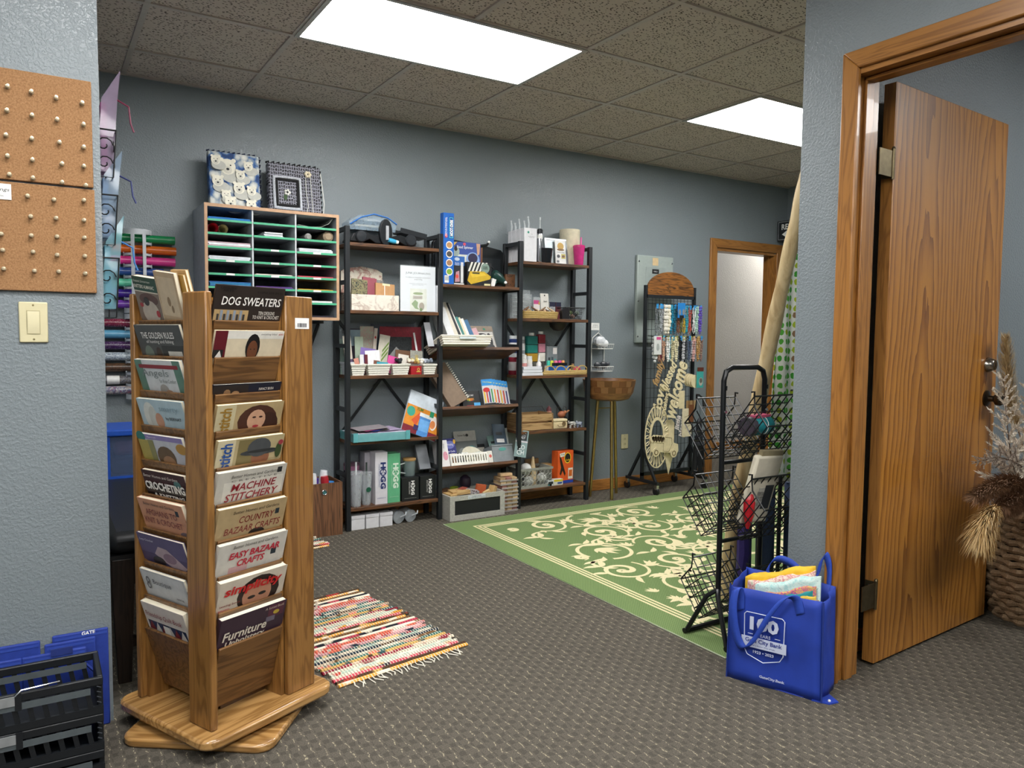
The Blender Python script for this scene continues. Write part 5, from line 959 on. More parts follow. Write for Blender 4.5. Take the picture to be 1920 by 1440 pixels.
b.obj('flower', mt('#dcdcd4', .8), j2); B().ball((-.05, -.014, .125), .006).obj('flower_center', BLK, j2); B().prism(el(-.06, .1, .01, .02, 10), -.009, -.006).obj('leaf', mt('#3a5030', .8), j2)
b = B()
for k in range(6): b.ball((.075+.013*cos(2*pi*k/6), -.006, .245+.012*sin(2*pi*k/6)), .009, 0, 8, 5)
b.obj('cream_flower', mt('#d8ccb0', .8), j2)
B().tube([(.062, -.004, .24), (.06, -.006, .15), (.07, -.005, .06), (.055, -.006, .0)], .0022, 5).obj('ribbon', mt('#c9c9c4', .7), j2); B().tube([(.09, -.004, .24), (.092, -.006, .12), (.095, -.005, .02)], .0022, 5).obj('ribbon', mt('#c9c9c4', .7), j2)
B().tube([(.152, .0, .26), (.158, -.004, .18), (.165, -.003, .08), (.155, -.002, .0)], .003, 5).obj('cord', mt('#d0d0cc', .7), j2)
B().tube([(-.15+.3*k/40, .027+.012*(-1)**k, .298+.006*(-1)**(k//2)) for k in range(41)], .006, 5).obj('lace_trim', mt('#141416', .9), j2); B().tube([(.152+.005*(-1)**(k//2), .027+.012*(-1)**k, .3*k/40) for k in range(41)], .006, 5).obj('lace_trim', mt('#1c1c20', .9), j2)
# ================================================================== VINYL ROLL HOLDERS
HW = mt('#c3c8cc', .4)
def holder(label, z0, z1, zs):
    t = thing('roll_holder', label, 'roll holder', (.475, 4.585, z0)); h = z1-z0
    R_ = .07
    def arc(a0, a1, zz0, zz1, nm):
        vs = []; n_ = 6
        for k in range(n_+1):
            a = a0+(a1-a0)*k/n_
            for (q, zz) in ((R_, zz0), (R_-.004, zz0), (R_-.004, zz1), (R_, zz1)): vs.append((q*1.0*sin(a), -.045-q*.9*cos(a), zz))
        fs = [(0, 1, 2, 3), (n_*4+3, n_*4+2, n_*4+1, n_*4)]
        for k in range(n_):
            for e in range(4): f = (e+1) % 4; fs.append((k*4+e, k*4+f, (k+1)*4+f, (k+1)*4+e))
        B().add(vs, fs).obj(nm, HW, t)
    arc(-1.5, 1.5, h-.025, h, 'rim'); arc(-1.5, 1.5, 0, .025, 'rim')
    for a in (-.42, .42): arc(a-.13, a+.13, .025, h-.025, 'upright')
    for a in (-1.45, 1.45): arc(a-.06, a+.06, .025, h-.025, 'upright')
    for i in range(len(zs)-1):
        m_ = (zs[i]+zs[i+1])/2-z0; arc(-1.45, -.42, m_-.006, m_+.006, 'web'); arc(.42, 1.45, m_-.006, m_+.006, 'web')
    B().box(-.06, .06, -.004, 0, .0, h).obj('back_plate', HW, t)
Z1 = [1.69, 1.632, 1.572, 1.512, 1.452, 1.395, 1.338]; Z2 = [1.238, 1.178, 1.118, 1.06, 1.002, .935, .88]
holder('white plastic vinyl roll holder, the upper of two on the back wall', 1.292, 1.735, Z1); holder('white plastic vinyl roll holder, the lower of two on the back wall', .832, 1.286, Z2)
GLT = lambda c, d: marble('glitter'+c[1:], [c, d, c, '#d8d8dc'], 260, .25)
vr = [('emerald green', '#14804a', .66), ('orange', '#d2641a', .665), ('hot pink', '#d83a8a', .66), ('royal blue', '#2f4f8f', .60), ('mint green', '#63c4a0', .53), ('deep purple', '#3a2080', .53), ('violet', '#6a3a9a', .53)]
for (nm, c, x1), zz in zip(vr, Z1): tag(B().lathe([(.0225, 0), (.0225, x1-.33), (.018, x1-.33), (.018, 0)], 16, M=Matrix.Rotation(pi/2, 4, 'Y'), cap=(False, False)).obj('vinyl_roll', mt(c, .22, var=.05), None, (.33, 4.54, zz)), nm+' vinyl roll in the upper holder', 'vinyl roll', 'vinyl rolls in the wall holders')
vr = [('red glitter', GLT('#8a1c3a', '#5a1030')), ('sky blue', mt('#5a98b8', .22)), ('purple glitter', GLT('#4a1c5a', '#2a1038')), ('silver holographic', marble('holo', ['#7d8a94', '#c9d4d8', '#5a6a7a', '#b0a8c4'], 110, .2)), ('leopard print', marble('leo', ['#15110e', '#6a4a32', '#1a1410', '#9a7a5a'], 60, .3)), ('black patterned', marble('blkpat', ['#15161a', '#8a8a90', '#1c1c20', '#c9b080'], 90, .3)), ('red and blue swirl', marble('swirl', ['#9a3a40', '#b9b4b0', '#4a5a7a', '#b04a4a'], 40, .3))]
for (nm, c), zz in zip(vr, Z2): tag(B().lathe([(.0225, 0), (.0225, .26), (.018, .26), (.018, 0)], 16, M=Matrix.Rotation(pi/2, 4, 'Y'), cap=(False, False)).obj('vinyl_roll', c, None, (.265, 4.54, zz)), nm+' vinyl roll in the lower holder', 'vinyl roll', 'vinyl rolls in the wall holders')
tag(B().lathe([(.0235, 0), (.0235, .06)], 16, M=Matrix.Rotation(pi/2, 4, 'Y'), cap=(False, False)).obj('roll_sleeve', mt('#dcdcd8', .5), None, (.315, 4.54, Z2[5])), 'white paper sleeve around the black patterned roll', 'sleeve')
# ================================================================== LEFT CORNER: WALL WIRE POCKETS, BENCH, BLUE BIN
for i, (z0, z1) in enumerate(((1.72, 1.88), (1.49, 1.66), (1.24, 1.445))):
    t = thing('wire_wall_pocket', ('highest', 'middle', 'lowest')[i]+' black scrolled wire pocket on the left wall', 'wire pocket', (.176, 2.98, z0), group='black wire pockets on the left wall'); h = z1-z0
    xo = .078
    b = B().tube([(0, 0, h), (xo, 0, h), (xo, .32, h), (0, .32, h)], .003, 5).obj('top_rail', BLK, t)
    for y in (0, .32): B().tube([(0, y, h), (0, y, .0), (xo-.012, y, 0), (xo, y, h)], .0025, 5).obj('side_wire', BLK, t)
    for k in range(4): B().tube([(.004+.02*k, 0, .0), (.004+.02*k, .32, 0)], .002, 4).obj('floor_wire', BLK, t)
    for k in range(5):
        for (r_, zc) in ((.028, h*.68), (.026, h*.3)):
            B().tube([(xo-.006, .04+.06*k+r_*(1-a/9)*cos(a), zc+r_*(1-a/9)*sin(a)) for a in [q*.6 for q in range(12)]], .0022, 4).obj('scroll', BLK, t)
            if k == 0: B().tube([(.04+r_*(1-a/9)*cos(a), 0, zc+r_*(1-a/9)*sin(a)) for a in [q*.6 for q in range(12)]], .0022, 4).obj('scroll', BLK, t)
def gift_bag(label, y, z, h, col, inner, tie, lean=.03):
    t = thing('cellophane_bag', label, 'bag', (.215, y, z), group='cellophane gift bags in the wire pockets')
    B().add([(-.022, 0, 0), (.03, 0, 0), (.03, .12, 0), (-.022, .12, 0), (-.018+lean*.6, .0, h*.7), (.03+lean*.6, 0, h*.7), (.03+lean*.6, .12, h*.7), (-.018+lean*.6, .12, h*.7), (.03+lean, .03, h), (.034+lean, .05, h)],
            [(0, 1, 2, 3), (0, 4, 5, 1), (1, 5, 6, 2), (2, 6, 7, 3), (3, 7, 4, 0), (4, 8, 5), (5, 8, 9, 6), (6, 9, 7), (7, 9, 8, 4)]).obj('cellophane', mt(col, .1, alpha=.42, var=.05), t)
    B().box(-.004, .014, .01, .11, .008, h*.66).obj('folded_cloth', mt(inner, .7), t)
    B().tube([(.03+lean*.6, .03, h*.72), (.055+lean, .02, h*.66), (.06+lean, .02, h*.5), (.07+lean, .02, h*.42)], .003, 4).obj('ribbon', mt(tie, .5), t)
gift_bag('tall clear bag of pink and violet cloth in the highest wire pocket', 3.02, 1.745, .36, '#c9b4d0', '#b06a9a', '#7a2a44')
gift_bag('clear bag with pale blue cloth and navy ribbon in the middle wire pocket', 3.0, 1.515, .31, '#a8c0d8', '#7f9fc8', '#26306a')
gift_bag('clear bag with turquoise cloth in the lowest wire pocket', 2.99, 1.27, .33, '#9cd0dc', '#5aa4c0', '#3a78b8')
tag(B().box(0, .02, 0, .06, 0, .16).box(.0, .006, .0, .06, .16, .2).obj('clip_strip', mt('#b9bcbc', .4), None, (.2, 3.2, 2.0)), 'grey clip strip high on the left wall', 'strip')
bn = thing('padded_bench', 'dark wooden bench with black leather cushion behind the magazine rack', 'bench', (.4, 2.80, 0)); DW = wood('#15100d', '#2c211b', 'z', .4); LEA = mt('#16171a', .38, bump=.15, vs=120)
b = B(); b.box(-.215, .235, .0, 1.45, .445, .52); b.obj('cushion', LEA, bn, bevel=.03)
B().box(-.21, .23, .005, 1.445, .43, .4445).obj('piping', LEA, bn)
B().box(-.205, .225, .01, .04, .34, .43).obj('apron', DW, bn); B().box(.195, .225, .04, 1.41, .34, .43).obj('apron', DW, bn); B().box(-.205, -.175, .04, 1.41, .34, .43).obj('apron', DW, bn); B().box(-.205, .225, 1.41, 1.44, .34, .43).obj('apron', DW, bn)
for (x, y) in ((-.17, .035), (.19, .035), (-.17, 1.415), (.19, 1.415)):
    b = B(); vs = [(x+s*a, y+q*a, zz) for zz, a in ((0, .02), (.3, .033), (.43, .033)) for s, q in ((-1, -1), (1, -1), (1, 1), (-1, 1))]
    b.add(vs, [(3, 2, 1, 0), (8, 9, 10, 11)]+[(l*4+e, l*4+(e+1) % 4, (l+1)*4+(e+1) % 4, (l+1)*4+e) for l in (0, 1) for e in range(4)]); b.obj('leg', DW, bn, bevel=.002)
B().box(-.17, .19, .02, .05, .12, .15).obj('stretcher', DW, bn)
bb = thing('storage_tote', 'blue plastic tote with clear side and flip lid on the bench', 'tote', (.44, 3.85, .5205)); BL = mt('#1f4fae', .35)
B().box(-.22, .22, 0, .34, .195, .225).obj('lid', BL, bb, bevel=.006); B().box(-.2, .2, .01, .33, 0, .012).obj('bottom', BL, bb)
for x in (-.2, .165): B().box(x, x+.035, .01, .33, .012, .195).obj('frame_end', BL, bb)
B().box(-.165, .165, .01, .013, .012, .195).obj('clear_side', mt('#5a6a8a', .15, alpha=.45), bb); B().box(-.165, .165, .327, .33, .012, .195).obj('back_side', BL, bb)
for i, (q, c) in enumerate((((-.16, .16, .03, .3, .013, .1), '#22303a'), ((-.15, .15, .03, .3, .101, .17), '#8a2a34'))):
    tag(B().box(*q).obj('folded_cloth', mt(c, .8), None, (.44, 3.85, .5205), bevel=.02), ('dark green', 'red')[i]+' folded cloth inside the blue tote', 'cloth')
# wooden file box on the floor
fbx = thing('file_box', 'walnut file box with a metal finger ring left of the bookcase', 'file box', (1.415, 4.31, 0)); WN = wood('#4a3120', '#7a5438', 'z', .5)
B().box(-.11, .11, 0, .008, 0, .315).obj('front_panel', WN, fbx)
for x in (-.11, .102): B().box(x, x+.008, .008, .24, 0, .315).obj('side_panel', WN, fbx)
B().box(-.102, .102, .232, .24, 0, .315).obj('back_panel', WN, fbx); B().box(-.102, .102, .008, .232, 0, .008).obj('bottom', WN, fbx)
B().tube([(.0+.014*cos(2*pi*k/18), -.001, .262+.014*sin(2*pi*k/18)) for k in range(18)], .003, 6, closed=True).obj('finger_ring', CHROME, fbx); B().prism(el(0, .262, .012, .012, 14), -.0008, -.0002).obj('finger_hole', mt('#3a6a6a', .4), fbx)
for i, (x, c, h) in enumerate(((1.44, '#a01c28', .1), (1.475, '#2a7ac0', .06), (1.40, '#4a2a88', .08), (1.36, '#d6d8da', .12), (1.425, '#d8dade', .13), (1.38, '#22242a', .09))):
    tag(B().lathe([(.024, 0), (.024, h*.8), (.02, h), (.0, h)], 14, cap=(True, False)).obj('ribbon_spool', mt(c, .4), None, (x, 4.36+.03*(i % 3), .25), (0, rad((-6, 4, 14, 0, 6, -5)[i]), 0)), ('red', 'blue', 'purple', 'white', 'tall white', 'black')[i]+' ribbon spool sticking out of the walnut file box', 'spool', 'ribbon spools in the file box')
# ================================================================== PILLAR WALL: CORK BOARDS, SWITCH
n = N('cork'); v = n.coord(); n.color(n.ramp(n.noise(v, 210, 4, .7), [(.3, lin('#7d5836')), (.5, lin('#997049')), (.7, lin('#ad855a'))])); n.set(.85); n.bump(n.noise(v, 300, 3), .3, .001); CORK = n.m
YP = 2.56
for i, (z0, z1) in enumerate(((1.608, 1.91), (1.303, 1.602))):
    tag(B().box(-.38, .157 if i else .155, YP-.012, YP-.001, z0, z1).obj('cork_board', CORK, bevel=.002), ('upper', 'lower')[i]+' brown cork board on the left wall', 'cork board', 'cork boards on the left wall')
PIN = mt('#c9b99a', .2, .4, var=.1)
k = 0; ords = ('first', 'second', 'third', 'fourth', 'fifth', 'sixth', 'seventh', 'eighth', 'ninth', 'tenth', 'eleventh', 'twelfth')
PINS = [[(-0.047, 1.859), (0.008, 1.854), (0.067, 1.848), (0.131, 1.844)], [(-0.05, 1.794), (0.008, 1.79), (0.068, 1.788), (0.133, 1.784)], [(-0.054, 1.727), (0.006, 1.726), (0.072, 1.725), (0.132, 1.72)], [(-0.052, 1.671), (0.006, 1.668), (0.077, 1.666), (0.131, 1.666)], [(-0.049, 1.621), (0.006, 1.618), (0.076, 1.614), (0.135, 1.612)], [(-0.008, 1.567), (0.055, 1.563), (0.129, 1.569)], [(-0.002, 1.511), (0.059, 1.512), (0.128, 1.512)], [(-0.072, 1.457), (-0.002, 1.458), (0.06, 1.46), (0.128, 1.462)], [(-0.07, 1.413), (0.001, 1.413), (0.059, 1.408), (0.128, 1.409)], [(-0.069, 1.362), (0.003, 1.36), (0.062, 1.361), (0.128, 1.359)]]      # x, z on the boards
pin_me = None
for r_, row in enumerate(PINS):
    for q, (x, zz) in enumerate(row):
        if pin_me is None:
            o = B().lathe([(.0055, 0), (.0062, .003), (.004, .005), (.0038, .011), (.0055, .013), (.005, .016), (0, .017)], 10, M=Matrix.Rotation(pi/2, 4, 'X'), cap=(True, False)).obj('push_pin', PIN); pin_me = o.data
        else: o = bpy.data.objects.new('push_pin', pin_me); COL.objects.link(o)
        o.location = (x, YP-.0125, zz)
        tag(o, 'clear push pin in row %s of the cork boards, %s from the right' % (('one', 'two', 'three', 'four', 'five', 'six', 'seven', 'eight', 'nine', 'ten')[r_], ords[len(row)-1-q]), 'push pin', 'push pins in the cork boards')
nc = B().box(-.2, -.046, YP-.0145, YP-.0135, 1.552, 1.595).obj('note_card', WHT); tag(nc, 'white handwritten note card pinned between the cork boards', 'card')
txt('Sewing Things', .1, .012, mt('#3a3c40', .6), nc, (-.1, YP-.0148, 1.578), shear=.2); txt('classroom', .05, .006, mt('#6a6c70', .6), nc, (-.09, YP-.0148, 1.562))
def wall_plate(name, label, cat, loc, rz=0, w=.07, h=.115, rocker=True):
    t = thing(name, label, cat, loc, rz); IV = mt('#d6cda6', .35, var=.03)
    B().box(-w/2, w/2, -.006, 0, -h/2, h/2).obj('cover_plate', IV, t, bevel=.003)
    if rocker:
        B().box(-.0165, .0165, -.0075, -.006, -.0335, .0335).obj('switch_frame', mt('#b9b088', .4), t); B().add([(-.0145, -.0075, -.031), (.0145, -.0075, -.031), (.0145, -.0125, -.004), (.0145, -.0085, .031), (-.0145, -.0085, .031), (-.0145, -.0125, -.004)], [(0, 1, 2, 5), (5, 2, 3, 4)]).obj('rocker', mt('#ddd4ae', .3, var=.03), t)
    else:
        for zz in (-.02, .02): B().prism(el(0, zz, .012, .014, 12), -.0072, -.006).obj('socket', mt('#cfc69e', .35), t); B().box(-.006, -.004, -.0078, -.0072, zz-.005, zz+.005).box(.004, .006, -.0078, -.0072, zz-.005, zz+.005).obj('slot', BLK, t)
    for zz in (-h*.42, h*.42): B().lathe([(.003, 0), (.002, .001)], 8, M=Matrix.Translation((0, -.006, zz)) @ Matrix.Rotation(pi/2, 4, 'X')).obj('screw', mt('#a89a70', .3, .8), t)
    return t
wall_plate('light_switch', 'ivory rocker light switch below the cork boards', 'light switch', (-.003, YP-.001, 1.215))
wall_plate('light_switch', 'ivory rocker switch between the jewelry rack and far doorway', 'light switch', (4.735, YB-.001, 1.105))
wall_plate('wall_outlet', 'ivory wall outlet low between the bowl stand and jewelry rack', 'outlet', (3.935, YB-.001, .365), rocker=False)
ep = thing('electrical_panel', 'grey-green electrical breaker panel on the back wall', 'electrical panel', (4.2, YB-.001, 1.145)); EP = mt('#9aa5a0', .4, var=.04)
B().box(-.19, .19, -.03, 0, 0, .69).obj('cabinet', EP, ep, bevel=.006); B().box(-.105, .105, -.034, -.0305, .06, .60).obj('panel_door', mt('#939e9a', .4, var=.04), ep, bevel=.002)
B().box(-.035, .025, -.0315, -.0302, .615, .675).obj('tan_tag', mt('#cdb488', .6), ep); lb2 = B().box(-.04, .03, -.036, -.0342, .55, .585).obj('name_strip', BLK, ep); txt('PANEL A', .04, .01, WINK, lb2, (-.005, -.0364, .567))
for (x, zz) in ((-.175, .64), (.175, .64), (-.175, .33), (-.175, .05)): B().lathe([(.008, 0), (.006, .003)], 10, M=Matrix.Translation((x, -.03, zz)) @ Matrix.Rotation(pi/2, 4, 'X')).obj('screw', CHROME, ep)
# restroom sign on the far right wall, close to the corner
rs = thing('restroom_sign', 'black restroom sign with white arrow near the far doorway', 'sign', (5.66, 4.565, 2.06))
B().box(0, .149, -.42, 0, 0, .175).obj('sign_box', mt('#1b1e22', .4), rs); 
b = B(); b.tube([(-.002, y, zz) for y, zz in ((-.012, .01), (-.408, .01), (-.408, .165), (-.012, .165))], .004, 4, closed=True); b.obj('border', mt('#8a9094', .5), rs)
txt('RESTROOM', .33, .05, WINK, rs, (-.003, -.21, .12), (pi/2, 0, -pi/2), bold=.02)
pyz(B(), [(-.05, .055), (-.1, .085), (-.1, .066), (-.2, .066), (-.2, .044), (-.1, .044), (-.1, .025)], -.003, -.002).obj('arrow', WINK, rs)
# ================================================================== WIRE CADDY, BOWL STAND
wcad = thing('hanging_caddy', 'white two-tier wire caddy hanging on the wall beside the bookcase', 'wire caddy', (3.645, 4.575, .93)); WM = mt('#dadbd6', .4)
B().tube([(-.06, 0, 0), (-.062, 0, .18), (-.055, 0, .25), (0, 0, .29), (.055, 0, .25), (.062, 0, .18), (.06, 0, 0)], .004, 6).obj('back_frame', WM, wcad); B().tube([(0, 0, .29), (.004, -.006, .302), (0, -.006, .312)], .003, 5).obj('hook', WM, wcad)
for z0 in (.0, .17):
    bk = B().tube([(-.075, 0, z0+.035), (-.075, -.1, z0+.035), (.075, -.1, z0+.035), (.075, 0, z0+.035)], .003, 5, closed=True).obj('basket_rail', WM, wcad)
    B().tube([(-.07, 0, z0), (-.07, -.09, z0), (.07, -.09, z0), (.07, 0, z0)], .003, 5, closed=True).obj('basket_rail', WM, wcad)
    for k in range(9): B().tube([(-.07+.0175*k, 0, z0), (-.07+.0175*k, -.09, z0), (-.075+.01875*k, -.1, z0+.035)], .0015, 4).obj('basket_wire', WM, wcad)
for i, (x, y, zz, r, c, l) in enumerate(((3.63, 4.53, 1.155, .05, '#cfd2d6', 'crumpled white packet in the upper caddy basket'), (3.665, 4.52, 1.14, .035, '#dcdee0', 'white pouch in the upper caddy basket'), (3.60, 4.52, .975, .03, '#3a3e42', 'dark grey gadget in the lower caddy basket'), (3.66, 4.52, .975, .034, '#22262a', 'black gadget in the lower caddy basket'), (3.70, 4.52, .985, .02, '#4a4e54', 'charcoal knob in the lower caddy basket'))):
    random.seed(i); tag(B().ball((0, 0, 0), r, 0, 7, 5, (1.1, .7, .85)).obj('craft_packet', mt(c, .35), None, (x, y, zz)), l, 'packet', 'packets in the white wire caddy')
cs = B().box(-.04, .04, -.001, 0, 0, .055).obj('shelf_notice', WHT, None, (3.622, YB-.002, 1.24)); tag(cs, 'small white notice on the wall above the wire caddy', 'notice'); txt('FELT BOARD\nnew supplies $3', .055, .025, mt('#7a7c80', .6), cs, (0, -.0016, .03))
bw = thing('bowl_stand', 'turned wooden bowl on three brass legs beside the bookcase', 'planter stand', (3.603, 4.383, 0))
n = N('acacia_staves'); v = n.coord(); n.color(n.ramp(n.math('ADD', n.noise(n.coord((4, 4, 14)), 2.2, 3), n.math('MULTIPLY', n.noise(n.coord((20, 20, 90)), 1.5, 3), .3)), [(.4, lin('#54341d')), (.62, lin('#7e5531')), (.85, lin('#a07444'))])); n.set(.35); ACA = n.m
b = B()
prof = [(a*.79, b_) for a, b_ in [(.13, .72), (.19, .735), (.225, .78), (.247, .87), (.25, .876), (.24, .876), (.215, .785), (.18, .75), (0, .745)]]
b.lathe(prof, 40, cap=(True, False)); b.obj('bowl', ACA, bw)
STV = [mt(c, .35) for c in ('#6b4526', '#7d5430', '#62401f', '#86603a')]
for j, (za, zb, ra, rb) in enumerate(((.782, .825, .1787, .187), (.828, .87, .1876, .1955))):
    for k in range(22):
        a0 = 2*pi*(k+.5*j)/22; a1 = a0+2*pi/22*.965
        vs = [(r_*cos(a), r_*sin(a), zz) for zz, rr in ((za, ra), (zb, rb)) for a in (a0, a1) for r_ in (rr-.002, rr+.0018)]
        B().add(vs, [(0, 1, 3, 2), (4, 6, 7, 5), (1, 5, 7, 3), (0, 2, 6, 4), (0, 4, 5, 1), (2, 3, 7, 6)]).obj('stave', STV[(k*7+j*3) % 4], bw)
for a in (rad(245), rad(20), rad(160)):
    B().tube([(.085*cos(a), .085*sin(a), .722), (.135*cos(a), .135*sin(a), .0)], .012, 12).obj('leg', BRASS, bw); 
B().tube([(.09*cos(rad(160)), .09*sin(rad(160)), .66), (.09*cos(rad(20)), .09*sin(rad(20)), .66)], .004, 6).obj('brace_rod', BRASS, bw)
# ================================================================== JEWELRY RACK
jr = thing('jewelry_rack', 'rolling black grid jewelry rack with arched rustic wood header', 'display rack', (4.19, 4.36, 0))
X0, X1 = -.255, .255
for x in (X0, X1): B().box(x-.011, x+.011, 0, .022, .125, 1.585).obj('upright', STEEL, jr)
B().box(X0, X1, 0, .022, 1.49, 1.515).obj('top_bar', STEEL, jr); B().box(X0, X1, 0, .022, .125, .15).obj('bottom_bar', STEEL, jr)
B().prism([(X0+.012, 1.5155), (X1-.012, 1.5155)]+[(.243*cos(a), 1.555+.14*sin(a)) for a in [pi*k/18 for k in range(19)]], .003, .019).obj('arched_header', wood('#2c1a0c', '#8a5824', 'x', .45, 1.6), jr)
for k in range(13): B().tube([(X0+.03+.0375*k, .011, .15), (X0+.03+.0375*k, .011, 1.49)], .0017, 5).obj('grid_wire', BLK, jr)
for k in range(18): B().tube([(X0, .009, .2+.075*k), (X1, .009, .2+.075*k)], .0017, 5).obj('grid_wire', BLK, jr)
for x in (X0, X1):
    B().bar((x, -.17, .09), (x, .19, .09), .022, .022).obj('foot_bar', STEEL, jr); B().bar((x, .011, .34), (x, -.14, .1), .018, .018).obj('foot_brace', STEEL, jr); B().bar((x, .011, .34), (x, .16, .1), .018, .018).obj('foot_brace', STEEL, jr); B().bar((x, .011, .1), (x, .011, .15), .022).obj('foot_post', STEEL, jr)
    for y in (-.155, .175):
        cs_ = B().box(x-.012, x+.012, y-.012, y+.012, .045, .079).obj('caster', CHROME, jr); B().lathe([(.028, -.01), (.03, -.006), (.03, .006), (.028, .01)], 18, M=Matrix.Translation((x, y+.006, .0302)) @ Matrix.Rotation(pi/2, 4, 'Y')).obj('wheel', BLK, cs_)
for k in range(16):
    B().tube([(X0+.03+.03*k, .008, 1.45), (X0+.03+.03*k, -.09, 1.44)], .0016, 4).obj('peg_hook', BLK, jr)
    B().tube([(X0+.03+.03*k, .008, 1.2), (X0+.03+.03*k, -.09, 1.19)], .0016, 4).obj('peg_hook', BLK, jr)
ORD = ('first', 'second', 'third', 'fourth', 'fifth', 'sixth', 'seventh', 'eighth', 'ninth', 'tenth', 'eleventh', 'twelfth', 'thirteenth', 'fourteenth', 'fifteenth', 'sixteenth', 'seventeenth')
def necklace(x, y, ztop, L, c, cn, row, i, cardc, r=.005, chunky=1):
    t = thing('bead_necklace', '%s necklace, %s from the left in the %s row of the jewelry rack' % (cn, ORD[i], row), 'necklace', (x, y, ztop), group='necklaces on the jewelry rack')
    b = B(); nb_ = int(L/(r*2.6*chunky)); random.seed(int(x*1000))
    for s in (-1, 1):
        for k in range(nb_):
            zz = -.02-L*k/nb_; rr = r*1.55*random.uniform(.75, 1.25)*chunky
            b.ball((s*(.0075+.003*sin(k*.5)), random.uniform(-.003, .003), zz), rr, 0, 5, 4)
    b.ball((0, 0, -.02-L), r*1.2*chunky, 0, 6, 4); o = b.obj('bead_strand', c, t)
    B().box(-.011, .011, -.006, -.005, -.038, -.002).obj('hang_card', mt(cardc, .5), t)
R1 = [('silver chain', mt('#a9adb0', .25, .8), 1, .0035), ('grey pearl', mt('#8d9294', .3), 1, .005), ('black and silver', marble('bksil', ['#1c1c1e', '#9a9ca0', '#26262a'], 160), 1, .0055), ('white stone', marble('wstone', ['#b9b4a8', '#d8d4c8', '#8a8478'], 120), 1.7, .006), ('cream stone', mt('#cfc8b4', .4), 1.8, .006), ('teal bead', mt('#1f7a96', .3), 1.5, .005), ('dark teal', mt('#1c5a70', .3), 1.2, .005), ('copper brown', mt('#8a5a42', .35, .5), 1, .004), ('olive', mt('#5a5a3a', .4), 1, .005), ('yellow bead', mt('#b59a3a', .4), 1, .004), ('turquoise', mt('#2a8a9a', .3), 1.2, .005), ('coral red', mt('#b04a3a', .4), 1.1, .004), ('white chain', mt('#c4c8c8', .3), 1, .004), ('mint crystal', mt('#9ab8a8', .25), 1.3, .005), ('purple bead', mt('#5a48a0', .3), 1.4, .005)]
for i, (cn, c, ch, r) in enumerate(R1): necklace(4.19+X0+.035+.0325*i, 4.285+random.uniform(-.01, .02), 1.445, .2, c, cn, 'upper', i, random.choice(('#2a80b8', '#2a88c4', '#3a90b0')), r, ch)
R2 = [('white crystal', mt('#c9cccc', .2), 1.7, .006), ('rose brown', mt('#8a6a5a', .35), 1, .005), ('dark red', mt('#6a2430', .35), 1, .005), ('peach', mt('#c49a80', .4), 1, .005), ('white bead', mt('#d6d6d2', .35), 1.3, .005), ('pale aqua', mt('#8ab8bc', .35), 1, .004), ('cream bead', mt('#c9c09a', .4), 1.2, .005), ('ivory bead', mt('#d0c8a8', .4), 1.3, .005), ('black bead', mt('#1c1d20', .25), 1.3, .005), ('black and white', marble('bw2', ['#1a1a1e', '#c4c4c8', '#26262a'], 150), 1.3, .006), ('smoky black', mt('#34363c', .25), 1.4, .006), ('slate blue', mt('#4a5468', .3), 1.1, .005), ('pearl and black', marble('pb', ['#2a2c30', '#b0b0b4', '#1c1c20'], 140), 1.2, .006), ('blush pink', mt('#c49a94', .4), 1.4, .005), ('gold brown', mt('#a07a4a', .35), 1.2, .005), ('dark mixed', marble('mx', ['#3a3030', '#8a6a60', '#2a2626'], 140), 1.1, .005)]
for i, (cn, c, ch, r) in enumerate(R2): necklace(4.19+X0+.02+.032*i, 4.275+random.uniform(-.01, .02), 1.205, .175, c, cn, 'lower', i, random.choice(('#2a80b8', '#8a8a4a', '#b59a5a', '#3a98b0')), r, ch)
ec = pbox('earring_card', 'blue earring card with two grey teardrops among the necklaces', 'earring card', 4.165, 4.245, 4.262, .002, 1.34, .115, '#1f72b4', [('#7a7a78', el(.25, .38, .16, .2)), ('#7a7a78', el(.76, .4, .16, .2)), ('#15161a', rc(.25, .8, .0, .18))])
cg = pbox('bracelet_card', 'white carded crystal bracelet at the left end of the lower row', 'bracelet card', 3.925, 4.0, 4.255, .004, 1.06, .14, '#c9cbc8', [('#c04a80', rc(.3, .9, .8, .95)), ('#9aa09c', el(.5, .4, .2, .2))])
# wooden word signs and shapes hung low on the rack
PLY = wood('#a98e5e', '#d2bd8e', 'z', .6); PLYM = mt('#d6c8a2', .6)
def wordsign(label, s, x, y, z, L, h, ang, col=PLYM):
    t = txt(s, L, h, col, None, (x, y, z), (pi/2, -rad(ang), 0), shear=.25, bold=.03, name='word_sign')
    md = t.modifiers.new('thick', 'SOLIDIFY'); md.thickness = .006; tag(t, label, 'wooden sign', 'wooden cut-outs on the jewelry rack'); return t
wordsign('wooden script word welcome hung slanted in front', 'welcome', 4.165, 4.26, .79, .45, .13, 74)
wordsign('wooden script word blessed beside welcome', 'blessed', 4.10, 4.275, .90, .24, .085, 62)
wordsign('wooden script word family at the left', 'family', 4.01, 4.285, .92, .2, .08, 70, mt('#a8875a', .6))
wordsign('wooden script word love below the left hooks', 'love', 4.02, 4.285, .74, .2, .09, 76)
wordsign('thin wooden lettering crushing it at left', 'crushing it', 4.075, 4.27, .70, .22, .05, 78)
wordsign('narrow wooden word smile near the middle', 'smile', 4.22, 4.275, .90, .14, .04, 75)
wordsign('pale wooden words little blessings below the middle', 'little\nblessings', 4.225, 4.265, .53, .22, .1, 84, mt('#cfc6c4', .6))
wordsign('pale wooden word adventure low in the middle', 'adventure', 4.275, 4.28, .52, .22, .035, 88)
ov = thing('oval_frame', 'wooden oval cut-out frame with filigree border hung low on the rack', 'wooden sign', (4.005, 4.285, .185), group='wooden cut-outs on the jewelry rack')
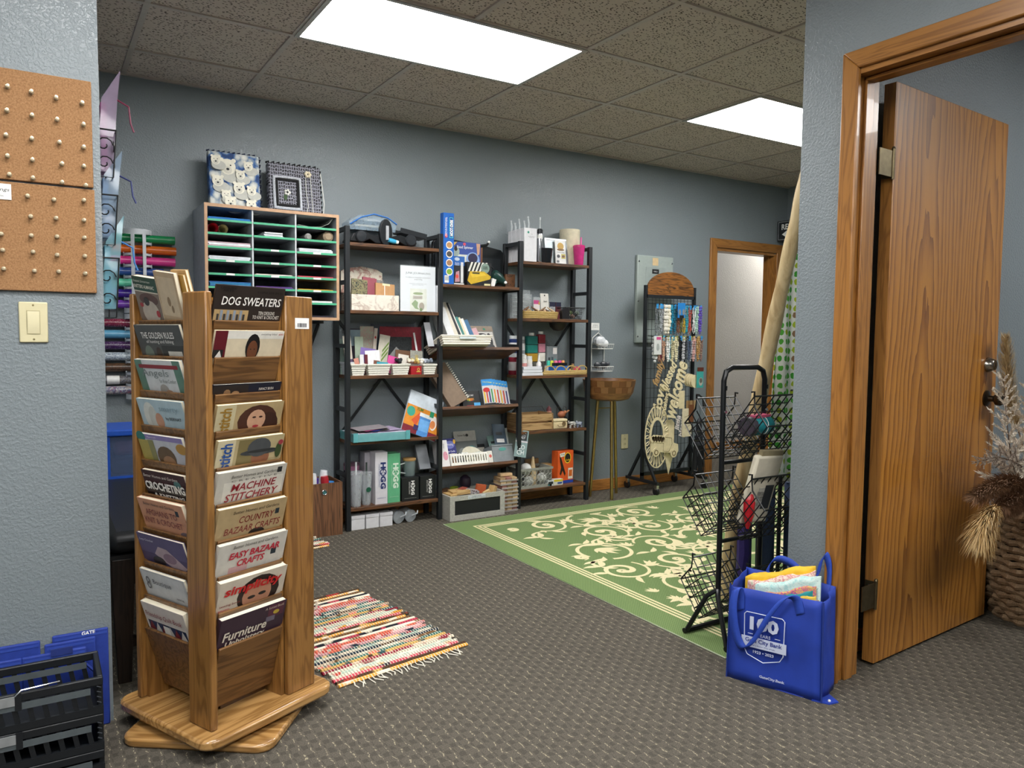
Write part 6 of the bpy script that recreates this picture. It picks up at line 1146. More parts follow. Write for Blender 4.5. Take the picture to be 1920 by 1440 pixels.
def ring(b, rx0, rz0, rx1, rz1, cz, y0, y1, n_=36):
    vs = []; fs = []
    for k in range(n_):
        a = 2*pi*k/n_
        for (rx, rz) in ((rx0, rz0), (rx1, rz1)):
            for y in (y0, y1): vs.append((rx*cos(a), y, cz+rz*sin(a)))
    for k in range(n_):
        q = (k+1) % n_; i0, i1 = k*4, q*4
        fs += [(i0, i1, i1+2, i0+2), (i0+1, i0+3, i1+3, i1+1), (i0, i0+1, i1+1, i1), (i0+2, i1+2, i1+3, i0+3)]
    return b.add(vs, fs)
ring(B(), .06, .125, .078, .15, .25, 0, .005).obj('inner_ring', PLYM, ov); ring(B(), .118, .235, .126, .245, .25, 0, .005).obj('outer_ring', PLYM, ov)
for k in range(24):
    a = 2*pi*k/24; B().tube([((.098+.018*cos(q))*cos(a+.06*sin(q)), .0025, .25+(.193+.04*cos(q))*sin(a+.06*sin(q))) for q in [2*pi*m_/10 for m_ in range(10)]], .0035, 4, closed=True).obj('filigree_loop', PLYM, ov)
tk = thing('wooden_truck', 'flat wooden pickup truck cut-out carrying flowers', 'wooden sign', (4.06, 4.27, .28), group='wooden cut-outs on the jewelry rack', rot=(0, rad(6), 0))
B().prism([(-.14, .03), (-.14, .11), (-.02, .1), (-.015, .15), (.0, .165), (.06, .16), (.085, .11), (.14, .1), (.15, .05), (.14, .03)], 0, .005).obj('body', PLYM, tk)
for x in (-.085, .1): B().lathe([(.034, 0), (.034, .006)], 20, M=Matrix.Translation((x, .001, .028)) @ Matrix.Rotation(pi/2, 4, 'X')).obj('wheel', PLYM, tk); ring(B(), .014, .014, .02, .02, 0, -.0065, -.006, 16).obj('hub_line', mt('#6a5636', .6), tk, (x, 0, .028))
b = B(); b.tube([(-.015, -.001, .1), (-.01, -.001, .04), (.05, -.001, .04), (.075, -.001, .1), (.065, -.001, .145), (.0, -.001, .15)], .0012, 4, closed=True); b.obj('engraved_line', mt('#6a5636', .6), tk)
for k in range(9): B().lathe([(.024, 0), (.024, .005)], 10, M=Matrix.Translation((-.13+.0135*k, .002, .125+.012*(k % 2))) @ Matrix.Rotation(pi/2, 4, 'X')).obj('flower', PLYM, tk)
b = B()
for k in range(14): b.tube([(-.125+.009*k, -.0035, .11), (-.12+.009*k+.004*(-1)**k, -.0035, .14)], .001, 4)
b.obj('flower_lines', mt('#6a5636', .6), tk)
hn = thing('gnome_cutout', 'wooden pointed gnome hat cut-out behind the truck', 'wooden sign', (4.135, 4.29, .13), group='wooden cut-outs on the jewelry rack'); B().prism([(0, .0), (.05, .17), (.05, .4), (.02, .43), (-.03, .42), (-.055, .35), (-.05, .17)], 0, .005).obj('board', PLYM, hn)
tagb = pbox('wooden_tag', 'tall blank wooden tag with rounded top near the middle', 'wooden tag', 4.20, 4.26, 4.262, .005, .64, .14, PLYM, group='wooden cut-outs on the jewelry rack')
pbox('state_cutout', 'engraved pale wooden plaque hung right of the words', 'wooden sign', 4.235, 4.335, 4.255, .005, .42, .22, mt('#cfc3a6', .6), [('#8a7a5a', [(.2, .7), (.8, .78), (.8, .76), (.2, .68)]), ('#8a7a5a', [(.15, .5), (.75, .62), (.75, .6), (.15, .48)]), ('#8a7a5a', [(.3, .3), (.8, .42), (.8, .4), (.3, .28)])], group='wooden cut-outs on the jewelry rack')
pbox('feather_cutout', 'brown feather shaped cut-out at the right side', 'wooden sign', 4.30, 4.35, 4.25, .005, .53, .14, '#6a4024', group='wooden cut-outs on the jewelry rack')
for i in range(4): tag(B().lathe([(.05, 0), (.05, .005)], 24, M=Matrix.Rotation(pi/2, 4, 'X')).obj('wooden_disc', PLYM, None, (4.33+.012*i, 4.30-.014*i, .86-.004*i)), ('rearmost', 'second', 'third', 'front')[i]+' round wooden disc hanging at the upper right of the rack', 'wooden disc', 'wooden cut-outs on the jewelry rack')
cdx = pbox('keychain_card', 'teal card pack with a silver tree pendant at the right', 'pendant card', 4.36, 4.43, 4.235, .006, .80, .16, '#3a9a94', [('#5a2a1c', rc(0, 1, .8, 1)), ('#a8a49a', el(.6, .3, .3, .2)), ('#5a5a50', el(.6, .35, .22, .12))])
ts = thing('tassel_garland', 'long black straw tassel hanging at the right of the jewelry rack', 'tassel', (4.40, 4.24, .1))
b = B(); random.seed(3)
for k in range(110):
    a = random.uniform(0, 2*pi); q = random.uniform(.3, 1); b.tube([(.018*q*cos(a), .018*q*sin(a), .36), (.045*q*cos(a), .04*q*sin(a), .2), (.06*q*cos(a)+random.uniform(-.008, .008), .05*q*sin(a), random.uniform(0, .03))], .0018, 3)
o = b.obj('straws', mt('#15171c', .35), ts); o['kind'] = 'stuff'
for zz, r_ in ((.36, .022), (.31, .032), (.26, .04)): B().lathe([(r_, -.012), (r_+.002, 0), (r_, .012)], 16, (0, 0, zz)).obj('binding', mt('#1c1f28', .4), ts)
B().lathe([(.02, .36), (.024, .4), (.016, .44), (.006, .46)], 14).obj('head', mt('#181a20', .4), ts); B().tube([(0, 0, .46), (.01, 0, .5), (.0, 0, .56)], .002, 4).obj('cord', BLK, ts)
tag(B().tube([(0, 0, 0), (.03, -.01, -.03), (.045, -.01, -.09)], [.005, .01, .016], 8).obj('small_tassel', mt('#1a1a1c', .5), None, (4.41, 4.25, .74)), 'short black tassel hanging beside the keychains', 'tassel')
for i in range(5): tag(B().box(-.012, .012, 0, .004, -.07, 0).obj('wooden_keychain', mt(('#9a7a50', '#8a6a42', '#a88a5e', '#7a5a38', '#b0946a')[i], .6), None, (4.30+.02*i, 4.27, .70)), ('first', 'second', 'third', 'fourth', 'fifth')[i]+' brown wooden keychain from the left below the discs', 'keychain', 'wooden keychains on the jewelry rack')
# ================================================================== RUGS
n = N('green_flatweave'); v = n.coord(); s = n.n('ShaderNodeSeparateXYZ'); n.l(v, s.inputs[0])
wv = n.math('MULTIPLY', n.math('SINE', n.math('MULTIPLY', s.outputs[0], 640.0)), n.math('SINE', n.math('MULTIPLY', s.outputs[1], 500.0)))
n.color(n.ramp(n.math('MULTIPLY_ADD', wv, .5, .5), [(.1, lin('#59703f')), (.9, lin('#7c9160'))])); n.set(.9, spec=.2); n.bump(wv, .4, .002); RUGG = n.m
n = N('cream_flatweave'); v = n.coord(); s = n.n('ShaderNodeSeparateXYZ'); n.l(v, s.inputs[0])
wv = n.math('MULTIPLY', n.math('SINE', n.math('MULTIPLY', s.outputs[0], 640.0)), n.math('SINE', n.math('MULTIPLY', s.outputs[1], 500.0)))
n.color(n.ramp(n.math('MULTIPLY_ADD', wv, .5, .5), [(.1, lin('#cfc295')), (.9, lin('#e6dcb4'))])); n.set(.9, spec=.2); RUGC = n.m
RX0, RX1, RY0, RY1 = 2.143, 5.05, 1.903, 4.205
rug = thing('area_rug', 'large green area rug with cream scrollwork and triple border lines', 'rug', (RX0, RY0, 0)); LW, LH = RX1-RX0, RY1-RY0
B().box(0, LW, 0, LH, .0005, .006).obj('rug_field', RUGG, rug)
for d in (.135, .158, .181): 
    B().box(d, LW-d, d, d+.011, .006, .0068).obj('border_line', RUGC, rug); B().box(d, LW-d, LH-d-.011, LH-d, .006, .0068).obj('border_line', RUGC, rug)
    B().box(d, d+.011, d+.011, LH-d-.011, .006, .0068).obj('border_line', RUGC, rug); B().box(LW-d-.011, LW-d, d+.011, LH-d-.011, .006, .0068).obj('border_line', RUGC, rug)
B().tube([(0, 0, .003), (LW, 0, .003), (LW, LH, .003), (0, LH, .003)], .0035, 5, closed=True).obj('bound_edge', mt('#b9c4a4', .8), rug)
random.seed(11)
sb_ = B(); zlev = [0]
def ribbon(pts, w):
    vs = []; N_ = len(pts)
    zlev[0] += 1; zz = .0062+.00004*(zlev[0] % 12)
    for i, (x, y) in enumerate(pts):
        a = pts[max(0, i-1)]; b_ = pts[min(N_-1, i+1)]; d = Vector((b_[0]-a[0], b_[1]-a[1])); d = d.normalized() if d.length > 1e-9 else Vector((1, 0)); ww = w(i/(N_-1))
        vs += [(x-d.y*ww, y+d.x*ww, zz), (x+d.y*ww, y-d.x*ww, zz)]
    sb_.add(vs, [(2*i, 2*i+1, 2*i+3, 2*i+2) for i in range(N_-1)])
def inb(x, y): return .21 < x < LW-.21 and .21 < y < LH-.21
def leaf(x, y, a, L):
    ribbon([(x+L*t*cos(a+.5*t), y+L*t*sin(a+.5*t)) for t in [k/8 for k in range(9)]], lambda t: L*.16*sin(pi*min(1, t*1.02))*(1.2-t*.5)+.001)
def flower(x, y, a, L):
    for da in (-1.0, -.5, 0, .5, 1.0): leaf(x, y, a+da, L*(1-.25*abs(da)))
def spiral(cx, cy, R, a0, s, turns=1.6, w0=.011):
    P = []
    for k in range(40):
        t = k/39; a = a0+s*turns*2*pi*t; r = R*(1-.86*t); P.append((cx+r*cos(a), cy+r*sin(a)))
    ribbon(P, lambda t: w0*(.55+.9*t))
    x, y = P[-1]; ribbon([(x+.02*cos(q), y+.02*sin(q)) for q in [k*.7 for k in range(10)]], lambda t: .012)
    for t in ((2, 9, 15) if R > .1 else ()):
        x, y = P[t]; aa = math.atan2(P[t+1][1]-P[t][1], P[t+1][0]-P[t][0]); leaf(x, y, aa+(-.9 if s > 0 else .9), .1)
    return P[0]
cs = .37
for i in range(7):
    for j in range(6):
        cx = .36+cs*i+(.16 if j % 2 else 0)+random.uniform(-.025, .025); cy = .36+.318*j+random.uniform(-.02, .02)
        if not inb(cx-.13, cy-.13) or not inb(cx+.13, cy+.13): continue
        s = 1 if (i+j) % 2 else -1; a0 = random.uniform(0, 2*pi)
        if (i*2+j) % 4 == 3:
            P = [(cx+.15*cos(a0+q), cy+.15*sin(a0+q)) for q in [k*5.4/30 for k in range(31)]]; ribbon(P, lambda t: .011); flower(cx-.06*cos(a0), cy-.06*sin(a0), a0, .135); leaf(P[-1][0], P[-1][1], a0+4, .1)
        else: spiral(cx, cy, random.uniform(.14, .165), a0, s, 1.5, .013)
        for (ox, oy, dx, dy) in ((.12, .13*s, cs*.62, .2*s), (-.1, -.14*s, -.2, -.22*s)):
            nx, ny = cx+dx, cy+dy
            if inb(nx, ny) and inb(cx+ox, cy+oy): ribbon([(cx+ox+(dx-ox)*t+.03*sin(2*pi*t), cy+oy+(dy-oy)*t+.06*s*sin(pi*t)) for t in [k/14 for k in range(15)]], lambda t: .006+.006*t); leaf(nx, ny, .6*s, .12); leaf(nx, ny, 2.4*s, .1); leaf(nx, ny, -1.2*s, .09)
        if inb(cx+.17, cy+.02): flower(cx+.17, cy+.02, .4*s, .08)
        if inb(cx-.02, cy+.17): leaf(cx-.02, cy+.17, .2, .1); leaf(cx-.02, cy+.17, 2.6, .1)
CEN = [(.36+cs*i+(.16 if j % 2 else 0), .36+.318*j) for i in range(7) for j in range(6)]
CEN = [c for c in CEN if inb(c[0]-.13, c[1]-.13) and inb(c[0]+.13, c[1]+.13)]
CEN = [(x, y, .15) for x, y in CEN]
for _ in range(700):
    x, y = random.uniform(.25, LW-.25), random.uniform(.25, LH-.25); rr = random.choice((.045, .06, .075))
    if not (inb(x-rr-.02, y-rr-.02) and inb(x+rr+.02, y+rr+.02)) or any((x-a)**2+(y-b_)**2 < (rr+q+.012)**2 for a, b_, q in CEN): continue
    CEN.append((x, y, rr)); k = random.random()
    if k < .5: spiral(x, y, rr, random.uniform(0, 6.28), random.choice((-1, 1)), 1.25, .009)
    elif k < .8: flower(x-.3*rr, y-.3*rr, .8, rr*1.3)
    else: leaf(x-rr, y, .2, rr*2); leaf(x-rr*.5, y-.02, -.8, rr*1.2)
o = sb_.obj('scroll_pattern', RUGC, rug, flat=True); o['kind'] = 'stuff'
RAGC = ['#d8cdb8', '#b5443a', '#2a2c34', '#d89a3a', '#e2d8c4', '#8a2a3a', '#c9b49a', '#3a5a5a', '#d8725a', '#e0d6c0', '#54402e', '#a8b8a8', '#d8b06a', '#26323e', '#cfa0a0', '#e4dcc8', '#7a5a3a', '#c04a5a', '#ddd0b8', '#3a6a62']
def rag_mat(i):
    n = N('rag_strip_%d' % i); v = n.coord(); s = n.n('ShaderNodeSeparateXYZ'); n.l(v, s.inputs[0])
    a, b_, c = RAGC[i % 20], RAGC[(i*7+3) % 20], RAGC[(i*3+9) % 20]
    stitch = n.math('GREATER_THAN', n.math('SINE', n.math('ADD', n.math('MULTIPLY', s.outputs[0], 520.0), i*1.7)), .55)
    base = n.ramp(n.noise(v, 9+i % 5, 2), [(.38, lin(a)), (.44, lin(b_)), (.58, lin(b_)), (.63, lin(c))])
    n.color(n.mix(n.math('MULTIPLY', stitch, .6), base, lin(('#e6dfcc', '#1c1c20')[i % 2]))); n.set(.95, spec=.1); n.bump(n.noise(v, 160, 3), .5, .003); return n.m
def rag_rug(label, loc, rz, L, Wd, ns, fr=True):
    t = thing('rag_rug', label, 'rug', loc, rz); pitch = Wd/ns
    for i in range(ns):
        y = pitch*(i+.5); x0 = random.uniform(-.012, .012); x1 = L+random.uniform(-.015, .015)
        P = [(x0+(x1-x0)*k/16, y+random.uniform(-.0015, .0015), .0075+random.uniform(-.0012, .0012)) for k in range(17)]
        B().tube(P, [pitch*random.uniform(.46, .54) for _ in range(17)], 7).obj('woven_strip', rag_mat(i), t).scale = (1, 1, .62)
    if fr:
        for k in range(26):
            x = L*.1+L*.85*k/26; B().tube([(x, .002, .006), (x+random.uniform(-.01, .01), -.018, .004), (x+random.uniform(-.02, .02), -.03-random.uniform(0, .02), .003)], .0022, 4).obj('fringe_thread', mt('#ddd8c8', .9), t)
        B().tube([(L*.3, Wd*.83, .016), (L*.42, Wd*.8, .017), (L*.5, Wd*.84, .016), (L*.55, Wd*.9, .016)], .005, 5).obj('loose_cord', mt('#bdb09c', .9), t)
rag_rug('multicoloured striped rag rug beside the magazine rack', (.84, 2.405, 0), rad(9.2), .54, .84, 42)
rag_rug('small corner of a second rag rug near the walnut file box', (.72, 4.00, 0), rad(-22)+rad(30), .67, .30, 16, False)
# ================================================================== WIRE BASKET RACK, POLE, FABRICS
wr = thing('wire_basket_rack', 'black two-sided wire basket display rack standing on the green rug', 'basket rack', (2.245, 2.04, .006)); GB = mt('#0f1113', .3, .2)
XA, XB = 0, .235
B().tube([(XA, 0, .17), (XA, 0, 1.02), (XA+.012, 0, 1.055), (XA+.045, 0, 1.07), (XB-.045, 0, 1.07), (XB-.012, 0, 1.055), (XB, 0, 1.02), (XB, 0, .17)], .0105, 10).obj('frame_tube', GB, wr)
for x in (XA, XB):
    for s in (-1, 1): B().tube([(x, 0, .2), (x-(.03 if x == XA else -.03), s*.03, .17), (x-(.06 if x == XA else -.06), s*.105, .012)], .0095, 8).obj('leg', GB, wr)
for s in (-1, 1): B().tube([(XA-.07, s*.108, .012), (XB+.07, s*.108, .012)], .0105, 8).obj('foot_bar', GB, wr)
for z_ in (.70, .39): B().tube([(XA, 0, z_), (XB, 0, z_)], .0085, 8).obj('cross_bar', GB, wr)
def wire_bin(z0, s, tl=38):
    o = bpy.data.objects.new('wire_bin', None)
    b = B(); Wd, D, H = .225, .115, .215; r = .0024
    Mx = Matrix.Translation((XB/2, s*.012, z0)) @ (Matrix.Rotation(pi, 4, 'Z') if s > 0 else Matrix.Identity(4)) @ Matrix.Rotation(rad(tl), 4, 'X')
    # local: x width, -y out, z up; back wall at y=0
    def tb(pts, rr=r, closed=False): b.tube([Mx @ Vector(p) for p in pts], rr, 5, closed=closed)
    tb([(-Wd/2, 0, H), (Wd/2, 0, H), (Wd/2, -.03, H-.03), (Wd/2, -D, H-.045), (-Wd/2, -D, H-.045), (-Wd/2, -.03, H-.03)], .0036, True)
    for k in range(7): x = -Wd/2+Wd*k/6; tb([(x, 0, H), (x, 0, 0), (x, -D, 0), (x, -D, H-.045)])
    for k in range(5):
        zz = H*k/5; tb([(-Wd/2, 0, zz), (Wd/2, 0, zz)])
        if zz < H-.045: tb([(-Wd/2, 0, zz), (-Wd/2, -D, zz), (Wd/2, -D, zz), (Wd/2, 0, zz)])
    for k in range(1, 4): tb([(-Wd/2, -D*k/4, 0), (Wd/2, -D*k/4, 0)]); tb([(-Wd/2, -D*k/4, 0), (-Wd/2, -D*k/4, H-.04)]); tb([(Wd/2, -D*k/4, 0), (Wd/2, -D*k/4, H-.04)])
    for x in (-Wd/2, Wd/2): tb([(x, 0, H), (x, .01, H+.014), (x, .02, H+.004)], .004)
    return b.obj('wire_bin', GB, wr)
for z_ in (.77, .46, .12):
    for s in (-1, 1): wire_bin(z_+(.03 if s < 0 else 0), s)
for s in (XA, XB):
    B().tube([(s, -.004, .99), (s, -.014, .985), (s, -.014, 1.0)], .004, 5).obj('bin_hook', GB, wr); B().lathe([(.006, 0), (.006, .006)], 8, M=Matrix.Translation((s, -.0105, .90)) @ Matrix.Rotation(pi/2, 4, 'X')).obj('rivet', CHROME, wr)
tp = thing('quilt_kit', 'teal and pink rolled fabric bundle tied with white string in the upper wire bin', 'fabric roll', (2.305, 1.955, .855), rot=(0, rad(0), rad(6)))
B().lathe([(.034, 0), (.037, .01), (.037, .10), (.034, .11)], 14, M=Matrix.Rotation(pi/2, 4, 'Y')).obj('teal_cloth', mt('#12747c', .6), tp); B().lathe([(.036, -.03), (.0375, -.02), (.0375, .0), (.036, .002)], 14, M=Matrix.Rotation(pi/2, 4, 'Y')).obj('dark_cloth', marble('dk_floral', ['#1c1a22', '#4a3a4a', '#20302e', '#6a5a58'], 60), tp)
B().prism([(-.0, .03), (.1, .034), (.105, .042), (.0, .042)], -.02, .02).obj('pink_cloth', mt('#b84a68', .6), tp); B().tube([(.06+.003*sin(a), .0385*cos(a), .0385*sin(a)) for a in [2*pi*k/16 for k in range(16)]], .0015, 4, closed=True).obj('string', WHT, tp)
cp = thing('canvas_pack', 'folded cream canvas pack with a printed label in the middle wire bin', 'fabric pack', (2.335, 1.955, .475), rot=(rad(14), rad(3), 0))
B().box(-.075, .075, 0, .028, 0, .28).obj('canvas', mt('#c9c2ae', .7, bump=.3, vs=20), cp, bevel=.01); B().box(-.05, .07, .006, .024, .275, .298).obj('cardboard_top', mt('#8d8264', .7), cp); lb3 = B().box(-.02, .055, -.0012, -.0002, .06, .15).obj('label_sheet', mt('#a8a69c', .5), cp)
B().box(.012, .058, -.002, -.0013, .062, .16).obj('dark_label', mt('#2a2d32', .5), cp); txt('PREMIUM CANVAS\n100% COTTON\n60 x 72 in', .045, .06, mt('#3a3a3a', .5), lb3, (-.005, -.0024, .105))
tag(B().tube([(0, 0, 0), (.006, 0, .05), (.012, .004, .10), (.02, .004, .13)], [.006, .02, .022, .008], 8).obj('red_packet', mt('#a81822', .25), None, (2.268, 1.925, .47)), 'glossy red packet beside the canvas pack', 'packet')
pts = [(2.60, 2.33, .03), (2.578, 2.25, .45), (2.548, 2.13, .9), (2.50, 2.03, 1.2), (2.435, 1.91, 1.5), (2.402, 1.84, 1.70), (2.445, 1.84, 1.88)]
def smooth(P, n=5):
    P = [Vector(p) for p in P]; o = []
    for i in range(len(P)-1):
        a, b_, c, d = P[max(0, i-1)], P[i], P[i+1], P[min(len(P)-1, i+2)]
        for k in range(n):
            t = k/n; o.append(.5*((2*b_)+(c-a)*t+(2*a-5*b_+4*c-d)*t*t+(3*b_-a-3*c+d)*t**3))
    o.append(P[-1]); return o
SP = smooth(pts); n = N('peeled_stick'); v = n.coord((9, 9, 1.1)); n.color(n.ramp(n.noise(v, 3, 4, .6, .6), [(.3, lin('#a88d62')), (.55, lin('#d0b98c')), (.8, lin('#dcc9a0'))])); n.set(.55); n.bump(n.noise(v, 6, 3), .2, .003)
tag(B().tube(SP, [.033-.015*(i/len(SP))**2+.002*sin(i*1.3) for i in range(len(SP))], 12).obj('walking_stick', n.m), 'long peeled wooden pole leaning behind the wire rack', 'pole')
n = N('green_animal_print'); v = n.coord((1, 1, 1)); vo = n.n('ShaderNodeTexVoronoi'); n.l(n.coord((34, 8, 27)), vo.inputs['Vector']); vo.inputs['Scale'].default_value = 1; vo.inputs['Randomness'].default_value = .22
sel = n.n('ShaderNodeSeparateColor'); n.l(vo.outputs['Color'], sel.inputs[0])
dotm = n.math('LESS_THAN', n.math('ADD', vo.outputs['Distance'], n.math('MULTIPLY', n.noise(v, 90, 3), .28)), .50)
pc = n.ramp(sel.outputs[0], [(.0, lin('#3f9a32')), (.33, lin('#8a6a4c')), (.36, lin('#a4b82a')), (.7, lin('#55a83a'))]); pc.node.color_ramp.interpolation = 'CONSTANT'
n.color(n.mix(dotm, lin('#e2e4d8'), pc)); n.set(.85); FAB = n.m
fs_ = thing('hanging_fabric', 'white cotton fabric printed with green and brown animals hanging beside the wall corner', 'fabric', (2.655, 2.15, .58))
nu, nv = 40, 20; vs = []
for j in range(nv+1):
    t = j/nv
    for i in range(nu+1):
        u = i/nu; xw = .30-.10*t; x = u*xw+.05*t+.02*t*t; vs.append((x, .016*(1.2-t)*sin(u*17+t*2)+.008*sin(u*7), .02*sin(u*9)*(1-t)+t*.98))
b = B().add(vs, [(j*(nu+1)+i, j*(nu+1)+i+1, (j+1)*(nu+1)+i+1, (j+1)*(nu+1)+i) for j in range(nv) for i in range(nu)]); o = b.obj('cloth', FAB, fs_); md = o.modifiers.new('thick', 'SOLIDIFY'); md.thickness = .003
st_ = thing('cloth_stand', 'thin black stand behind the printed fabric', 'stand', (2.80, 2.20, .006)); B().lathe([(.09, 0), (.09, .012), (.02, .02)], 20).obj('base', BLK, st_); B().tube([(0, 0, .015), (0, 0, 1.55)], .009, 8).obj('post', BLK, st_); B().tube([(-.02, -.02, 1.55), (.12, -.02, 1.55)], .008, 8).obj('arm', BLK, st_)
NV = mt('#26344e', .8, bump=.2, vs=200)
for i, (x, y, h, l) in enumerate(((2.66, 2.28, .50, 'navy fabric bolt nearest the wire rack'), (2.755, 2.235, .545, 'taller navy fabric bolt in the middle'), (2.85, 2.16, .55, 'navy fabric bolt closest to the wall corner'))):
    tag(B().lathe([(.038, 0), (.04, .006), (.041, h-.01), (.036, h), (.012, h), (.012, h-.03)], 18, cap=(True, True)).obj('fabric_bolt', NV, None, (x, y, .0065), (rad(1), rad(-2), 0)), l, 'fabric bolt', 'navy fabric bolts beside the wire rack')
tag(B().tube([(0, 0, 0), (.01, .004, .1), (-.004, .006, .2), (.0, 0, .26)], [.022, .03, .026, .01], 8).obj('purple_bundle', mt('#2c2060', .5), None, (2.57, 2.21, .16), (0, rad(6), 0)), 'dark purple cloth bundle tucked beside the bolts', 'cloth')
# ================================================================== BLUE TOTE BAG
BAG = mt('#1c3a9c', .7, var=.12, vs=14, bump=.25)
tb_ = thing('tote_bag', 'royal blue shopping bag printed 100 YEARS standing by the door casing', 'tote bag', (2.168, 1.68, 0), rad(-68.6))
def sheet(p00, p10, p01, p11, n_=10, m_=10, amp=.005, seed=1):
    random.seed(seed); ph = [random.uniform(0, 6) for _ in range(6)]; p00, p10, p01, p11 = map(Vector, (p00, p10, p01, p11)); nn = (p10-p00).cross(p01-p00).normalized(); vs = []
    for j in range(m_+1):
        for i in range(n_+1):
            u, t = i/n_, j/m_; p = p00*(1-u)*(1-t)+p10*u*(1-t)+p01*(1-u)*t+p11*u*t
            e = sin(pi*u)**.6 if 0 < u < 1 else 0
            vs.append(p+nn*amp*e*(sin(u*5+ph[0]+t*3)+.7*sin(t*9+ph[1]+u*2)+.5*sin((u+t)*13+ph[2])))
    return vs, [(j*(n_+1)+i, j*(n_+1)+i+1, (j+1)*(n_+1)+i+1, (j+1)*(n_+1)+i) for j in range(m_) for i in range(n_)]
W2, D2, H2 = .16, .08, .335; Wt = .155
for nm, q, sd in (('front_panel', ((-W2, -D2, 0), (W2, -D2, 0), (-Wt, -D2, H2-.01), (Wt, -D2+.004, H2)), 4), ('back_panel', ((W2, D2, 0), (-W2, D2, 0), (Wt, D2, H2+.01), (-Wt, D2, H2+.02)), 5), ('side_panel', ((W2, -D2, 0), (W2, D2, 0), (Wt, -D2+.004, H2), (Wt, D2, H2+.01)), 6), ('side_panel', ((-W2, D2, 0), (-W2, -D2, 0), (-Wt, D2, H2+.02), (-Wt, -D2, H2-.01)), 7), ('base_panel', ((-W2, -D2, .003), (W2, -D2, .003), (-W2, D2, .003), (W2, D2, .003)), 8)):
    vs, fs = sheet(*q, amp=.0015 if nm == 'base_panel' else (.0042 if nm == 'front_panel' else .008), seed=sd); o = B().add(vs, fs).obj(nm, BAG, tb_)
    md = o.modifiers.new('thick', 'SOLIDIFY'); md.thickness = .002
for x in (-W2, W2): B().tube([(x, -D2-.001, .0), (x*.97, -D2, H2)], .003, 5).obj('seam_piping', mt('#16307e', .7), tb_)
B().slab([(.13, -.085), (.185, -.078), (.205, -.045), (.16, .0)], .0, .004).obj('base_flap', BAG, tb_); B().ball((.18, -.062, .006), .005).obj('snap', WHT, tb_)
def strap(P, w, nm, axis):
    P = smooth(P, 6); vs = []; ax = Vector(axis).normalized()*w/2
    for p in P: vs += [p-ax, p+ax]
    o = B().add(vs, [(2*i, 2*i+1, 2*i+3, 2*i+2) for i in range(len(P)-1)]).obj(nm, mt('#2344a8', .7, bump=.2, vs=60), tb_); md = o.modifiers.new('thick', 'SOLIDIFY'); md.thickness = .003; return o
strap([(-.115, -D2-.003, .25), (-.118, -D2-.006, .315), (-.125, -D2-.03, .325), (-.13, -D2-.04, .26), (-.118, -D2-.032, .17), (-.09, -D2-.03, .13), (-.05, -D2-.028, .18), (-.01, -D2-.03, .26), (.035, -D2-.024, .325), (.07, -D2-.006, .33), (.085, -D2-.003, .28)], .03, 'handle_strap', (1, 0, .55))
strap([(-.08, D2+.004, .28), (-.08, D2+.004, .36), (-.05, D2-.0, .405), (.0, D2-.0, .40), (.05, D2+.0, .365), (.085, D2+.01, .36), (.10, D2+.012, .42), (.115, D2+.012, .445), (.13, D2+.012, .40), (.13, D2+.004, .30)], .03, 'handle_strap', (.6, -.2, 1))
PW_ = mt('#c3cbe0', .6, var=.03)
b = B(); cx0, cz0 = -.03, .175
shp = [(-.068, .07), (-.06, .078), (.06, .078), (.068, .07), (.066, -.05), (.055, -.07), (.0, -.088), (-.055, -.07), (-.066, -.05)]
b.tube([(cx0+x, -D2-.012, cz0+z_) for x, z_ in shp], .0017, 4, closed=True); b.obj('shield_outline', PW_, tb_)
yy = -D2-.013
txt('100', .098, .048, PW_, tb_, (cx0, yy, cz0+.042), bold=.045); txt('YEARS', .045, .011, PW_, tb_, (cx0, yy, cz0+.004), bold=.01); B().box(cx0-.055, cx0-.037, yy, yy+.0005, cz0+.0035, cz0+.0055).box(cx0+.037, cx0+.055, yy, yy+.0005, cz0+.0035, cz0+.0055).obj('dash', PW_, tb_)
B().box(cx0-.076, cx0+.076, yy-.001, yy+.0005, cz0-.042, cz0-.006).obj('banner', PW_, tb_); txt('Gate City Bank', .125, .019, mt('#1a2f86', .6), tb_, (cx0, yy-.0018, cz0-.019), bold=.02); txt('For a Better Way of Life.', .08, .006, mt('#1a2f86', .6), tb_, (cx0, yy-.0018, cz0-.034))
txt('1923 • 2023', .07, .010, PW_, tb_, (cx0, yy, cz0-.056), bold=.02); txt('GateCity.Bank', .085, .012, PW_, tb_, (.0, yy+.004, .035), bold=.03)
G = 'folded fabrics in the blue tote bag'; Rb = Matrix.Rotation(rad(-68.6), 4, 'Z')
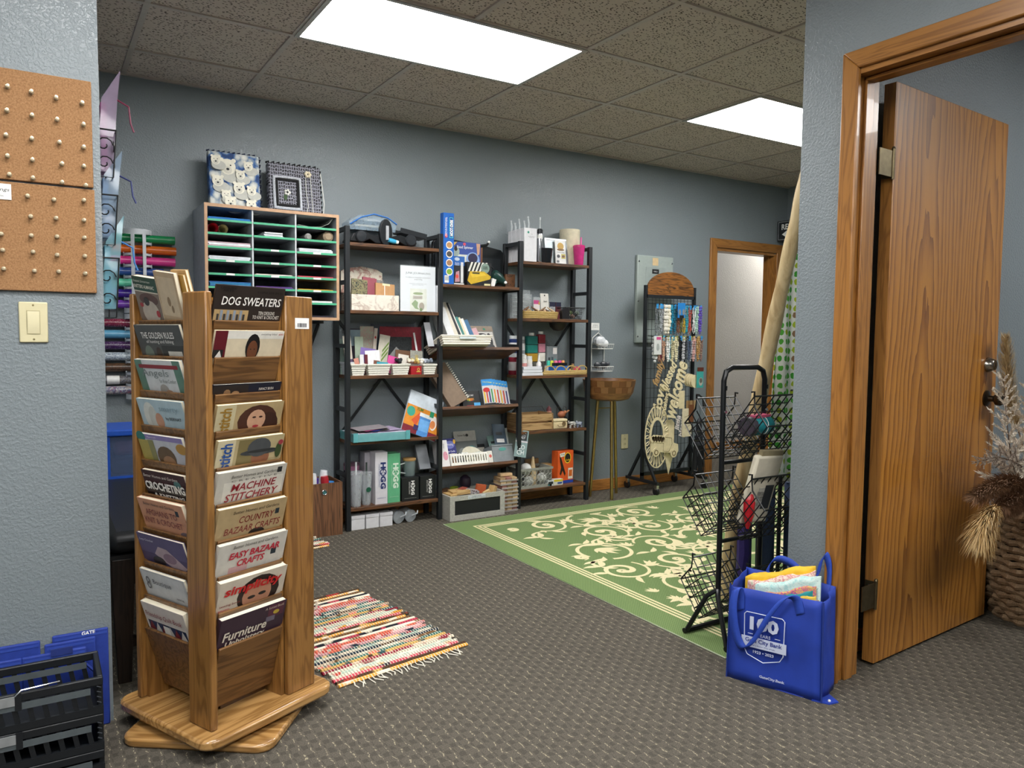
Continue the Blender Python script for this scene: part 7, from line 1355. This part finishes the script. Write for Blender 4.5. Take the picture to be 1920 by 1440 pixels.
for i, (lx, ly, w, h, col, ry, l) in enumerate(((-.02, .03, .24, .36, mt('#e0b528', .7), 10, 'bright yellow folded fabric at the back of the tote bag'), (-.01, .008, .23, .345, marble('pink_floral', ['#d8b8b0', '#b86a70', '#e0d0c0', '#8a9a7a'], 60, .8), 8, 'pink floral folded fabric in the tote bag'), (.02, -.014, .22, .345, marble('aqua_floral', ['#8ab8b8', '#a8ccc8', '#c9d8d0', '#6a9aa0'], 40, .8), 6, 'pale aqua folded fabric in the tote bag'), (.03, -.034, .18, .325, marble('multi_print', ['#2a5a8a', '#c04a8a', '#d8b04a', '#3a9a8a'], 90, .8), 4, 'multicoloured print fabric near the front of the tote bag'), (.05, -.04, .12, .32, mt('#1f8a8c', .7), 6, 'teal folded fabric in the tote bag'), (.07, -.048, .11, .315, mt('#d8b848', .7), 6, 'mustard folded fabric in the tote bag'), (.095, -.056, .08, .305, marble('gold_leaf', ['#b08a2a', '#d8b850', '#7a4a20', '#c9a040'], 50, .8), 5, 'gold leaf print fabric at the front right of the tote bag'), (.075, -.058, .07, .285, mt('#c0382c', .7), 3, 'red folded fabric at the front of the tote bag'))):
    p = Vector((2.168, 1.68, 0))+Rb @ Vector((lx, ly, 0)); t_ = .02 if i < 3 else .009
    t_ = (.034 if i < 3 else .012); random.seed(20+i); ph = random.uniform(0, 6); vs = []; K = 18; A = 9
    for k in range(K+1):
        x = -w/2+w*k/K; e = min(1, 6*min(k, K-k)/K+.25); ht = (h+(.02 if i < 3 else .012))+x*(.36 if i < 4 else .3)+.004*sin(x*50+ph)+.0012*sin(x*160+ph*2); yo = .004*sin(x*45+ph)
        vs += [(x, yo-t_/2*e, .03)]+[(x, yo-t_/2*e*cos(pi*a/A), ht-t_/2*e+t_/2*e*sin(pi*a/A)+.002*sin(a*2.1+x*90)) for a in range(A+1)]+[(x, yo+t_/2*e, .03)]
    M_ = A+3; b = B().add(vs, [(k*M_+a, k*M_+a+1, (k+1)*M_+a+1, (k+1)*M_+a) for k in range(K) for a in range(M_-1)]+[tuple(range(M_))[::-1], tuple(K*M_+a for a in range(M_))])
    o = b.obj('folded_fabric', col, None, (p.x, p.y, .0), (0, 0, rad(-68.6)))
    tag(o, l, 'fabric', G)
# ================================================================== DRIED GRASSES IN A WOVEN BASKET
pl = thing('woven_planter', 'tall seagrass woven basket beside the oak door', 'basket', (3.63, 1.50, 0)); SEA = marble('seagrass', ['#5a4732', '#94795a', '#705940', '#b39a78'], 70, .8)
rows = 17
for i in range(rows):
    t = i/(rows-1); zz = .014+.43*t; R_ = .165+.035*sin(pi*min(1, t*1.25))-.06*max(0, t-.45)
    B().tube([((R_+.008*(-1)**(k+i))*cos(2*pi*k/36), (R_+.008*(-1)**(k+i))*sin(2*pi*k/36), zz+.004*sin(k*2+i)) for k in range(36)], .0145, 6, closed=True).obj('woven_coil', SEA, pl)
B().lathe([(.15, .004), (.175, .2), (.13, .43)], 24, cap=(True, False)).obj('liner', mt('#2a2018', .9), pl)
def plume(label, path, R, n_, L, cols, fine=.0009, name='pampas_plume', droop=.4, s0=.45):
    base = Vector(path[0]); t = thing(name, label, 'dried grass', base, group='dried grasses in the woven basket')
    P = smooth([Vector(p)-base for p in path], 8); B().tube(P, .003, 5).obj('stem', mt('#7a6248', .8), t)
    random.seed(len(label)); bs_ = [B() for _ in cols]
    for k in range(n_):
        s = random.uniform(s0, 1.0); i = min(len(P)-2, int(s*(len(P)-1))); p = P[i].lerp(P[i+1], random.random()); ax = (P[i+1]-P[i]).normalized()
        rd = Vector((random.gauss(0, 1), random.gauss(0, 1), random.gauss(0, 1))); rd = (rd-ax*rd.dot(ax)).normalized()
        ln = L*random.uniform(.5, 1)*(.55+.6*sin(pi*min(1, (s-s0)/(1-s0)*.9+.12))); e = p+(ax*random.uniform(.5, .9)+rd*R)*ln+Vector((0, 0, -droop*ln*random.uniform(.1, .5)))
        mid = p.lerp(e, .55)+rd*ln*.12; w = fine*random.uniform(.8, 1.4); sd = ax.cross(rd)*w
        bs_[random.randrange(len(cols))].add([p-sd, p+sd, mid+sd, e, mid-sd], [(0, 1, 2, 4), (4, 2, 3)])
    for b, c in zip(bs_, cols): o = b.obj('plume_hairs', mt(c, .8, var=.05), t, flat=True); o['kind'] = 'stuff'
    return t
def spray(label, path, L, cols, nb, seed, s0=.35, needle=.0038):
    """feathery branch: side twigs, each with short needles"""
    base = Vector(path[0]); t = thing('dried_spray', label, 'dried grass', base, group='dried grasses in the woven basket'); random.seed(seed)
    P = smooth([Vector(p)-base for p in path], 10); B().tube(P, [.004-.003*i/len(P) for i in range(len(P))], 5).obj('stem', mt('#5a4432', .8), t); b = [B() for _ in cols]
    for k in range(nb):
        s = s0+(1-s0)*k/nb; i = min(len(P)-2, int(s*(len(P)-1))); p = P[i]; ax = (P[i+1]-P[i]).normalized(); a = k*2.4
        rd = ax.orthogonal().normalized(); rd = Matrix.Rotation(a, 3, ax) @ rd; q_ = (s-s0)/(1-s0); ln = L*(1.1-.85*q_)*random.uniform(.75, 1.1); e = p+(ax*.85+rd*.7)*ln
        for q in range(60):
            u = random.uniform(.05, 1); pp = p.lerp(e, u); nd = (e-p).normalized(); r3 = Vector((random.gauss(0, 1), random.gauss(0, 1), random.gauss(0, 1))).normalized(); ee = pp+(nd*.8+r3*.7)*ln*.2*(1.25-u*.6); sdv = nd.cross(r3)*needle
            b[random.randrange(len(cols))].add([pp-sdv, pp+sdv, ee], [(0, 1, 2)])
        b[0].tube([p, e], .0012, 3)
    for bb_, c in zip(b, cols): o = bb_.obj('needles', mt(c, .8, var=.05), t, flat=True); o['kind'] = 'stuff'
C = (3.60, 1.47, .40)
spray('large white feathery dried spray rising beside the door knob', [C, (3.36, 1.45, .56), (3.17, 1.43, .74), (3.03, 1.41, 1.06)], .17, ['#e4dccd', '#d2c8b8', '#eee8dc'], 60, 1, .3)
spray('second white feathery spray at the picture edge', [C, (3.46, 1.44, .6), (3.30, 1.42, .82), (3.22, 1.40, 1.04)], .16, ['#ded5c4', '#e8e0d2'], 50, 2, .3)
spray('greyish lavender dried spray pointing left in front of the door', [C, (3.3, 1.42, .66), (3.0, 1.38, .76), (2.74, 1.35, .77)], .08, ['#a09488', '#b5aa9d', '#8a7f75'], 34, 3, .5, .002)
plume('fluffy brown pampas plume pointing left', [C, (3.35, 1.42, .60), (3.05, 1.38, .665), (2.76, 1.355, .65)], .5, 2200, .10, ['#7d5c42', '#937052', '#694c33'])
plume('golden cream pampas plume drooping at the front left', [C, (3.2, 1.40, .585), (2.93, 1.355, .605), (2.80, 1.34, .55), (2.765, 1.335, .49)], .62, 2200, .10, ['#d0b07a', '#dec392', '#bb9860'], droop=.7, s0=.55)
plume('dark brown pampas plume at the front of the basket', [C, (3.3, 1.40, .57), (3.08, 1.36, .61), (2.92, 1.33, .60)], .55, 1800, .1, ['#6e5039', '#826046'])
plume('pale beige pampas plume standing tall behind the white spray', [C, (3.5, 1.52, .7), (3.42, 1.56, .95), (3.38, 1.57, 1.20)], .42, 1600, .09, ['#cdb78c', '#bda478'], droop=.2, s0=.5)
plume('tan reed bundle hanging over the basket rim', [C, (3.42, 1.42, .5), (3.32, 1.38, .42), (3.28, 1.36, .33)], .5, 300, .1, ['#7d6a4c', '#5c4a34'], .0014, 'reed_bundle', .8)
# ================================================================== LOWER LEFT: FOLDING CRATES AND FOLDED BAGS
CB = mt('#14171b', .45); CG = mt('#4d5457', .5); SL = mt('#a8acae', .35, .5)
CX0, CX1, CY0, CY1 = -.45, .132, 2.272, 2.475
for i, (z0, z1, l) in enumerate(((0, .06, 'bottom'), (.061, .160, 'middle'), (.161, .262, 'top'))):
    t = thing('folding_crate', '%s black folding crate with metal latch in the stack at lower left' % l, 'crate', (CX1-.0, CY0, z0), group='stack of black folding crates'); h = z1-z0; w = CX1-CX0; d = CY1-CY0; ov = .003*(2-i)
    B().box(-w, 0, 0, d, 0, .006).obj('floor_panel', CB, t)
    for y in (0, d-.012): B().box(-w, 0, y, y+.012, h-.024, h-.001).obj('top_rail', CB, t, bevel=.003); B().box(-w, 0, y, y+.012, .006, .02).obj('bottom_rail', CB, t); B().box(-w+.03, -.03, y-.0015, y, h-.044, h-.026).obj('grey_band', CG, t)
    for x in (-.014, -w): B().box(x, x+.014, .012, d-.012, .006, h-.001).obj('end_panel', CB, t, bevel=.003)
    if h > .08:
        for k in range(16): B().bar((-.03-.033*k, .006, .02), (-.04-.033*k, .006, h-.024), .012, .008, n=(0, 1, 0)).obj('slat', CB, t)
        for k in range(16): B().bar((-.03-.033*k, d-.006, .02), (-.04-.033*k, d-.006, h-.024), .012, .008, n=(0, 1, 0)).obj('slat', CB, t)
        for k in range(4): B().tube([(-.006, -.001, .03+.014*k), (-.016, -.003, .036+.014*k)], .002, 4).obj('corner_clip', mt('#2b3036', .3), t)
    B().box(-.29, -.20, -.004, -.0, h-.03, h-.006).obj('latch', SL, t); B().box(-.20, -.185, -.003, 0, h-.046, h+.0).box(-.305, -.29, -.003, 0, h-.046, h+.0).obj('latch_guard', CB, t)
    if i == 2: B().tube([(-.205, -.002, h-.012), (-.185, -.004, h+.008), (-.10, -.004, h+.012)], .002, 5).obj('wire_bail', CHROME, t)
BB = mt('#1d378f', .7, bump=.2, vs=60)
for i, (x0, x1, y, h, l, tx) in enumerate(((.02, .165, 2.542, .298, 'tallest folded blue bag with white lettering at the wall corner', 1), (.0, .13, 2.527, .282, 'folded blue bag second from the wall corner', 0), (-.055, .105, 2.51, .262, 'front folded blue bag with strap loop', 0), (-.22, -.01, 2.535, .295, 'left folded blue bag standing behind the crates', 0), (-.3, -.055, 2.512, .262, 'folded blue bag printed Bank at far left', 2))):
    t = thing('folded_bag', l, 'folded bag', ((x0+x1)/2, y, 0), group='folded blue bags behind the crates', rot=(rad(-1.0), 0, 0)); w = x1-x0
    B().box(-w/2, w/2, 0, .011, 0, h).obj('folded_body', BB, t, bevel=.004); B().box(-w/2+.006, w/2-.004, -.0012, 0, h-.016, h-.01).obj('hem', mt('#2a459f', .7), t)
    if tx == 1: txt('GATE', .035, .012, WINK, t, (.02, -.001, h-.006), bold=.03)
    if tx == 2: txt('Bank', .014, .03, WINK, t, (w/2-.02, -.0015, h-.12), (pi/2, -pi/2, 0), bold=.03)
    if i == 2: B().tube([(w/2-.002, 0, h-.05), (w/2+.03, -.006, h-.09), (w/2+.04, -.006, h-.12), (w/2+.0, 0, h-.14)], .004, 5).obj('strap_loop', BB, t); B().box(-.01, .045, -.004, .002, h-.01, h+.01).obj('strap_end', mt('#1a2c70', .7), t)
